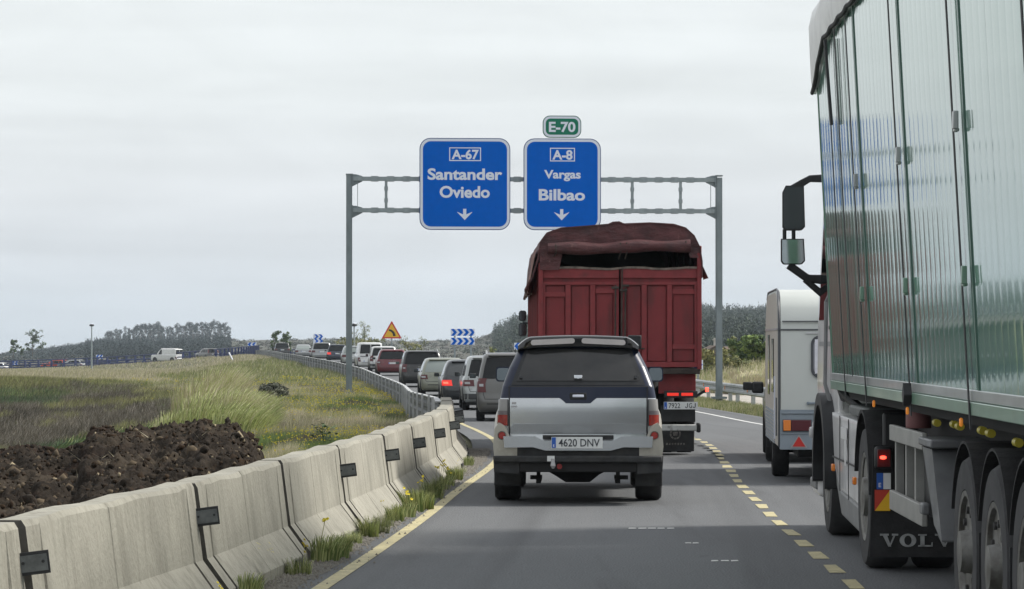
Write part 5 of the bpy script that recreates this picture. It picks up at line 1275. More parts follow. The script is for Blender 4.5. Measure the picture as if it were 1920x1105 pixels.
# landing leg, side guard rails, underrun boxes
m_alu = mat('dull_aluminium', (.30, .30, .285), .55, .4, var=.12, vscale=4); m_lead = mat('grey_painted_steel', (.13, .135, .14), .55, var=.15, vscale=5, coat=.2)
for z0, z1 in ((.995, 1.10), (.53, .66)):
    MB().box(.02, .055, 18.2-SB, 20.15-SB, z0, z1).build('side_guard_rail', m_alu, TR, bevel=.006)
for s_ in (20.1, 19.45, 18.9): MB().box(.057, .11, s_-.04-SB, s_+.04-SB, .53, .99).build('side_guard_post', m_alu, TR)
mb = MB(); c = [(.0, 1.08), (.0, .3), (.22, .25), (.3, 1.05)]
mb.loft([[tl_(18.15, .02, 1.02), tl_(17.65, .02, 1.02), tl_(17.15, .02, .50), tl_(17.55, .02, .58)], [tl_(18.15, .32, 1.02), tl_(17.65, .32, 1.02), tl_(17.15, .32, .50), tl_(17.55, .32, .58)]]); mb.build('landing_leg', m_lead, TR, bevel=.025)
MB().cbox(tl_(17.85, -.0, .66), (.05, .16, .07)).build('leg_latch', m_lead, TR, bevel=.012)
MB().box(.0, .34, 17.55-SB, 18.2-SB, 1.03, 1.08).build('leg_cap', m_lead, TR, bevel=.01)
MB().cyl(tl_(20.0, .2, 1.08), tl_(20.0, .2, 1.27), .085, n=14).build('air_bellow', mat('faded_red_bellow', (.24, .10, .10), .6), TR, sharp=40)
MB().box(.35, 2.1, 11.2-SB, 24.2-SB, .95, 1.2).build('chassis', MT['dark'], TR)
MB().box(.25, 2.25, 17.2-SB, 18.0-SB, .45, .95).build('underfloor_box', MT['black'], TR)
MB().box(.16, .20, 18.2-SB, 20.2-SB, .55, .92).build('toolbox_side', MT['black'], TR)

TU = thing('truck_tractor', 'white truck tractor cab in front of the green trailer, VOLVO lettering on its mud flap', 'truck', TRL, THD)
m_cab = mat('cab_white', (.72, .72, .73), .32, coat=.5, var=.07, vscale=2); layer(m_cab, (.45, .42, .40), 3.2, .52, .8, .5)
m_sk2 = mat('skirt_grey', (.20, .205, .21), .5, var=.15, vscale=5)
NC = .06
CB = Body([(.55, 1.22, 0, 2.35, .06), (1.3, 1.24, 0, 2.38, .06), (1.9, 1.235, 0, 2.33, .06), (2.9, 1.20, .02, 2.10, .08), (3.35, 1.14, .05, 1.85, .1), (3.75, 1.02, .2, 1.4, .14)], bow=.0, fr=.18)
mb = MB(); CB.shell(mb, .95, 3.75); mb.xform(Matrix.Translation((NC+1.25, 24.85-SB, 0))); mb.build('cab', m_cab, TU, sharp=45)
cx0 = NC+1.25; cy0 = 24.85-SB
mb = MB(); CB.side_patch(mb, -1, 1.15, 2.0, 1.85, 2.75, .010, 0, 0, -.2); mb.xform(Matrix.Translation((cx0, cy0, 0))); mb.build('side_window', MT['glass_dark'], TU, rec=False)
for y_, z0, z1 in ((.75, .98, 2.9), (2.05, 1.0, 1.8)):
    mb = MB(); CB.side_patch(mb, -1, y_, y_+.018, z0, z1, .006); mb.xform(Matrix.Translation((cx0, cy0, 0))); mb.build('door_gap', MT['black'], TU, rec=False)
mb = MB(); CB.side_patch(mb, -1, .1, 2.0, 1.62, 1.66, .008); mb.xform(Matrix.Translation((cx0, cy0, 0))); mb.build('body_crease', m_sk2, TU, rec=False)
for z in (1.78, 2.24): MB().cbox((cx0-1.255, cy0+.55, z), (.03, .20, .035)).build('door_handle', MT['black'], TU, bevel=.008)
MB().tube([(cx0-1.26, cy0+.62, 1.15), (cx0-1.30, cy0+.62, 1.3), (cx0-1.29, cy0+.62, 2.0), (cx0-1.25, cy0+.62, 2.1)], .018, 6).build('grab_rail', m_sk2, TU)
# side deflector strip behind the door
mb = MB(); mb.loft([[(.05, 24.62-SB, 1.1), (.09, 24.62-SB, 1.1), (.09, 24.9-SB, 1.1), (.05, 24.9-SB, 1.1)], [(.0, 24.62-SB, 3.2), (.05, 24.62-SB, 3.2), (.06, 24.95-SB, 3.2), (.01, 24.95-SB, 3.2)]]); mb.build('side_deflector', m_cab, TU, bevel=.012)
# arch over the front wheel, front corner, step
hubF = 25.75
P = []; 
for k in range(17): a = R(-8+196*k/16); P.append((hubF-SB+.60*math.cos(a), .52+.60*math.sin(a)))
for k in range(17): a = R(188-196*k/16); P.append((hubF-SB+.70*math.cos(a), .52+.70*math.sin(a)))
mb = MB(); mb.prism_x(P, -.03, .45); mb.build('wheel_arch', MT['black'], TU, bevel=.01)
mb = MB(); mb.box(.02, .5, hubF+.62-SB, 27.15-SB, .28, .98); mb.build('front_bumper', m_cab, TU, bevel=.06)
mb = MB(); mb.box(.0, .3, hubF+.7-SB, 27.1-SB, .35, .44); mb.build('cab_step', m_sk2, TU, bevel=.02)
mb = MB(); mb.cbox((-.015, hubF+.95-SB, .85), (.04, .14, .10)); mb.build('headlamp_corner', MT['clear_lens'], TU, bevel=.02)
def twheel(s_, x, wd_, nm='wheel', twin=False):
    for sg, xo in ((-1, x), (1, 2.53-x)):
        t = MB(); t.lathe_x((xo, s_-SB, .52), [(-sg*wd_, .32), (-sg*wd_, .49), (-sg*(wd_-.04), .52), (-sg*.04, .52), (0, .49), (0, .33)], 44); o = t.build('wheel', MT['tyre_dusty'], TU, sharp=50)
        t = MB(); t.lathe_x((xo, s_-SB, .52), [(-sg*.02, .33), (sg*.0, .325), (-sg*.01, .29), (-sg*.10, .27), (-sg*.11, .16), (sg*.01, .14), (sg*.02, .02)], 36); t.build('rim', MT['rim_dirty'], o, sharp=35)
        if twin:
            t = MB(); t.lathe_x((xo-sg*.36, s_-SB, .52), [(-sg*.28, .32), (-sg*.28, .49), (-sg*.25, .52), (-sg*.03, .52), (0, .49), (0, .33)], 36); t.build('wheel', MT['tyre'], TU, sharp=50)
twheel(hubF, .05, .34); twheel(22.0, .02, .30, twin=True)
# drive-wheel mudguard, lamp cluster, plates, mud flap
P = []; 
for k in range(15): a = R(12+168*k/14); P.append((22.0-SB+.60*math.cos(a), .56+.60*math.sin(a)))
for k in range(15): a = R(180-168*k/14); P.append((22.0-SB+.575*math.cos(a), .56+.575*math.sin(a)))
for xa, xb in ((.0, .66), (1.87, 2.53)):
    mb = MB(); mb.prism_x(P, xa, xb); mb.build('mudguard', MT['tyre'], TU, bevel=.006)
sf = 21.36
mb = MB(); mb.loft([[tl_(sf, .0, .12), tl_(sf, .68, .12), tl_(sf+.02, .68, .92), tl_(sf+.02, .03, .92)], [tl_(sf+.02, .0, .12), tl_(sf+.02, .68, .12), tl_(sf+.04, .68, .92), tl_(sf+.04, .03, .92)]]); mf = mb.build('mud_flap', MT['tyre'], TU)
MT['flap_print'] = mat('flap_lettering', (.30, .31, .31), .7, var=.2, vscale=20)
# slab lettering for the flap: built from strokes so it reads as serifed capitals
FL = MB(); fy = sf-.008-SB
def stroke(P): FL.add([(x, fy, z) for x, z in P], [tuple(range(len(P)))])
def glyph(ch, x, z, w_, h):
    u = w_; sf_ = h*.13
    if ch == 'V':
        stroke([(x+.10*u, z+h), (x+.36*u, z+h), (x+.62*u, z), (x+.46*u, z)]); stroke([(x+.78*u, z+h), (x+.90*u, z+h), (x+.58*u, z), (x+.50*u, z+.02*h)]); stroke([(x-.02*u, z+h-sf_), (x+.48*u, z+h-sf_), (x+.48*u, z+h+.002), (x-.02*u, z+h+.002)]); stroke([(x+.66*u, z+h-sf_), (x+1.02*u, z+h-sf_), (x+1.02*u, z+h+.002), (x+.66*u, z+h+.002)])
    if ch == 'O':
        n = 20; o = [(x+u*(.5+.5*math.cos(2*PI*k/n)), z+h*(.5+.53*math.sin(2*PI*k/n))) for k in range(n)]; i_ = [(x+u*(.5+.22*math.cos(2*PI*k/n)), z+h*(.5+.38*math.sin(2*PI*k/n))) for k in range(n)]
        for k in range(n): stroke([o[k], o[(k+1) % n], i_[(k+1) % n], i_[k]])
    if ch == 'L':
        stroke([(x+.14*u, z), (x+.42*u, z), (x+.42*u, z+h), (x+.14*u, z+h)]); stroke([(x, z), (x+.95*u, z), (x+.95*u, z+sf_), (x, z+sf_)]); stroke([(x, z+h-sf_), (x+.56*u, z+h-sf_), (x+.56*u, z+h), (x, z+h)]); stroke([(x+.80*u, z), (x+.95*u, z), (x+.95*u, z+h*.36), (x+.88*u, z+h*.36)])
xx = .075
for ch, w_ in (('V', .125), ('O', .12), ('L', .11), ('V', .125), ('O', .12)): glyph(ch, xx, .195, w_, .09); xx += w_+.012
FL.build('flap_lettering', MT['flap_print'], mf, rec=False)
mb = MB(); mb.box(.10, .46, sf+.04-SB, sf+.10-SB, .45, 1.15); mb.build('rear_frame', MT['black'], TU, bevel=.02)
mb = MB(); mb.box(.035, .16, sf-.05-SB, sf+.04-SB, .75, .91); lc = mb.build('lamp_cluster', MT['black'], TU, bevel=.02)
MB().box(.05, .145, sf-.058-SB, sf-.05-SB, .765, .89).build('tail_light', MT['red_lens'], lc, bevel=.006)
MB().lathe_z((.09, sf-.07-SB, .82), [(0, .004), (.004, .022), (.022, .022), (.026, .004)], 10).build('lit_bulb', MT['red_bulb'], lc)
mb = MB(); mb.box(.05, .095, sf-.016-SB, sf-.006-SB, .605, .72); mb.build('plate_band', MT['plate_blue'], TU)
mb = MB(); mb.box(.097, .15, sf-.016-SB, sf-.006-SB, .605, .72); mb.build('number_plate', MT['plate_white'], TU)
text('E', .03, MT['sign_white'], TU, (.072, sf-.019-SB, .62), .02)
m_ry = MT['sign_red']; mb = MB(); mb.add([(.035, sf-.016-SB, .45), (.145, sf-.016-SB, .60), (.035, sf-.016-SB, .60)], [(0, 1, 2)]); mb.build('marker_board', MT['marker_red'], TU, rec=False)
mb = MB(); mb.add([(.035, sf-.016-SB, .45), (.145, sf-.016-SB, .45), (.145, sf-.016-SB, .60)], [(0, 1, 2)]); mb.build('marker_board', MT['sign_yellow'], TU, rec=False)
MB().box(.50, .60, sf-.03-SB, sf-.01-SB, .50, .62).build('far_reflector', MT['marker_red'], TU)
# white side skirt between the wheels with grey foot and repairs
mb = MB(); A = 24.98; Bq = 22.62
mb.loft([[tl_(A, .05, .60), tl_(A, .03, 1.07), tl_(A, .40, 1.07), tl_(A, .40, .60)], [tl_(A-.5, .05, .44), tl_(A-.5, .03, 1.06), tl_(A-.5, .4, 1.06), tl_(A-.5, .4, .44)], [tl_(Bq, .05, .40), tl_(Bq, .03, 1.05), tl_(Bq, .4, 1.05), tl_(Bq, .4, .40)]]); mb.build('side_skirt', m_cab, TU, bevel=.025)
mb = MB(); mb.loft([[tl_(A-.08, .06, .46), tl_(A-.08, .055, .60), tl_(A-.08, .38, .60), tl_(A-.08, .38, .46)], [tl_(A-.55, .06, .24), tl_(A-.55, .055, .437), tl_(A-.55, .38, .437), tl_(A-.55, .38, .24)], [tl_(Bq, .06, .19), tl_(Bq, .055, .397), tl_(Bq, .38, .397), tl_(Bq, .38, .19)]]); mb.build('skirt_foot', m_sk2, TU, bevel=.02)
for s_, z0, z1 in ((24.2, .45, 1.06), (23.4, .42, 1.05)): MB().box(.024, .03, s_-.009-SB, s_+.009-SB, z0, z1).build('skirt_gap', MT['black'], TU)
MB().box(.020, .03, 22.7-SB, 24.9-SB, .70, .712).build('skirt_gap', MT['black'], TU)
m_tape = mat('pale_tape', (.66, .66, .66), .4); 
for s_, z, w_, h_ in ((23.75, .93, .5, .09), (23.6, .78, .12, .2)): MB().box(.017, .024, s_-w_/2-SB, s_+w_/2-SB, z-h_/2, z+h_/2).build('repair_tape', m_tape, TU)
for s_, z in ((24.72, .62), (22.75, .60)): MB().cbox(tl_(s_, .015, z), (.03, .09, .06)).build('side_marker', MT['orange_lens'], TU, bevel=.01)
mb = MB(); mb.box(.1, .5, 22.6-SB, 24.2-SB, 1.07, 1.16); mb.build('skirt_top', MT['bracket'], TU, bevel=.03)
MB().tube([tl_(24.6, .1, 1.2), tl_(24.4, .06, 1.27), tl_(24.2, .12, 1.18), tl_(23.9, .2, 1.1)], .04, 8).build('air_hose', MT['black'], TU)
MB().box(.7, 1.8, 21.0-SB, 25.5-SB, .65, 1.0).build('chassis', MT['dark'], TU)
# big door mirrors on cranked arms
ms = 26.75; my = ms-SB
def mirr(n0, n1, z0, z1, skew, gl):
    P = [(n0+skew, z1), (n1-.01, z1), (n1, z0+.03), (n1-.03, z0), (n0+.02, z0), (n0, z0+.03), (n0, z1-.06)]
    mb = MB(); mb.loft([[(x, my, z) for x, z in P], [(x*.98, my+.12, z) for x, z in P], [((n0+n1)/2+(x-(n0+n1)/2)*.7, my+.2, (z0+z1)/2+(z-(z0+z1)/2)*.85) for x, z in P]]); m = mb.build('door_mirror', MT['black'], TU, bevel=.012)
    c = ((n0+n1)/2, (z0+z1)/2); MB().add([(c[0]+(x-c[0])*.9, my-.004, c[1]+(z-c[1])*.93) for x, z in P], [tuple(range(len(P)))]).build('mirror_glass', gl, m, rec=False)
mx = lambda px: (px-1103)/209.3-2.01*1.0
mz = lambda py: H_CAM+(643-py)/209.3
mirr(mx(1467.5), mx(1510), mz(432), mz(348), .03, MT['mirror_dark'])
mirr(mx(1464.5), mx(1510), mz(496), mz(448), .0, MT['mirror_mid'])
for px_ in (1472, 1489): MB().tube([(mx(px_), my+.05, mz(450)), (mx(px_), my+.05, mz(430))], .020, 6).build('mirror_link', MT['black'], TU)
def arm(P, w_):
    mb = MB(); rg_ = []
    for i, (x, z) in enumerate(P):
        a = Vector(P[max(i-1, 0)]); b = Vector(P[min(i+1, len(P)-1)]); d = (b-a).normalized(); n = Vector((-d.y, d.x))*w_[i]/2
        rg_.append([(x+n.x, my+.02, z+n.y), (x-n.x, my+.02, z-n.y), (x-n.x, my+.12, z-n.y), (x+n.x, my+.12, z+n.y)])
    mb.loft(rg_); mb.build('mirror_arm', MT['black'], TU, bevel=.012)
arm([(mx(1484), mz(358)), (mx(1505), mz(343)), (mx(1520), mz(334.5)), (mx(1547), mz(334))], [.09, .065, .06, .07])
arm([(mx(1480), mz(497)), (mx(1515), mz(522)), (mx(1552), mz(525))], [.07, .07, .09])
arm([(mx(1510), mz(524)), (mx(1548), mz(556))], [.05, .06])

# ------------------------------------------------------------------ caravan and the car towing it
CV = thing('caravan', 'cream caravan with grey lower skirt towed in the right lane beside the truck cab', 'caravan', (4.17, 35.0, 0), -.05)
m_cv = mat('caravan_cream', (.50, .525, .505), .45, var=.04, vscale=2, bump=.12, bscale=120); layer(m_cv, (.40, .41, .37), 2.5, .55, .8, .4, stretch=(1, 1, .3))
m_cvs = mat('caravan_side', (.43, .40, .36), .5, var=.05, vscale=2, bump=.1, bscale=100)
m_cvg = mat('caravan_grey', (.20, .24, .28), .45, var=.08, vscale=4, coat=.2); m_trim = mat('caravan_trim', (.06, .065, .075), .5)
hw = 1.05
prof = [(.0, .42), (.0, 1.80), (.03, 1.90), (.08, 2.06), (.18, 2.18), (.36, 2.25), (.7, 2.285), (3.4, 2.285), (3.8, 2.2), (4.15, 1.9), (4.3, 1.3), (4.25, .7), (4.1, .42)]
mb = MB(); rr_ = []
for x, k in ((-hw, .975), (-hw+.035, 1.0), (hw-.035, 1.0), (hw, .975)):
    rr_.append([(x, 2.1+(y-2.1)*k, 1.2+(z-1.2)*k) for y, z in prof])
mb.loft(rr_, True, True, 0, True); mb.build('caravan_body', m_cv, CV, sharp=30)
mb = MB(); sp_ = [(2.1+(y-2.1)*.955, 1.2+(z-1.2)*.965) for y, z in prof]; mb.prism_x(sp_, -hw-.004, -hw+.02); mb.prism_x(sp_, hw-.02, hw+.004); mb.build('side_skin', m_cvs, CV)
# dark trims along the corner and across the back
tp_ = [(y-.012 if y < 2 else y+.012, z+.006) for y, z in prof[:9]]
for sg in (-1, 1):
    mb = MB(); mb.tube([(sg*(hw-.012), 2.1+(y-2.1)*.99, z) for y, z in tp_], .014, 6); mb.build('corner_trim', m_trim, CV)
mb = MB(); mb.box(-hw+.03, hw-.03, -.012, .0, 1.795, 1.812); mb.box(-hw+.05, hw-.05, -.006, .02, 1.895, 1.908); mb.build('rear_trim', m_trim, CV)
mb = MB(); mb.box(-hw-.012, -hw-.003, .05, 4.1, 1.80, 1.825); mb.build('side_trim', MT['silver_trim'], CV)
for k in range(5):
    z = 2.07+.037*k; y = np.interp(z, [2.06, 2.18, 2.25], [.08, .18, .36]); MB().box(-.45, .45, y-.02, y+.02, z-.010, z+.010).build('roof_rib', m_cv, CV, bevel=.006)
P = rrect(-.665, .665, 1.235, 1.735, .10, 5)
mb = MB(); mb.prism_y(P, -.022, .0); wf = mb.build('rear_window', m_trim, CV, bevel=.006)
P = rrect(-.635, .635, 1.265, 1.705, .085, 5); MB().add([(x, -.026, z) for x, z in P], [tuple(range(len(P)))]).build('window_pane', MT['curtain_glass'], wf, rec=False)
mb = MB(); v = []
for k in range(40):
    x = -.62+1.24*k/39; v += [(x, -.029-.004*math.sin(k*1.4), 1.285+.02*math.sin(k*.6)), (x, -.029-.004*math.sin(k*1.4), 1.69)]
mb.add(v, [(2*k, 2*k+2, 2*k+3, 2*k+1) for k in range(39) if k % 9 != 4], 0, True); mb.build('curtain', MT['curtain'], wf, rec=False)
MB().box(-.72, .5, -.02, .0, 1.755, 1.775).build('awning_rail', MT['silver_trim'], CV)
# grey rear skirt with lamps, triangles, handle, wheels
mb = MB(); mb.loft([[(-hw+.02, -.05, .40), (hw-.02, -.05, .40), (hw-.02, -.05, .80), (hw-.02, -.015, .865), (-hw+.02, -.015, .865), (-hw+.02, -.05, .80)], [(-hw+.02, .12, .40), (hw-.02, .12, .40), (hw-.02, .12, .80), (hw-.02, .12, .865), (-hw+.02, .12, .865), (-hw+.02, .12, .80)]][::1]); mb.build('rear_skirt', m_cvg, CV, bevel=.012)
MB().box(-hw+.04, hw-.04, -.065, -.05, .815, .84).build('skirt_lip', m_cvg, CV, bevel=.006)
MB().box(-hw+.03, hw-.03, -.062, -.05, .575, .595).build('skirt_lip', m_cvg, CV, bevel=.004)
for sg in (-1, 1):
    b = MB(); b.box(sg*.66, sg*1.0, -.075, -.05, .612, .752); hb_ = b.build('lamp_housing', m_trim, CV, bevel=.006)
    MB().box(sg*.905, sg*.992, -.088, -.075, .62, .745).build('indicator_lens', MT['orange_lens'], hb_, bevel=.006)
    MB().box(sg*.668, sg*.90, -.086, -.075, .62, .745).build('tail_lens', MT['red_lens_dim'], hb_, bevel=.006)
    c = sg*.81; MB().prism_y([(c-.075, .435), (c+.075, .435), (c, .555)], -.066, -.05).build('triangle_reflector', MT['triangle_red'], CV, bevel=.006)
    MB().prism_y([(c-.10, .422), (c+.10, .422), (c, .578)], -.058, -.05).build('triangle_frame', MT['clear_lens'], CV)
    mb = MB(); mb.box(sg*.44, sg*.70, -.05, -.0, .93, .955); mb.cyl((sg*.44, -.03, .94), (sg*.44, .01, .94), .02, n=8); mb.cyl((sg*.70, -.03, .94), (sg*.70, .01, .94), .02, n=8); mb.build('grab_handle', m_cvg, CV, bevel=.01)
    wheel(CV, sg*(hw+.0), 1.95, .325, .20, sg)
MB().cbox((-.12, -.02, 1.20), (.05, .03, .09)).build('window_catch', MT['plate_white'], CV)
mb = MB(); mb.box(-hw-.012, -hw-.002, 2.55, 3.1, 1.0, 1.75); mb.build('side_window', MT['glass_dark'], CV)
mb = MB(); mb.box(-hw-.014, -hw-.002, 1.2, 1.75, 1.05, 1.7); mb.build('side_window', MT['glass_dark'], CV)
mb = MB(); 
for k in range(9): mb.box(-hw-.012, -hw-.002, .9, 3.9, .44+.045*k, .47+.045*k)
mb.build('side_vents', m_cvg, CV)
MB().box(-hw-.014, -hw-.002, .25, .42, .55, 1.0).build('gas_locker', m_trim, CV)
MB().box(-hw-.02, -hw-.002, .75, .82, .5, 1.25).build('side_stripe', MT['sign_white'], CV)
MB().box(-.8, .8, .3, 4.6, .30, .42).build('chassis', MT['dark'], CV)
mb = MB(); mb.cyl((0, 1.95, .33), (-.95, 1.95, .33), .04, n=8); mb.cyl((0, 1.95, .33), (.95, 1.95, .33), .04, n=8); mb.build('axle', MT['dark'], CV)
mb = MB(); mb.tube([(0, 4.1, .42), (0, 5.3, .45)], .05, 8); mb.build('tow_bar', MT['dark'], CV)
for x in (-.55, .55): MB().tube([(x, .25, .40), (x, .18, .20)], .03, 6).build('corner_steady', MT['dark'], CV)
tcar, tb = car('tow_car', 'dark car towing the cream caravan, mostly hidden in front of it', 4.40, 40.9, -.07, 4.5, 1.80, 1.52, 'hatch', CP_['darkgrey'], group=None, lights='side')
mb = MB(); mb.cbox((3.585, 43.6, 1.0), (.17, .07, .17)); mm = mb.build('towing_mirror', MT['black'], tcar, bevel=.03); mm.matrix_parent_inverse = Matrix.LocRotScale(tcar.location, tcar.rotation_euler, None).inverted()
mb = MB(); mb.cbox((3.44, 43.6, 1.02), (.14, .05, .12)); mm2 = mb.build('mirror_extension', MT['black'], tcar, bevel=.02); mm2.matrix_parent_inverse = mm.matrix_parent_inverse.copy()
# ------------------------------------------------------------------ plants and earth
def leafm(name, col, var=.25, sc=1.5, rough=.75):
    m = mat(name, col, rough, var=var, vscale=sc, spec=.25); return m
G = {'olive': leafm('olive_grass', (.31, .315, .130), .3, .5), 'straw': leafm('straw_grass', (.56, .50, .35), .25, .6), 'green': leafm('green_grass', (.165, .225, .075), .3, .5), 'yellow': leafm('yellow_flowers', (.72, .60, .06), .15, 3),
     'pale': leafm('pale_tall_grass', (.54, .58, .27), .2, .5), 'deep': leafm('deep_green_grass', (.095, .145, .070), .25, .6), 'heath': leafm('brown_heath', (.148, .128, .095), .3, .4), 'heath2': leafm('dark_heath', (.088, .081, .058), .3, .4), 'mauve': leafm('grey_mauve_stalks', (.30, .27, .23), .25, .4)}
def blades1(P, h, wd, lean=.35, wind=(.25, 0), seed=1):
    r = np.random.default_rng(seed); n = len(P); a = r.uniform(0, 2*PI, n); dx = np.cos(a)*wd/2; dy = np.sin(a)*wd/2*.4
    lx = (r.normal(0, lean, n)+wind[0])*h*.8; ly = (r.normal(0, lean, n)+wind[1])*h*.8
    v = np.stack([P+np.stack([-dx, -dy, -.05*h], 1), P+np.stack([dx, dy, -.05*h], 1), P+np.stack([lx, ly, h], 1)], 1).reshape(-1, 3)
    return v, np.arange(n*3).reshape(-1, 3)
def blades(P, h, wd, lean=.35, wind=(.25, 0), seed=1):
    """one bent blade (2 triangles) per point"""
    r = np.random.default_rng(seed); n = len(P); a = r.uniform(0, 2*PI, n)
    dx = np.cos(a)*wd/2; dy = np.sin(a)*wd/2*.4
    lx = (r.normal(0, lean, n)+wind[0])*h; ly = (r.normal(0, lean, n)+wind[1])*h
    b0 = P+np.stack([-dx, -dy, -.05*h], 1); b1 = P+np.stack([dx, dy, -.05*h], 1)
    m0 = P+np.stack([lx*.35-dx*.7, ly*.35, h*.6], 1); m1 = P+np.stack([lx*.35+dx*.7, ly*.35, h*.6], 1)
    t = P+np.stack([lx, ly, h*(1-.15*np.abs(lx)/np.maximum(h, 1e-3))], 1)
    v = np.stack([b0, b1, m1, m0, t], 1).reshape(-1, 3)
    k = np.arange(n)[:, None]*5
    f = np.concatenate([k+[0, 1, 2], k+[0, 2, 3], k+[3, 2, 4]], 1).reshape(-1, 3)
    return v, f
def scatter_left(n, y0, y1, s0f, s1f, seed):
    r = np.random.default_rng(seed); Y = y0+(y1-y0)*r.random(n)**1.0
    s = s0f(Y)+(s1f(Y)-s0f(Y))*r.random(n); X = xl(Y)-s
    return np.stack([X, Y, ground_z(X, Y)], 1), s
ryd = np.random.default_rng(5)
def make_stuff(name, label, P, h, wd, mats, midx, lean=.35, wind=(.25, 0), seed=1, cat=None, one=True):
    v, f = (blades1 if one else blades)(P, h, wd, lean, wind, seed)
    o = np_mesh(name, v, f, mats, midx=np.repeat(midx, 1 if one else 3)); return tag(o, label, cat, kind='stuff')
# verge beside the guardrail: olive sward with straw and green patches
wv_f = lambda Y: np.interp(Y, [0, 33, 50, 79, 110, 125, 400], [1.5, 2.0, 4.6, 7.5, 10, 14, 6])
bar_w = lambda Y: np.interp(Y, [0, 44, 46, 60, 141, 200, 260, 400], [1.08, 1.05, 1.0, 1.25, 1.42, 2.7, 3.5, 1.4])
P, s = scatter_left(520000, 27, 135, bar_w, wv_f, 21)
f1 = fbm(P[:, 0]*.9, P[:, 1]*.35, 4, 31); f2 = fbm(P[:, 0]*.45+9, P[:, 1]*.16, 3, 37); rr = ryd.random(len(P))
mi = np.zeros(len(P), int); mi[(f1 > .34) | (rr < .10)] = 1; mi[(f2 < -.16) | ((rr > .88))] = 2; mi[(f1 < -.30)] = 3; mi[(f2 > .26) & (rr > .45)] = 4
D = P[:, 1]; h = (.13+.16*ryd.random(len(P)))*(1+.5*np.clip(f2+.2, 0, 1)); h = np.where(mi == 1, h*1.25, h); wd = .005+.00013*D
make_stuff('verge_grass', 'olive and straw coloured grass on the verge left of the guardrail', P, h, wd, [G['olive'], G['straw'], G['green'], G['heath'], G['mauve']], mi, seed=3)
# yellow flowers speckling the verge
P, s = scatter_left(24000, 27, 140, bar_w, wv_f, 23)
k = (fbm(P[:, 0]*.7, P[:, 1]*.28, 4, 41)+.22*ryd.normal(0, 1, len(P))) > .22; P = P[k]; n = len(P)
z = .15+.22*ryd.random(n); r_ = (.007+.00012*P[:, 1])*(.7+.6*ryd.random(n))
c = P+np.stack([ryd.normal(0, .03, n), ryd.normal(0, .03, n), z], 1)
a = ryd.uniform(0, PI, n); v = np.stack([c+np.stack([r_*np.cos(a+q), 0*a, r_*np.sin(a+q)*.8], 1) for q in (0, PI/2, PI, 1.5*PI)], 1).reshape(-1, 3)
tag(np_mesh('verge_flowers', v, np.arange(n*4).reshape(-1, 4), G['yellow']), 'yellow wildflowers sprinkled over the grassy verge', None, kind='stuff')
# far bank and plateau: pale seeding grass, more green lower down
def left_pts(n, y0, y1, x0f, x1f, seed, pw=1.0):
    r = np.random.default_rng(seed); Y = y0+(y1-y0)*r.random(n)**pw; X = x0f(Y)+(x1f(Y)-x0f(Y))*r.random(n)
    return np.stack([X, Y, ground_z(X, Y)], 1)
fl = lambda Y: -.245*Y
P = left_pts(330000, 112, 462, fl, lambda Y: np.maximum(xl(Y)-bar_w(Y), -.24*Y), 51, 1.5); rr = ryd.random(len(P)); f1 = fbm(P[:, 0]*.25, P[:, 1]*.05, 4, 55)
nr_ = (xl(P[:, 1])-P[:, 0]) < (11+4*f1)*np.clip((330-P[:, 1])/120, 0, 1)
mi = np.where(P[:, 1] < 127+10*f1, np.where(rr < .5, 0, 2), np.where(rr < .62, 1, np.where(rr < .85, 0, 3)))
mi = np.where(nr_, np.where(rr < .52, 0, np.where(rr < .80, 2, np.where(rr < .93, 1, 3))), mi)
h = (.18+.22*ryd.random(len(P))); make_stuff('meadow_grass', 'pale seeding grass covering the flat field below the blue railing', P, h, .010+.00019*P[:, 1], [G['olive'], G['straw'], G['green'], G['mauve']], mi, seed=5)
# brown heathy slope of the hollow
P = left_pts(440000, 62, 124, fl, lambda Y: xl(Y)-np.interp(Y, [62, 79, 110, 120], [5.5, 7, 9, 12]), 61); f1 = fbm(P[:, 0]*.5, P[:, 1]*.16, 4, 65); rr = ryd.random(len(P)); f3 = fbm(P[:, 0]*.22, P[:, 1]*.09, 3, 68)
mi = np.where(rr < .42, 0, np.where(rr < .74, 1, 2)); mi[(f1 > .20) & (rr > .4)] = 3; mi[(f3 > .22) & (rr > .3)] = 4; mi[(P[:, 1] > 119+7*f1) & (rr > .35)] = 3
make_stuff('heath', 'brown heathy scrub on the slope of the hollow left of the verge', P, .16+.24*ryd.random(len(P)), .012+.00014*P[:, 1], [G['heath'], G['heath2'], G['mauve'], G['olive'], G['deep']], mi, lean=.6, wind=(.5, 0), seed=7)
P = left_pts(55000, 34, 66, lambda Y: -.25*Y-1, lambda Y: xl(Y)-np.interp(Y, [34, 45, 66], [2.6, 4, 6]), 71); rr = ryd.random(len(P))
make_stuff('hollow_grass', 'rough green and brown grass in the bottom of the hollow', P, .2+.3*ryd.random(len(P)), .014+.0*P[:, 1], [G['deep'], G['olive'], G['heath']], np.where(rr < .4, 0, np.where(rr < .7, 1, 2)), seed=8)

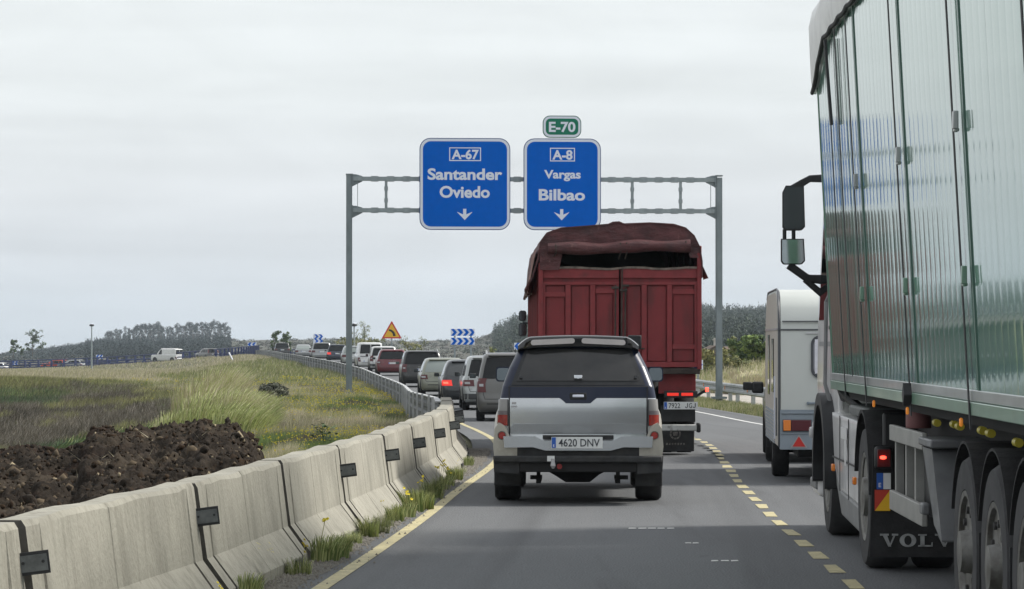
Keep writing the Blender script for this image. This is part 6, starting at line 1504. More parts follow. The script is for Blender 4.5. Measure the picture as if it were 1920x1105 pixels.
# tall clumps of grass: individual plants sharing three shapes
def clump_mesh(n, hgt, rad, mats, wts, seed, wind=.5, wd=.022):
    r = np.random.default_rng(seed); a = r.uniform(0, 2*PI, n); q = rad*np.sqrt(r.random(n))*.75
    P = np.stack([q*np.cos(a), q*np.sin(a), 0*a], 1); h = hgt*(.45+.55*r.random(n))*(1-.35*(q/rad)**2)
    dx = np.cos(a)*wd/2; out = q/rad
    lx = h*(.30*out*np.cos(a)+wind*(.5+.6*r.random(n))); ly = h*.30*out*np.sin(a)+h*r.normal(0, .12, n)
    rows = []
    for f in (0, .4, .75, 1.0):
        bx_ = lx*f**1.8; by_ = ly*f**1.8; zz = h*(f-.22*f**3); wf = wd*(1-.75*f)
        rows.append((P+np.stack([bx_-wf/2, by_, zz], 1), P+np.stack([bx_+wf/2, by_, zz], 1)))
    v = np.stack([x for pr in rows for x in pr], 1).reshape(-1, 3); k = np.arange(n)[:, None]*8
    f = np.concatenate([np.concatenate([k+[2*i, 2*i+1, 2*i+3], k+[2*i, 2*i+3, 2*i+2]], 1) for i in range(3)], 1).reshape(-1, 3)
    mi = np.repeat(r.choice(len(mats), n, p=wts), 6)
    return v, f, mi
CL = {}
def clump(kind, X, Y, sc, label, group, rz=0.0, name='tall_grass_clump', dz=0.0):
    if kind not in CL:
        n, hg, rd, ms, wt, sd_, wi, wdt = {'pale0': (2400, 1.4, 1.0, ['pale', 'straw', 'olive', 'green'], [.55, .22, .15, .08], 1, .30, .019), 'pale1': (2200, 1.15, 1.05, ['pale', 'green', 'olive', 'straw'], [.5, .2, .2, .1], 2, .34, .018), 'pale2': (900, 1.7, .6, ['straw', 'pale', 'olive'], [.5, .35, .15], 3, .22, .016),
            'deep0': (1200, 1.1, .8, ['deep', 'green', 'pale'], [.66, .22, .12], 4, .42, .03), 'deep1': (900, .9, .7, ['deep', 'green', 'heath'], [.6, .25, .15], 5, .6, .03), 'dry': (1000, 1.5, .9, ['straw', 'pale', 'mauve'], [.7, .2, .1], 6, .12, .035), 'dark': (1000, .62, .30, ['heath2', 'deep', 'mauve'], [.6, .25, .15], 9, .15, .02)}[kind]
        v, f, mi = clump_mesh(n, hg, rd, ms, wt, sd_, wi, wdt); o = np_mesh(name, v, f, [G[m] for m in ms], midx=mi); CL[kind] = o
    else:
        o = CL[kind].copy(); COL.objects.link(o); o.name = name
    o.location = (X, Y, float(ground_z(X, Y))-.04+dz); o.scale = (sc, sc, sc); o.rotation_euler = (0, 0, rz)
    return tag(o, label, 'plant', group)
ORD = ['first', 'second', 'third', 'fourth', 'fifth', 'sixth', 'seventh', 'eighth', 'ninth', 'tenth', 'eleventh', 'twelfth', 'thirteenth', 'fourteenth', 'fifteenth', 'sixteenth', 'seventeenth', 'eighteenth', 'nineteenth', 'twentieth', 'twenty first', 'twenty second', 'twenty third', 'twenty fourth', 'twenty fifth']
gl = 'pale tall grass leaning right on the edge of the hollow'
for i, (px, D, k, sc) in enumerate(sorted([(345, 66, 'pale0', 1.0), (380, 70, 'pale1', 1.1), (412, 64, 'pale0', .95), (435, 70, 'pale1', .95), (330, 62, 'pale1', .95), (360, 60, 'pale0', .95), (395, 60, 'pale1', 1.0), (425, 59, 'pale1', .9), (372, 78, 'pale2', 1.05), (405, 80, 'pale2', 1.0), (385, 66, 'pale2', .95), (440, 62, 'pale2', .7), (355, 84, 'pale2', .9), (310, 58, 'pale1', .85), (340, 56, 'pale1', .8), (452, 58, 'pale1', .6), (425, 85, 'pale2', .85), (318, 60, 'pale1', .55), (296, 63, 'pale1', .5), (325, 72, 'pale0', .6), (300, 80, 'pale2', .5)])):
    clump(k, (px-960)*D/5600, D, sc*(1.18), ORD[i]+' tall grass clump from the left, pale green, leaning right above the earth heap', gl, ryd.uniform(-.3, .3), dz=.22)
for i, (px, D, k, sc) in enumerate(sorted([(255, 62, 'deep0', 1.25), (215, 60, 'deep1', 1.2), (290, 64, 'deep0', 1.1), (175, 56, 'deep0', 1.0), (140, 54, 'deep1', 1.0), (235, 56, 'deep1', 1.0), (270, 57, 'deep0', .9), (310, 66, 'deep1', 1.1)])):
    clump(k, (px-960)*D/5600, D, sc*1.15, ORD[i]+' dark green grass clump from the left, behind the brown earth heap', 'dark green grass clumps in the hollow', ryd.uniform(-.3, .3), dz=.55)
clump('deep1', (10-960)*52/5600, 52, 1.1, 'green grass tuft at the left edge of the picture behind the earth heap', 'tufts at the left edge')
clump('deep1', (462-960)*78/5600, 78, .75, 'low green bush on the verge below the dark round bush', None, name='verge_shrub')

# weeds growing from the barrier foot
def weed_mesh(seed, n, hg, fl):
    v, f, mi = clump_mesh(n, hg, .16, ['green', 'pale', 'olive'], [.4, .35, .25], seed, .12, .009)
    r = np.random.default_rng(seed+50); v = list(map(tuple, v)); f = list(map(tuple, f)); mi = list(mi)
    for k in range(fl):
        x, y = r.normal(0, .07, 2); h_ = hg*r.uniform(1.0, 1.55); dx = r.normal(.03, .04)
        b = len(v); v += [(x-.004, y, 0), (x+.004, y, 0), (x+dx+.003, y, h_), (x+dx-.003, y, h_)]; f += [(b, b+1, b+2), (b, b+2, b+3)]; mi += [2, 2]
        for q in range(3):
            c = (x+dx+r.normal(0, .015), y+r.normal(0, .01), h_+r.normal(0, .02)); rd = r.uniform(.012, .02)
            for axs in (0, 1):
                b = len(v); v += [(c[0]-rd, c[1], c[2]), (c[0], c[1]-rd*axs, c[2]-rd*.7), (c[0]+rd, c[1], c[2]), (c[0], c[1]+rd*axs, c[2]+rd*.7)]; f += [(b, b+1, b+2), (b, b+2, b+3)]; mi += [3, 3]
    return np.array(v), np.array(f), np.array(mi)
WD = []
for sd_, n, hg, fl_ in ((1, 240, .30, 1), (2, 330, .26, 0), (3, 160, .24, 2), (4, 60, .30, 3), (5, 260, .32, 0)):
    v, f, mi = weed_mesh(sd_, n, hg, fl_); me = np_mesh('roadside_weed', v, f, [G['green'], G['pale'], G['olive'], G['yellow']], midx=mi); WD.append(me.data); bpy.data.objects.remove(me)
def weed(Y, off, k, sc, label):
    o = link('roadside_weed', WD[k]); X = foot_x(Y)+off; o.location = (X, Y, .0); o.scale = (sc, sc, sc); o.rotation_euler = (0, 0, random.uniform(0, 6))
    tag(o, label, 'plant', 'weeds along the barrier foot')
WL = [(17.2, .06, 3, .6), (18.3, .06, 2, .6), (19.4, .06, 4, .7), (20.3, .04, 3, .8), (21.3, .10, 2, .8), (22.6, .10, 0, .95), (22.9, .14, 1, .9), (23.6, .10, 4, .65), (24.6, .07, 1, .6), (25.4, .09, 4, .8), (25.9, .12, 1, .85), (26.8, .08, 0, .7), (27.6, .09, 4, .7), (28.3, .10, 2, .9), (29.2, .08, 4, 1.0), (29.6, .14, 1, 1.05), (30.4, .08, 3, .8), (31.6, .10, 0, 1.0), (32.2, .08, 4, .8), (33.5, .08, 3, .9), (34.4, .07, 2, .8), (35.8, .08, 1, .9), (36.3, .07, 4, .7), (38, .06, 2, .6), (40, .05, 4, .6)]
for i, (Y, off, k, sc) in enumerate(WL):
    weed(Y, off, k, sc, ORD[i].replace('twenty ', 'twenty-')+' plant from the near end at the barrier foot, '+{0: 'a leafy green tuft', 1: 'a dense grass tuft', 2: 'small with yellow flowers', 3: 'thin yellow flower stalks', 4: 'a bushy green weed'}[k])
# gritty strip between barrier and edge line
r = np.random.default_rng(9); n = 5200; Y = 16+30*r.random(n); fx_ = np.interp(Y, FOOT[:, 1], FOOT[:, 0]); gap = xl(Y)-fx_
X = fx_+.0+np.abs(r.normal(0, .42, n))*np.maximum(gap-.05, .1); sz = r.uniform(.004, .017, n)
tet = np.array([(1, 0, -.4), (-.6, .8, -.4), (-.5, -.9, -.4), (.1, 0, .75)]); ang = r.uniform(0, 6.28, n)
v = np.stack([np.stack([X+sz*(t[0]*np.cos(ang)-t[1]*np.sin(ang)), Y+sz*(t[0]*np.sin(ang)+t[1]*np.cos(ang)), .004+sz*.4+sz*t[2]], 1) for t in tet], 1).reshape(-1, 3); k = np.arange(n)[:, None]*4
f = np.concatenate([k+[0, 1, 3], k+[1, 2, 3], k+[2, 0, 3]], 1).reshape(-1, 3)
MT['grit'] = mat('grit', (.22, .205, .175), .95, col2=(.12, .11, .095), vscale=20)
tag(np_mesh('roadside_grit', v, f, MT['grit']), 'grit gathered between the barrier and the yellow line', kind='stuff')
vv = []; Ys = np.arange(12, 47, .25)
for y in Ys:
    a = foot_x(y)-.06; b = float(xl(y))-.10-.06*vnoise(y*1.7, 0, 3)-.04*vnoise(y*5.1, 0, 4); b = max(b, a+.08); vv += [(a, y, .003), (b, y, .003)]
MT['dust'] = mat('dusty_edge', (.155, .145, .125), .95, col2=(.095, .09, .08), vscale=8, bump=.5, bscale=50)
tag(np_mesh('dusty_strip', np.array(vv), np.array([(2*i, 2*i+1, 2*i+3, 2*i+2) for i in range(len(Ys)-1)]), MT['dust']), kind='structure')

# heap of dug earth behind the barrier
HPX = np.array([(-400, .55), (0, .50), (60, .56), (110, .53), (150, .58), (165, .70), (190, .73), (225, .70), (266, .73), (294, .68), (314, .75), (352, .76), (380, .83), (395, .77), (440, .77), (452, .69), (470, .63), (482, .58), (496, .3), (515, -.1), (600, -.4)])
xs_ = np.arange(-8, -1.75, .026); ys_ = np.arange(17.5, 36.5, .034)
XX, YY = np.meshgrid(xs_, ys_); px = 960+5600*XX/YY
crest = np.interp(px+26*fbm(XX*2, YY*2, 3, 77), HPX[:, 0], HPX[:, 1])
fr_ = np.interp(YY, [17.5, 19, 25, 29.5, 31.5, 33.5, 36], [.2, .55, .72, .97, 1.0, .72, -.2])
base_z = -.55
Z = base_z+(crest-base_z)*np.clip(fr_, -.2, 1) + .13*fbm(XX*1.6, YY*1.6, 3, 81)*(.35+.65*(fr_ < .9)) + .10*fbm(XX*4.2, YY*4.2, 3, 85) - .11*np.abs(fbm(XX*8, YY*8, 4, 88)) - .08*np.abs(fbm(XX*19, YY*19, 3, 90)) + .03 + .012*RNG.normal(0, 1, XX.shape)
edge = np.interp(YY, FOOT[:, 1], FOOT[:, 0])-.66
Z = np.where(XX > edge-.5, Z*1-(sm((XX-(edge-.5))/.5))*(Z+.12)*.85, Z)
MT['earth'] = mat('dug_earth', (.017, .0138, .0112), .95, col2=(.036, .029, .023), vscale=2.5, bump=1.0, bscale=22, spec=.08)
layer(MT['earth'], (.068, .055, .041), .9, .50, .66, .65); layer(MT['earth'], (.095, .070, .047), 7, .58, .74, .75); layer(MT['earth'], (.050, .024, .016), 1.1, .52, .7, .6); layer(MT['earth'], (.16, .13, .09), 24, .66, .76, .7)
tag(np_mesh('earth_heap', np.stack([XX, YY, Z], -1).reshape(-1, 3), grid_faces(len(ys_), len(xs_)), MT['earth']), 'heap of dark freshly dug earth behind the concrete barrier', 'earth heap')
def heap_z(x, y):
    i = np.clip(((np.asarray(y)-ys_[0])/.034).astype(int), 0, len(ys_)-1); j = np.clip(((np.asarray(x)-xs_[0])/.026).astype(int), 0, len(xs_)-1); return Z[i, j]
bm = bmesh.new(); bmesh.ops.create_icosphere(bm, subdivisions=1, radius=1); ico_v = np.array([v.co[:] for v in bm.verts]); ico_f = np.array([[v.index for v in f.verts] for f in bm.faces]); bm.free()
n = 15000; r = np.random.default_rng(14); X = r.uniform(-8, -2.2, n); Y = 19+15*r.random(n); keep = X < np.interp(Y, FOOT[:, 1], FOOT[:, 0])-.75; X = X[keep]; Y = Y[keep]; n = len(X)
sz = np.minimum(np.exp(r.normal(-4.35, .55, n)), .085); zz = heap_z(X, Y)+sz*.35
V = (ico_v[None]*(1+.95*(r.random((n, 12+0 if len(ico_v) == 12 else len(ico_v), 1))-.5)))*sz[:, None, None]*r.uniform(.7, 1.3, (n, 1, 3))+np.stack([X, Y, zz], 1)[:, None]
F = (ico_f[None]+(np.arange(n)*len(ico_v))[:, None, None]).reshape(-1, 3); pal = [MT['earth'], mat('clod_brown', (.034, .023, .015), .95, var=.3, spec=.1), mat('clod_pale', (.10, .078, .054), .95, var=.3, spec=.1), mat('root_straw', (.27, .22, .14), .9, var=.2)]
mi = np.repeat(r.choice(4, n, p=[.50, .34, .13, .03]), len(ico_f)); tag(np_mesh('earth_clods', V.reshape(-1, 3), F, pal, midx=mi), 'loose clods and stones lying over the earth heap', kind='stuff')
P = np.stack([r.uniform(-8, -2.4, 1500), 19+14.5*r.random(1500)], 1); P = np.concatenate([P, heap_z(P[:, 0], P[:, 1])[:, None]], 1); k = fbm(P[:, 0]*1.1, P[:, 1]*1.1, 3, 93) > .12; P = P[k]
make_stuff('torn_roots', 'dry roots and torn grass sticking out of the earth heap', P, .04+.09*ryd.random(len(P)), np.full(len(P), .008), [G['straw'], G['heath']], (ryd.random(len(P)) < .5).astype(int), lean=1.2, wind=(0, 0))

# thistle by the barrier, and bare twigs in the hollow
def twigs(name, label, X, Y, hgt, col, n, seed, spread=.5, leaf=None, gz=None, cat='plant', group=None, lr=.03, nl=0):
    r = random.Random(seed); gz = float(ground_z(X, Y)) if gz is None else gz
    t = thing(name, label, cat, (X, Y, gz), 0, group); mb = MB(); tips = []
    for k in range(n):
        a = r.uniform(0, 6.28); rd = spread*r.uniform(.2, 1)*hgt; h_ = hgt*r.uniform(.6, 1)
        p = [(0, 0, -.05), (rd*.25*math.cos(a), rd*.25*math.sin(a), h_*.45), (rd*.7*math.cos(a), rd*.7*math.sin(a), h_*.8), (rd*math.cos(a), rd*math.sin(a), h_)]
        mb.tube(p, [.016*hgt, .012*hgt, .008*hgt, .003*hgt], 5); tips.append(p)
        for q in range(2):
            b = Vector(p[1]).lerp(Vector(p[3]), r.uniform(.1, .8)); e = b+Vector((r.uniform(-.2, .2), r.uniform(-.2, .2), r.uniform(.1, .25)))*hgt; mb.tube([b, e], [.007*hgt, .002*hgt], 4); tips.append([b, b, e, e])
    mb.build('stems', col, t, rec=False)
    if leaf:
        v = []; f = []
        for k in range(nl):
            p = r.choice(tips); c = Vector(p[1]).lerp(Vector(p[3]), r.random())+Vector((r.gauss(0, lr), r.gauss(0, lr), r.gauss(0, lr))); a = r.uniform(0, 6.28); d = Vector((math.cos(a), math.sin(a)*.6, r.uniform(-.3, .6)))*lr*1.6; q = Vector((-d.y, d.x, .2*lr)).normalized()*lr*.5
            b = len(v); v += [c, c+d*.5+q, c+d, c+d*.5-q]; f.append((b, b+1, b+2, b+3))
        np_mesh('leaves', np.array([tuple(x) for x in v]), np.array(f), leaf, t)
    return t
twigs('thistle', 'tall grey green thistle standing behind the barrier on the verge', (607-960)*45/5600, 45, .56, G['deep'], 4, 4, .28, G['deep'], lr=.06, nl=90)
twigs('bare_shrub', 'leafless pale shrub at the left in the brown hollow', (58-960)*54/5600, 54, .95, G['mauve'], 9, 6, .38)
twigs('bare_shrub', 'small leafless shrub right of the larger bare one', (88-960)*53/5600, 53, .55, G['mauve'], 6, 9, .4)

# ------------------------------------------------------------------ bushes and trees
def foliage(clumps, leaf, n, mats, seed, flat=.8, up=.3):
    """leaf faces spread through and over clump volumes; clumps: (x,y,z,rx,rz)"""
    r = np.random.default_rng(seed); C = np.array(clumps, float); wv_ = C[:, 3]**2*C[:, 4]; k = r.choice(len(C), n, p=wv_/wv_.sum())
    d = r.normal(0, 1, (n, 3)); d /= np.linalg.norm(d, axis=1)[:, None]; rad = r.random(n)**.42
    p = C[k, :3]+d*rad[:, None]*np.stack([C[k, 3], C[k, 3], C[k, 4]], 1)
    nrm = d+r.normal(0, .55, (n, 3))+np.array([0, 0, up]); nrm /= np.linalg.norm(nrm, axis=1)[:, None]
    a = np.cross(nrm, r.normal(0, 1, (n, 3))); a /= np.linalg.norm(a, axis=1)[:, None]; b = np.cross(nrm, a); s = leaf*r.uniform(.6, 1.3, n)[:, None]
    v = np.stack([p-a*s, p-b*s*flat*.5, p+a*s, p+b*s*flat*.5], 1).reshape(-1, 3)
    mi = r.integers(0, len(mats), len(C))[k]; mi = np.where(r.random(n) < .25, r.integers(0, len(mats), n), mi)
    return v, np.arange(n*4).reshape(-1, 4), mi
LV = {'euc': [leafm('eucalyptus_leaf', (.025, .037, .036), .3, .15), leafm('eucalyptus_leaf_dark', (.016, .025, .026), .3, .15)], 'con': [leafm('conifer_needles', (.028, .042, .030), .3, .2), leafm('conifer_needles_pale', (.042, .056, .038), .3, .2)],
      'bush': [leafm('bush_leaf', (.11, .165, .045), .3, 1), leafm('bush_leaf_bright', (.18, .235, .06), .25, 1), leafm('bush_leaf_dark', (.055, .09, .03), .3, 1)], 'gorse': [leafm('gorse_leaf', (.20, .205, .075), .3, 1), leafm('gorse_leaf_pale', (.29, .275, .11), .3, 1), leafm('gorse_leaf_dark', (.10, .115, .045), .3, 1)],
      'lime': [leafm('young_leaf', (.16, .19, .06), .25, 1), leafm('young_leaf_pale', (.24, .25, .11), .25, 1)], 'scrub': [leafm('moor_scrub', (.056, .049, .037), .3, .1), leafm('moor_scrub_green', (.042, .051, .029), .3, .1)], 'pop': [leafm('field_tree_leaf', (.075, .115, .035), .3, 1), leafm('field_tree_leaf_dark', (.045, .07, .027), .3, 1)]}
def tree(name, label, X, Y, z, clumps, leaf, n, fam, trunk, seed, group=None, cat='tree', sc=1.0, crown='crown'):
    t = thing(name, label, cat, (X, Y, z), 0, group); t.scale = (sc, sc, sc)
    v, f, mi = foliage(clumps, leaf, n, LV[fam], seed); np_mesh(crown, v, f, LV[fam], t, midx=mi)
    if trunk:
        mb = MB()
        for pts, rr_ in trunk: mb.tube(pts, rr_, 6)
        mb.build('trunk', MT['bark'], t, rec=False)
    return t
rs = random.Random(3)
def crown_of(h, r_, n, z0=.45, top=1.0, jit=.6):
    out = []
    for k in range(n):
        f = z0+(top-z0)*(k+.5)/n; w_ = r_*(1-abs(f-.72)*1.3); a = rs.uniform(0, 6.28); q = w_*rs.uniform(.1, jit); out.append((q*math.cos(a), q*math.sin(a), f*h, w_*rs.uniform(.4, .65), h*.075*rs.uniform(.7, 1.4)))
    return out
def limbs(h, clumps, r0):
    L_ = [([(0, 0, -.3), (.02*h, 0, h*.4), (0, .01*h, h*.85)], [r0, r0*.7, r0*.25])]
    for c in clumps[::2]: L_.append(([(0, 0, max(.25*h, c[2]-.22*h)), (c[0]*.5, c[1]*.5, c[2]-.08*h), (c[0], c[1], c[2])], [r0*.4, r0*.28, r0*.1]))
    return L_
# eucalyptus grove on the left skyline and conifers on the right, instanced by shared mesh
def proto(fam, kind, seed, h=10.0):
    rs.seed(seed)
    if kind == 'euc':
        cl = [(rs.gauss(0, .35), rs.gauss(0, .35), h*.93, 1.15, .75), (rs.gauss(0, .6), rs.gauss(0, .6), h*.84, 1.5, .8), (rs.gauss(0, .8), rs.gauss(0, .8), h*.72, 1.3, .8), (rs.gauss(0, 1), rs.gauss(0, 1), h*.58, 1.1, .8), (rs.gauss(0, 1), 0, h*.42, 1.0, .9), (rs.gauss(0, .8), 0, h*.25, 1.2, 1.1)]; n, lf = 430, .30
    else:
        cl = [(rs.gauss(0, .12), rs.gauss(0, .12), h*f, 1.75*(1.03-f)+.12, h*.06) for f in np.linspace(.12, .98, 13)]; n, lf = 420, .30
        if seed % 2: cl = [(c[0]*3, c[1]*3, c[2], c[3]*rs.uniform(.7, 1.5), c[4]) for c in cl]
    v, f, mi = foliage(cl, lf, n, LV[fam], seed); mb = MB()
    for pts, rr_ in limbs(h, cl[:8], .17): mb.tube(pts, rr_, 5)
    c = np_mesh('crown', v, f, LV[fam], None, midx=mi); m = mb.build('trunk', MT['bark'], None, rec=False)
    d = (c.data, m.data); bpy.data.objects.remove(c); bpy.data.objects.remove(m); return d
EU = [proto('euc', 'euc', 100+k) for k in range(6)]; CO = [proto('con', 'con', 200+k) for k in range(6)]
EENV = np.array([(187, 636), (195, 622), (203, 614), (228, 607), (253, 601), (280, 601), (299, 597), (317, 607), (335, 603), (345, 606), (360, 595), (375, 600), (393, 594), (412, 600), (426, 597), (431, 612)])
CENV = np.array([(898, 636), (915, 626), (928, 621), (938, 606), (948, 597), (956, 591), (975, 590), (1010, 585), (1100, 572), (1200, 565), (1290, 560), (1312, 556), (1325, 566), (1335, 574), (1350, 574), (1375, 570), (1390, 566), (1415, 567), (1440, 562), (1520, 560), (1700, 555), (2100, 550)])
def stand(protos, env, n, d0, d1, name, label, group, seed, p0, p1, lo=.0, hmin=4):
    r = random.Random(seed); pxs = np.linspace(p0, p1, n)
    for i in range(n):
        px = pxs[i]+r.uniform(-1, 1)*(p1-p0)/n; front = r.random(); D_ = d1-(d1-d0)*front
        b = (px-960)/5600; zg_ = float(hill_z(np.array(b), np.array(D_))); top_y = float(np.interp(px, env[:, 0], env[:, 1]))+r.uniform(0, 5)+lo*front*r.uniform(.3, 1)
        hh = H_CAM-(top_y-643)*D_/5600-zg_
        if hh < hmin: continue
        t = thing(name, label, 'tree', (b*D_, D_, zg_-.2), r.uniform(0, 6.28), group); q = hh/10.0; wq = q*r.uniform(.75, 1.05) if q < 1.4 else q*.72; t.scale = (wq, wq, q)
        c, m = r.choice(protos); link('crown', c, t); link('trunk', m, t)
stand(EU, EENV, 120, 1240, 1400, 'eucalyptus_tree', 'eucalyptus in the dark grove on the left skyline, right of the tall lamp post', 'eucalyptus grove on the left skyline', 5, 187, 430, 26)
stand(CO, CENV, 44, 900, 1350, 'conifer', 'blue green conifer on the hill left of the red truck', 'conifers on the hill left of the red truck', 6, 900, 1000, 30)
stand(CO, CENV, 90, 1180, 1385, 'conifer', 'dark conifer on the wooded hill between the red truck and the caravan', 'conifers on the hill right of the red truck', 7, 1290, 1452, 8, 3)
stand(EU[:3]+CO[:2], np.array([(1290, 600), (1452, 597)]), 34, 560, 760, 'hill_tree', 'lower dark tree on the foot of the wooded hill right of the gantry', 'trees at the foot of the right hill', 9, 1290, 1452, 26, 2)
def forest(n, p0, p1, d0, d1, seed, name, label, fam='con', h0=5.0, h1=9.0, per=46):
    r = np.random.default_rng(seed); px = r.uniform(p0, p1, n); Dm = d0+(d1-d0)*r.random(n); b = (px-960)/5600; zb = hill_z(b, Dm); hh = r.uniform(h0, h1, n); C = []
    for i in range(n):
        for f in (.15, .35, .55, .75, .92): C.append((b[i]*Dm[i]+r.normal(0, .15), Dm[i]+r.normal(0, .2), zb[i]+hh[i]*f, hh[i]*.22*(1.08-f), hh[i]*.13))
    v, f, mi = foliage(C, .42, n*per, LV[fam], seed); tag(np_mesh(name, v, f, LV[fam], midx=mi), label, kind='stuff')
forest(1500, 1285, 1455, 480, 1330, 71, 'conifer_wood', 'closed dark conifer wood covering the hill right of the red truck', h0=3.0, h1=6.0)
forest(500, 1000, 1285, 700, 1380, 74, 'conifer_backdrop', 'conifers covering the hill behind the trucks', h0=3.5, h1=8)
forest(420, 925, 1000, 700, 1380, 72, 'conifer_slope', 'conifers covering the hill slope left of the red truck', h0=3.5, h1=7)
forest(1150, 160, 433, 800, 1390, 73, 'grove_undergrowth', 'dense lower foliage of the eucalyptus grove on the left', 'euc', 2.0, 4.4, 50)
# scrub over the moor and the far field edge
r = np.random.default_rng(44); n = 5200; b = r.uniform(-.185, .14, n); Dm = 560+840*r.random(n)**.8; zc = hill_z(b, Dm); sz = r.uniform(.5, 1.5, n)
cl = [(b[i]*Dm[i], Dm[i], zc[i]+sz[i]*.3, sz[i]*1.3, sz[i]*.55) for i in range(n)]
v, f, mi = foliage(cl, .42, 60000, LV['scrub'], 45, up=.6); tag(np_mesh('moor_scrub', v, f, LV['scrub'], midx=mi), 'low brown scrub covering the distant moor', kind='stuff')
# lower wooded edge running left from the grove
n = 900; px = r.uniform(-10, 200, n); Dm = r.uniform(900, 1380, n); b = (px-960)/5600; zc = hill_z(b, Dm); sz = r.uniform(.8, 2.2, n)*np.interp(px, [0, 100, 200], [.5, .8, 1.3])
v, f, mi = foliage([(b[i]*Dm[i], Dm[i], zc[i]+sz[i]*.5, sz[i]*1.2, sz[i]*.8) for i in range(n)], .45, 26000, LV['euc'], 46, up=.6); tag(np_mesh('far_hedge', v, f, LV['euc'], midx=mi), 'dark hedge and scrub on the low hill at the far left', kind='stuff')

def px_tree(name, label, px, D, y_top, y_base, wpx, fam, n, leaf, seed, group=None, cat='tree', z0=.3, nc=14, lean=0.0, trunk=True, airy=1.0):
    u = D/5600; z = H_CAM-(y_base-643)*u; h = (y_base-y_top)*u; rr_ = wpx*u/2; rs.seed(seed); nc = int(nc*1.6)
    cl = [(rs.gauss(0, .42)*rr_+lean*h*f, rs.gauss(0, .4)*rr_, f*h, rr_*rs.uniform(.25, .62)*airy, max(h*.10, rr_*.26)*rs.uniform(.6, 1.4)*airy) for f in np.linspace(z0, .95, nc)]
    return tree(name, label, (px-960)*u, D, z, cl, leaf, n, fam, limbs(h, cl, max(.03, h*.018)) if trunk else None, seed, group, cat)
px_tree('field_tree', 'airy light green tree standing alone at the far left skyline', 61, 620, 617, 668, 30, 'pop', 900, .22, 11, z0=.25, nc=20, airy=.75)
px_tree('field_tree', 'small darker tree left of the airy one at the far left', 25, 640, 637, 669, 17, 'pop', 500, .24, 12, z0=.3, nc=9)
px_tree('field_tree', 'tiny bushy tree right of the airy one at far left', 41, 660, 650, 668, 11, 'pop', 200, .26, 13, z0=.2, nc=6)
px_tree('leafy_shrub', 'tall bright green leafy shrub leaning right, beside the black SUV', 513, 398, 621, 664, 17, 'pop', 700, .16, 14, 'leafy shrubs by the far railing', z0=.15, nc=12, lean=.12)
px_tree('leafy_shrub', 'second bright green leafy shrub just right of the leaning one', 534, 400, 624, 664, 20, 'pop', 800, .16, 15, 'leafy shrubs by the far railing', z0=.12, nc=13, lean=.10)
px_tree('young_tree', 'thin pale tree barely in leaf right of the left gantry post', 683, 420, 602, 650, 26, 'lime', 420, .12, 16, z0=.3, nc=16, airy=.8)
px_tree('young_tree', 'wispy pale sapling between the gantry post and the warning sign', 668, 430, 618, 652, 15, 'lime', 220, .12, 17, z0=.3, nc=10, airy=.8)
for i, (px, D, yt, yb, w_, n) in enumerate([(650, 300, 634, 668, 40, 700), (690, 310, 637, 668, 50, 800), (705, 300, 635, 664, 26, 400), (765, 270, 641, 668, 40, 500), (640, 330, 640, 668, 40, 400)]):
    px_tree('roadside_bush', ['low wide yellow green bush left of the left gantry post base', 'yellow green bush just right of the gantry post beyond the queue', 'small bush between gantry post and warning sign', 'low bush right of the warning sign beyond the queue', 'yellow green bush far beyond the queue left of gantry'][i], px, D, yt, yb, w_, 'gorse', n, .13, 30+i, 'yellow green bushes beyond the queue', 'bush', .1, 10, trunk=True)
for i, (px, D, yt, yb) in enumerate([(795, 300, 632, 662), (760, 310, 630, 660), (921, 200, 651, 668)]):
    px_tree('sapling', ['thin bare sapling right of the warning sign', 'wispy bare sapling just right of the warning sign post', 'small yellow green sapling left of the grey beige SUV roof'][i], px, D, yt, yb, 16, 'lime', 90, .09, 50+i, None, 'tree', .4, 8)
LV['dull'] = [leafm('dull_shrub_leaf', (.14, .145, .105), .3, 2), leafm('dull_shrub_dark', (.085, .09, .066), .3, 2)]
px_tree('verge_shrub', 'dark grey green round bush on the grassy verge', 508, 92, 722, 748, 40, 'dull', 4200, .05, 90, None, 'bush', .12, 16, airy=1.15)
# right-hand side: bushes, dry grasses, houses, gravel
for i, (px, D, yt, yb, w_, fam, n, lab) in enumerate([(1418, 150, 629, 700, 62, 'bush', 5200, 'rounded bright green bush just left of the caravan'), (1392, 158, 640, 695, 44, 'bush', 3200, 'darker green bush left of the rounded bright one'), (1375, 175, 634, 690, 24, 'lime', 1300, 'pale young leaved bush by the right gantry post'), (1330, 150, 658, 705, 50, 'gorse', 3200, 'yellow green bush between the red truck and the gantry post'), (1365, 146, 672, 708, 46, 'gorse', 2800, 'yellow green bush right of the gantry post'), (1393, 142, 678, 710, 40, 'gorse', 2400, 'low olive bush in front of the green bushes'), (1305, 152, 650, 705, 40, 'gorse', 2000, 'yellow green bush partly behind the red truck edge'), (1450, 150, 640, 700, 50, 'bush', 2500, 'green bush mostly hidden by the caravan')]):
    px_tree('bush', lab, px, D, yt, yb, w_, fam, n, .10, 60+i, 'bushes beyond the right guardrail', 'bush', .08, 16, airy=1.1)
for i, (px, D, sc) in enumerate(sorted([(1345, 126, .62), (1375, 124, .68), (1398, 122, .85), (1415, 123, .9), (1430, 122, .8), (1330, 128, .55), (1446, 123, .8), (1388, 128, .9), (1320, 127, .5)])):
    clump('dry', (px-960)*D/5600, D, sc, ORD[i]+' golden dry grass clump from the left beyond the right guardrail', 'golden grass clumps beyond the right guardrail', ryd.uniform(0, 6), 'dry_grass_clump')
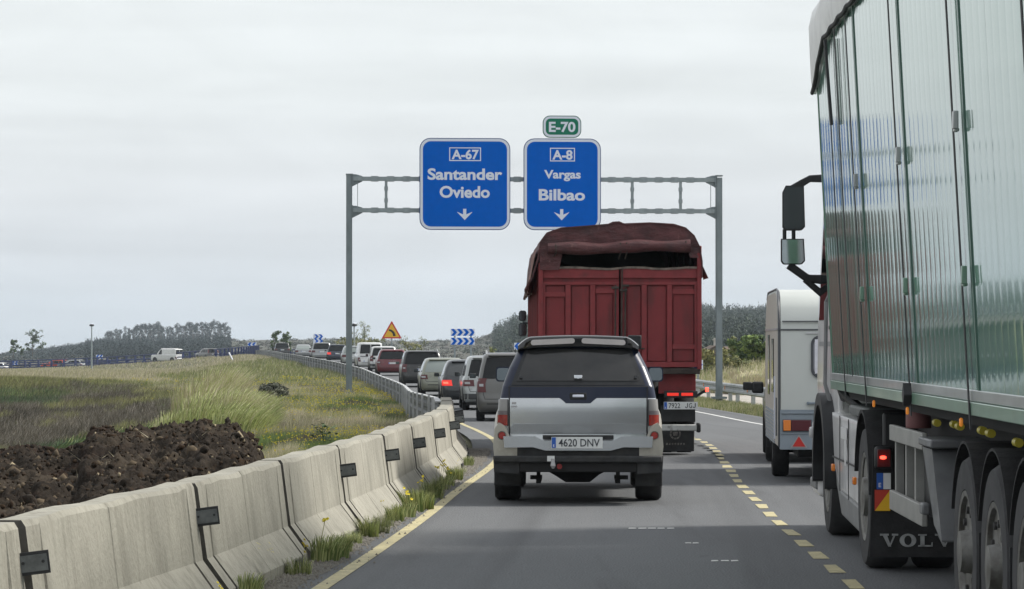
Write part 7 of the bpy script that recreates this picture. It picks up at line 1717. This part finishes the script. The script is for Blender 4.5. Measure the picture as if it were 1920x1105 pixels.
MT['gravel'] = mat('pale_gravel', (.36, .335, .30), .95, var=.2, vscale=3, bump=.6, bscale=18); layer(MT['gravel'], (.20, .185, .15), 1.2, .5, .7, .7); layer(MT['gravel'], (.14, .14, .06), 2.2, .58, .72, .7)
Ys = np.arange(58, 240, 2.0); qs_ = np.linspace(10.4, 18, 14); Q_, Y_ = np.meshgrid(qs_, Ys); Q_ = Q_+np.interp(Y_, [58, 90, 105, 130, 240], [0, 0, 0, -.4, -.8]); X_ = xl(Y_)+Q_; Z_ = zt(Q_, Y_, X_)+.025
tag(np_mesh('gravel_strip', np.stack([X_, Y_, Z_], -1).reshape(-1, 3), grid_faces(len(Ys), len(qs_)), MT['gravel'], smooth=True), kind='structure')
def right_pts(n, y0, y1, q0, q1, seed):
    r = np.random.default_rng(seed); Y = y0+(y1-y0)*r.random(n); q = q0+(q1-q0)*r.random(n); X = xl(Y)+q; return np.stack([X, Y, zt(q, Y, X)], 1)
P = right_pts(80000, 52, 150, 8.4, 10.35, 81); rr = ryd.random(len(P)); make_stuff('right_verge_grass', 'short grass along the foot of the right guardrail', P, .10+.16*ryd.random(len(P)), .008+.00016*P[:, 1], [G['olive'], G['green'], G['straw']], np.where(rr < .5, 0, np.where(rr < .75, 1, 2)), seed=13)
P = right_pts(80000, 128, 300, 13, 30, 82); rr = ryd.random(len(P)); make_stuff('right_field_grass', 'rough dry grass on the bank beyond the gravel', P, .3+.4*ryd.random(len(P)), .012+.0002*P[:, 1], [G['olive'], G['green'], G['straw']], np.where(rr < .4, 0, np.where(rr < .55, 1, 2)), seed=14)
def house(label, px, D, y_eave, y_ridge, y_base, wpx, wall, roof, chim, rz):
    u = D/5600; z = H_CAM-(y_base-643)*u; he = (y_base-y_eave)*u; hr = (y_base-y_ridge)*u; w_ = wpx*u/2; dp = w_*.9
    t = thing('house', label, 'house', ((px-960)*u, D, z), rz, 'small houses behind the right hand bushes')
    mb = MB(); mb.box(-w_, w_, -dp, dp, -1, he); mb.prism_y([(-w_, he), (w_, he), (0, hr-.12)], -dp, -dp+.2); mb.prism_y([(-w_, he), (w_, he), (0, hr-.12)], dp-.2, dp); mb.build('wall', wall, t)
    rm = MB()
    for sg in (-1, 1): rm.loft([[(0, -dp-.35, hr), (sg*(w_+.4), -dp-.35, he-.18), (sg*(w_+.4), -dp-.35, he-.33), (0, -dp-.35, hr-.16)], [(0, dp+.35, hr), (sg*(w_+.4), dp+.35, he-.18), (sg*(w_+.4), dp+.35, he-.33), (0, dp+.35, hr-.16)]])
    ro = rm.build('roof', roof, t)
    if chim:
        c = MB(); c.box(-.2+chim*w_, .2+chim*w_, -.2, .2, he, hr+.45); c.box(-.28+chim*w_, .28+chim*w_, -.28, .28, hr+.45, hr+.55); c.box(-.2+chim*w_, .2+chim*w_, -.2, .2, hr+.55, hr+.65); c.build('chimney', MT['house_white'], ro)
    for x in (-.45, .4):
        f = MB().box(x*w_-.4, x*w_+.4, -dp-.04, -dp+.02, he*.25, he*.8).build('window', MT['house_white'], t); MB().box(x*w_-.33, x*w_+.33, -dp-.05, -dp-.035, he*.28, he*.77).build('pane', MT['glass_dark'], f)
MT['house_white'] = mat('house_render', (.52, .50, .46), .8, var=.1, vscale=.6); m_rf = mat('roof_tiles', (.12, .085, .065), .85, var=.3, vscale=1.5, bump=.5, bscale=6); MT['house_stone'] = mat('house_stone', (.22, .20, .17), .9, var=.3, vscale=1)
house('low stone house with dark roof and white chimney behind the gantry post', 1336, 262, 664, 648, 690, 62, MT['house_stone'], m_rf, .22, .1)
house('white gabled house with brown roof right of the gantry post', 1374, 245, 665, 650, 695, 48, MT['house_white'], m_rf, 0, -.75)
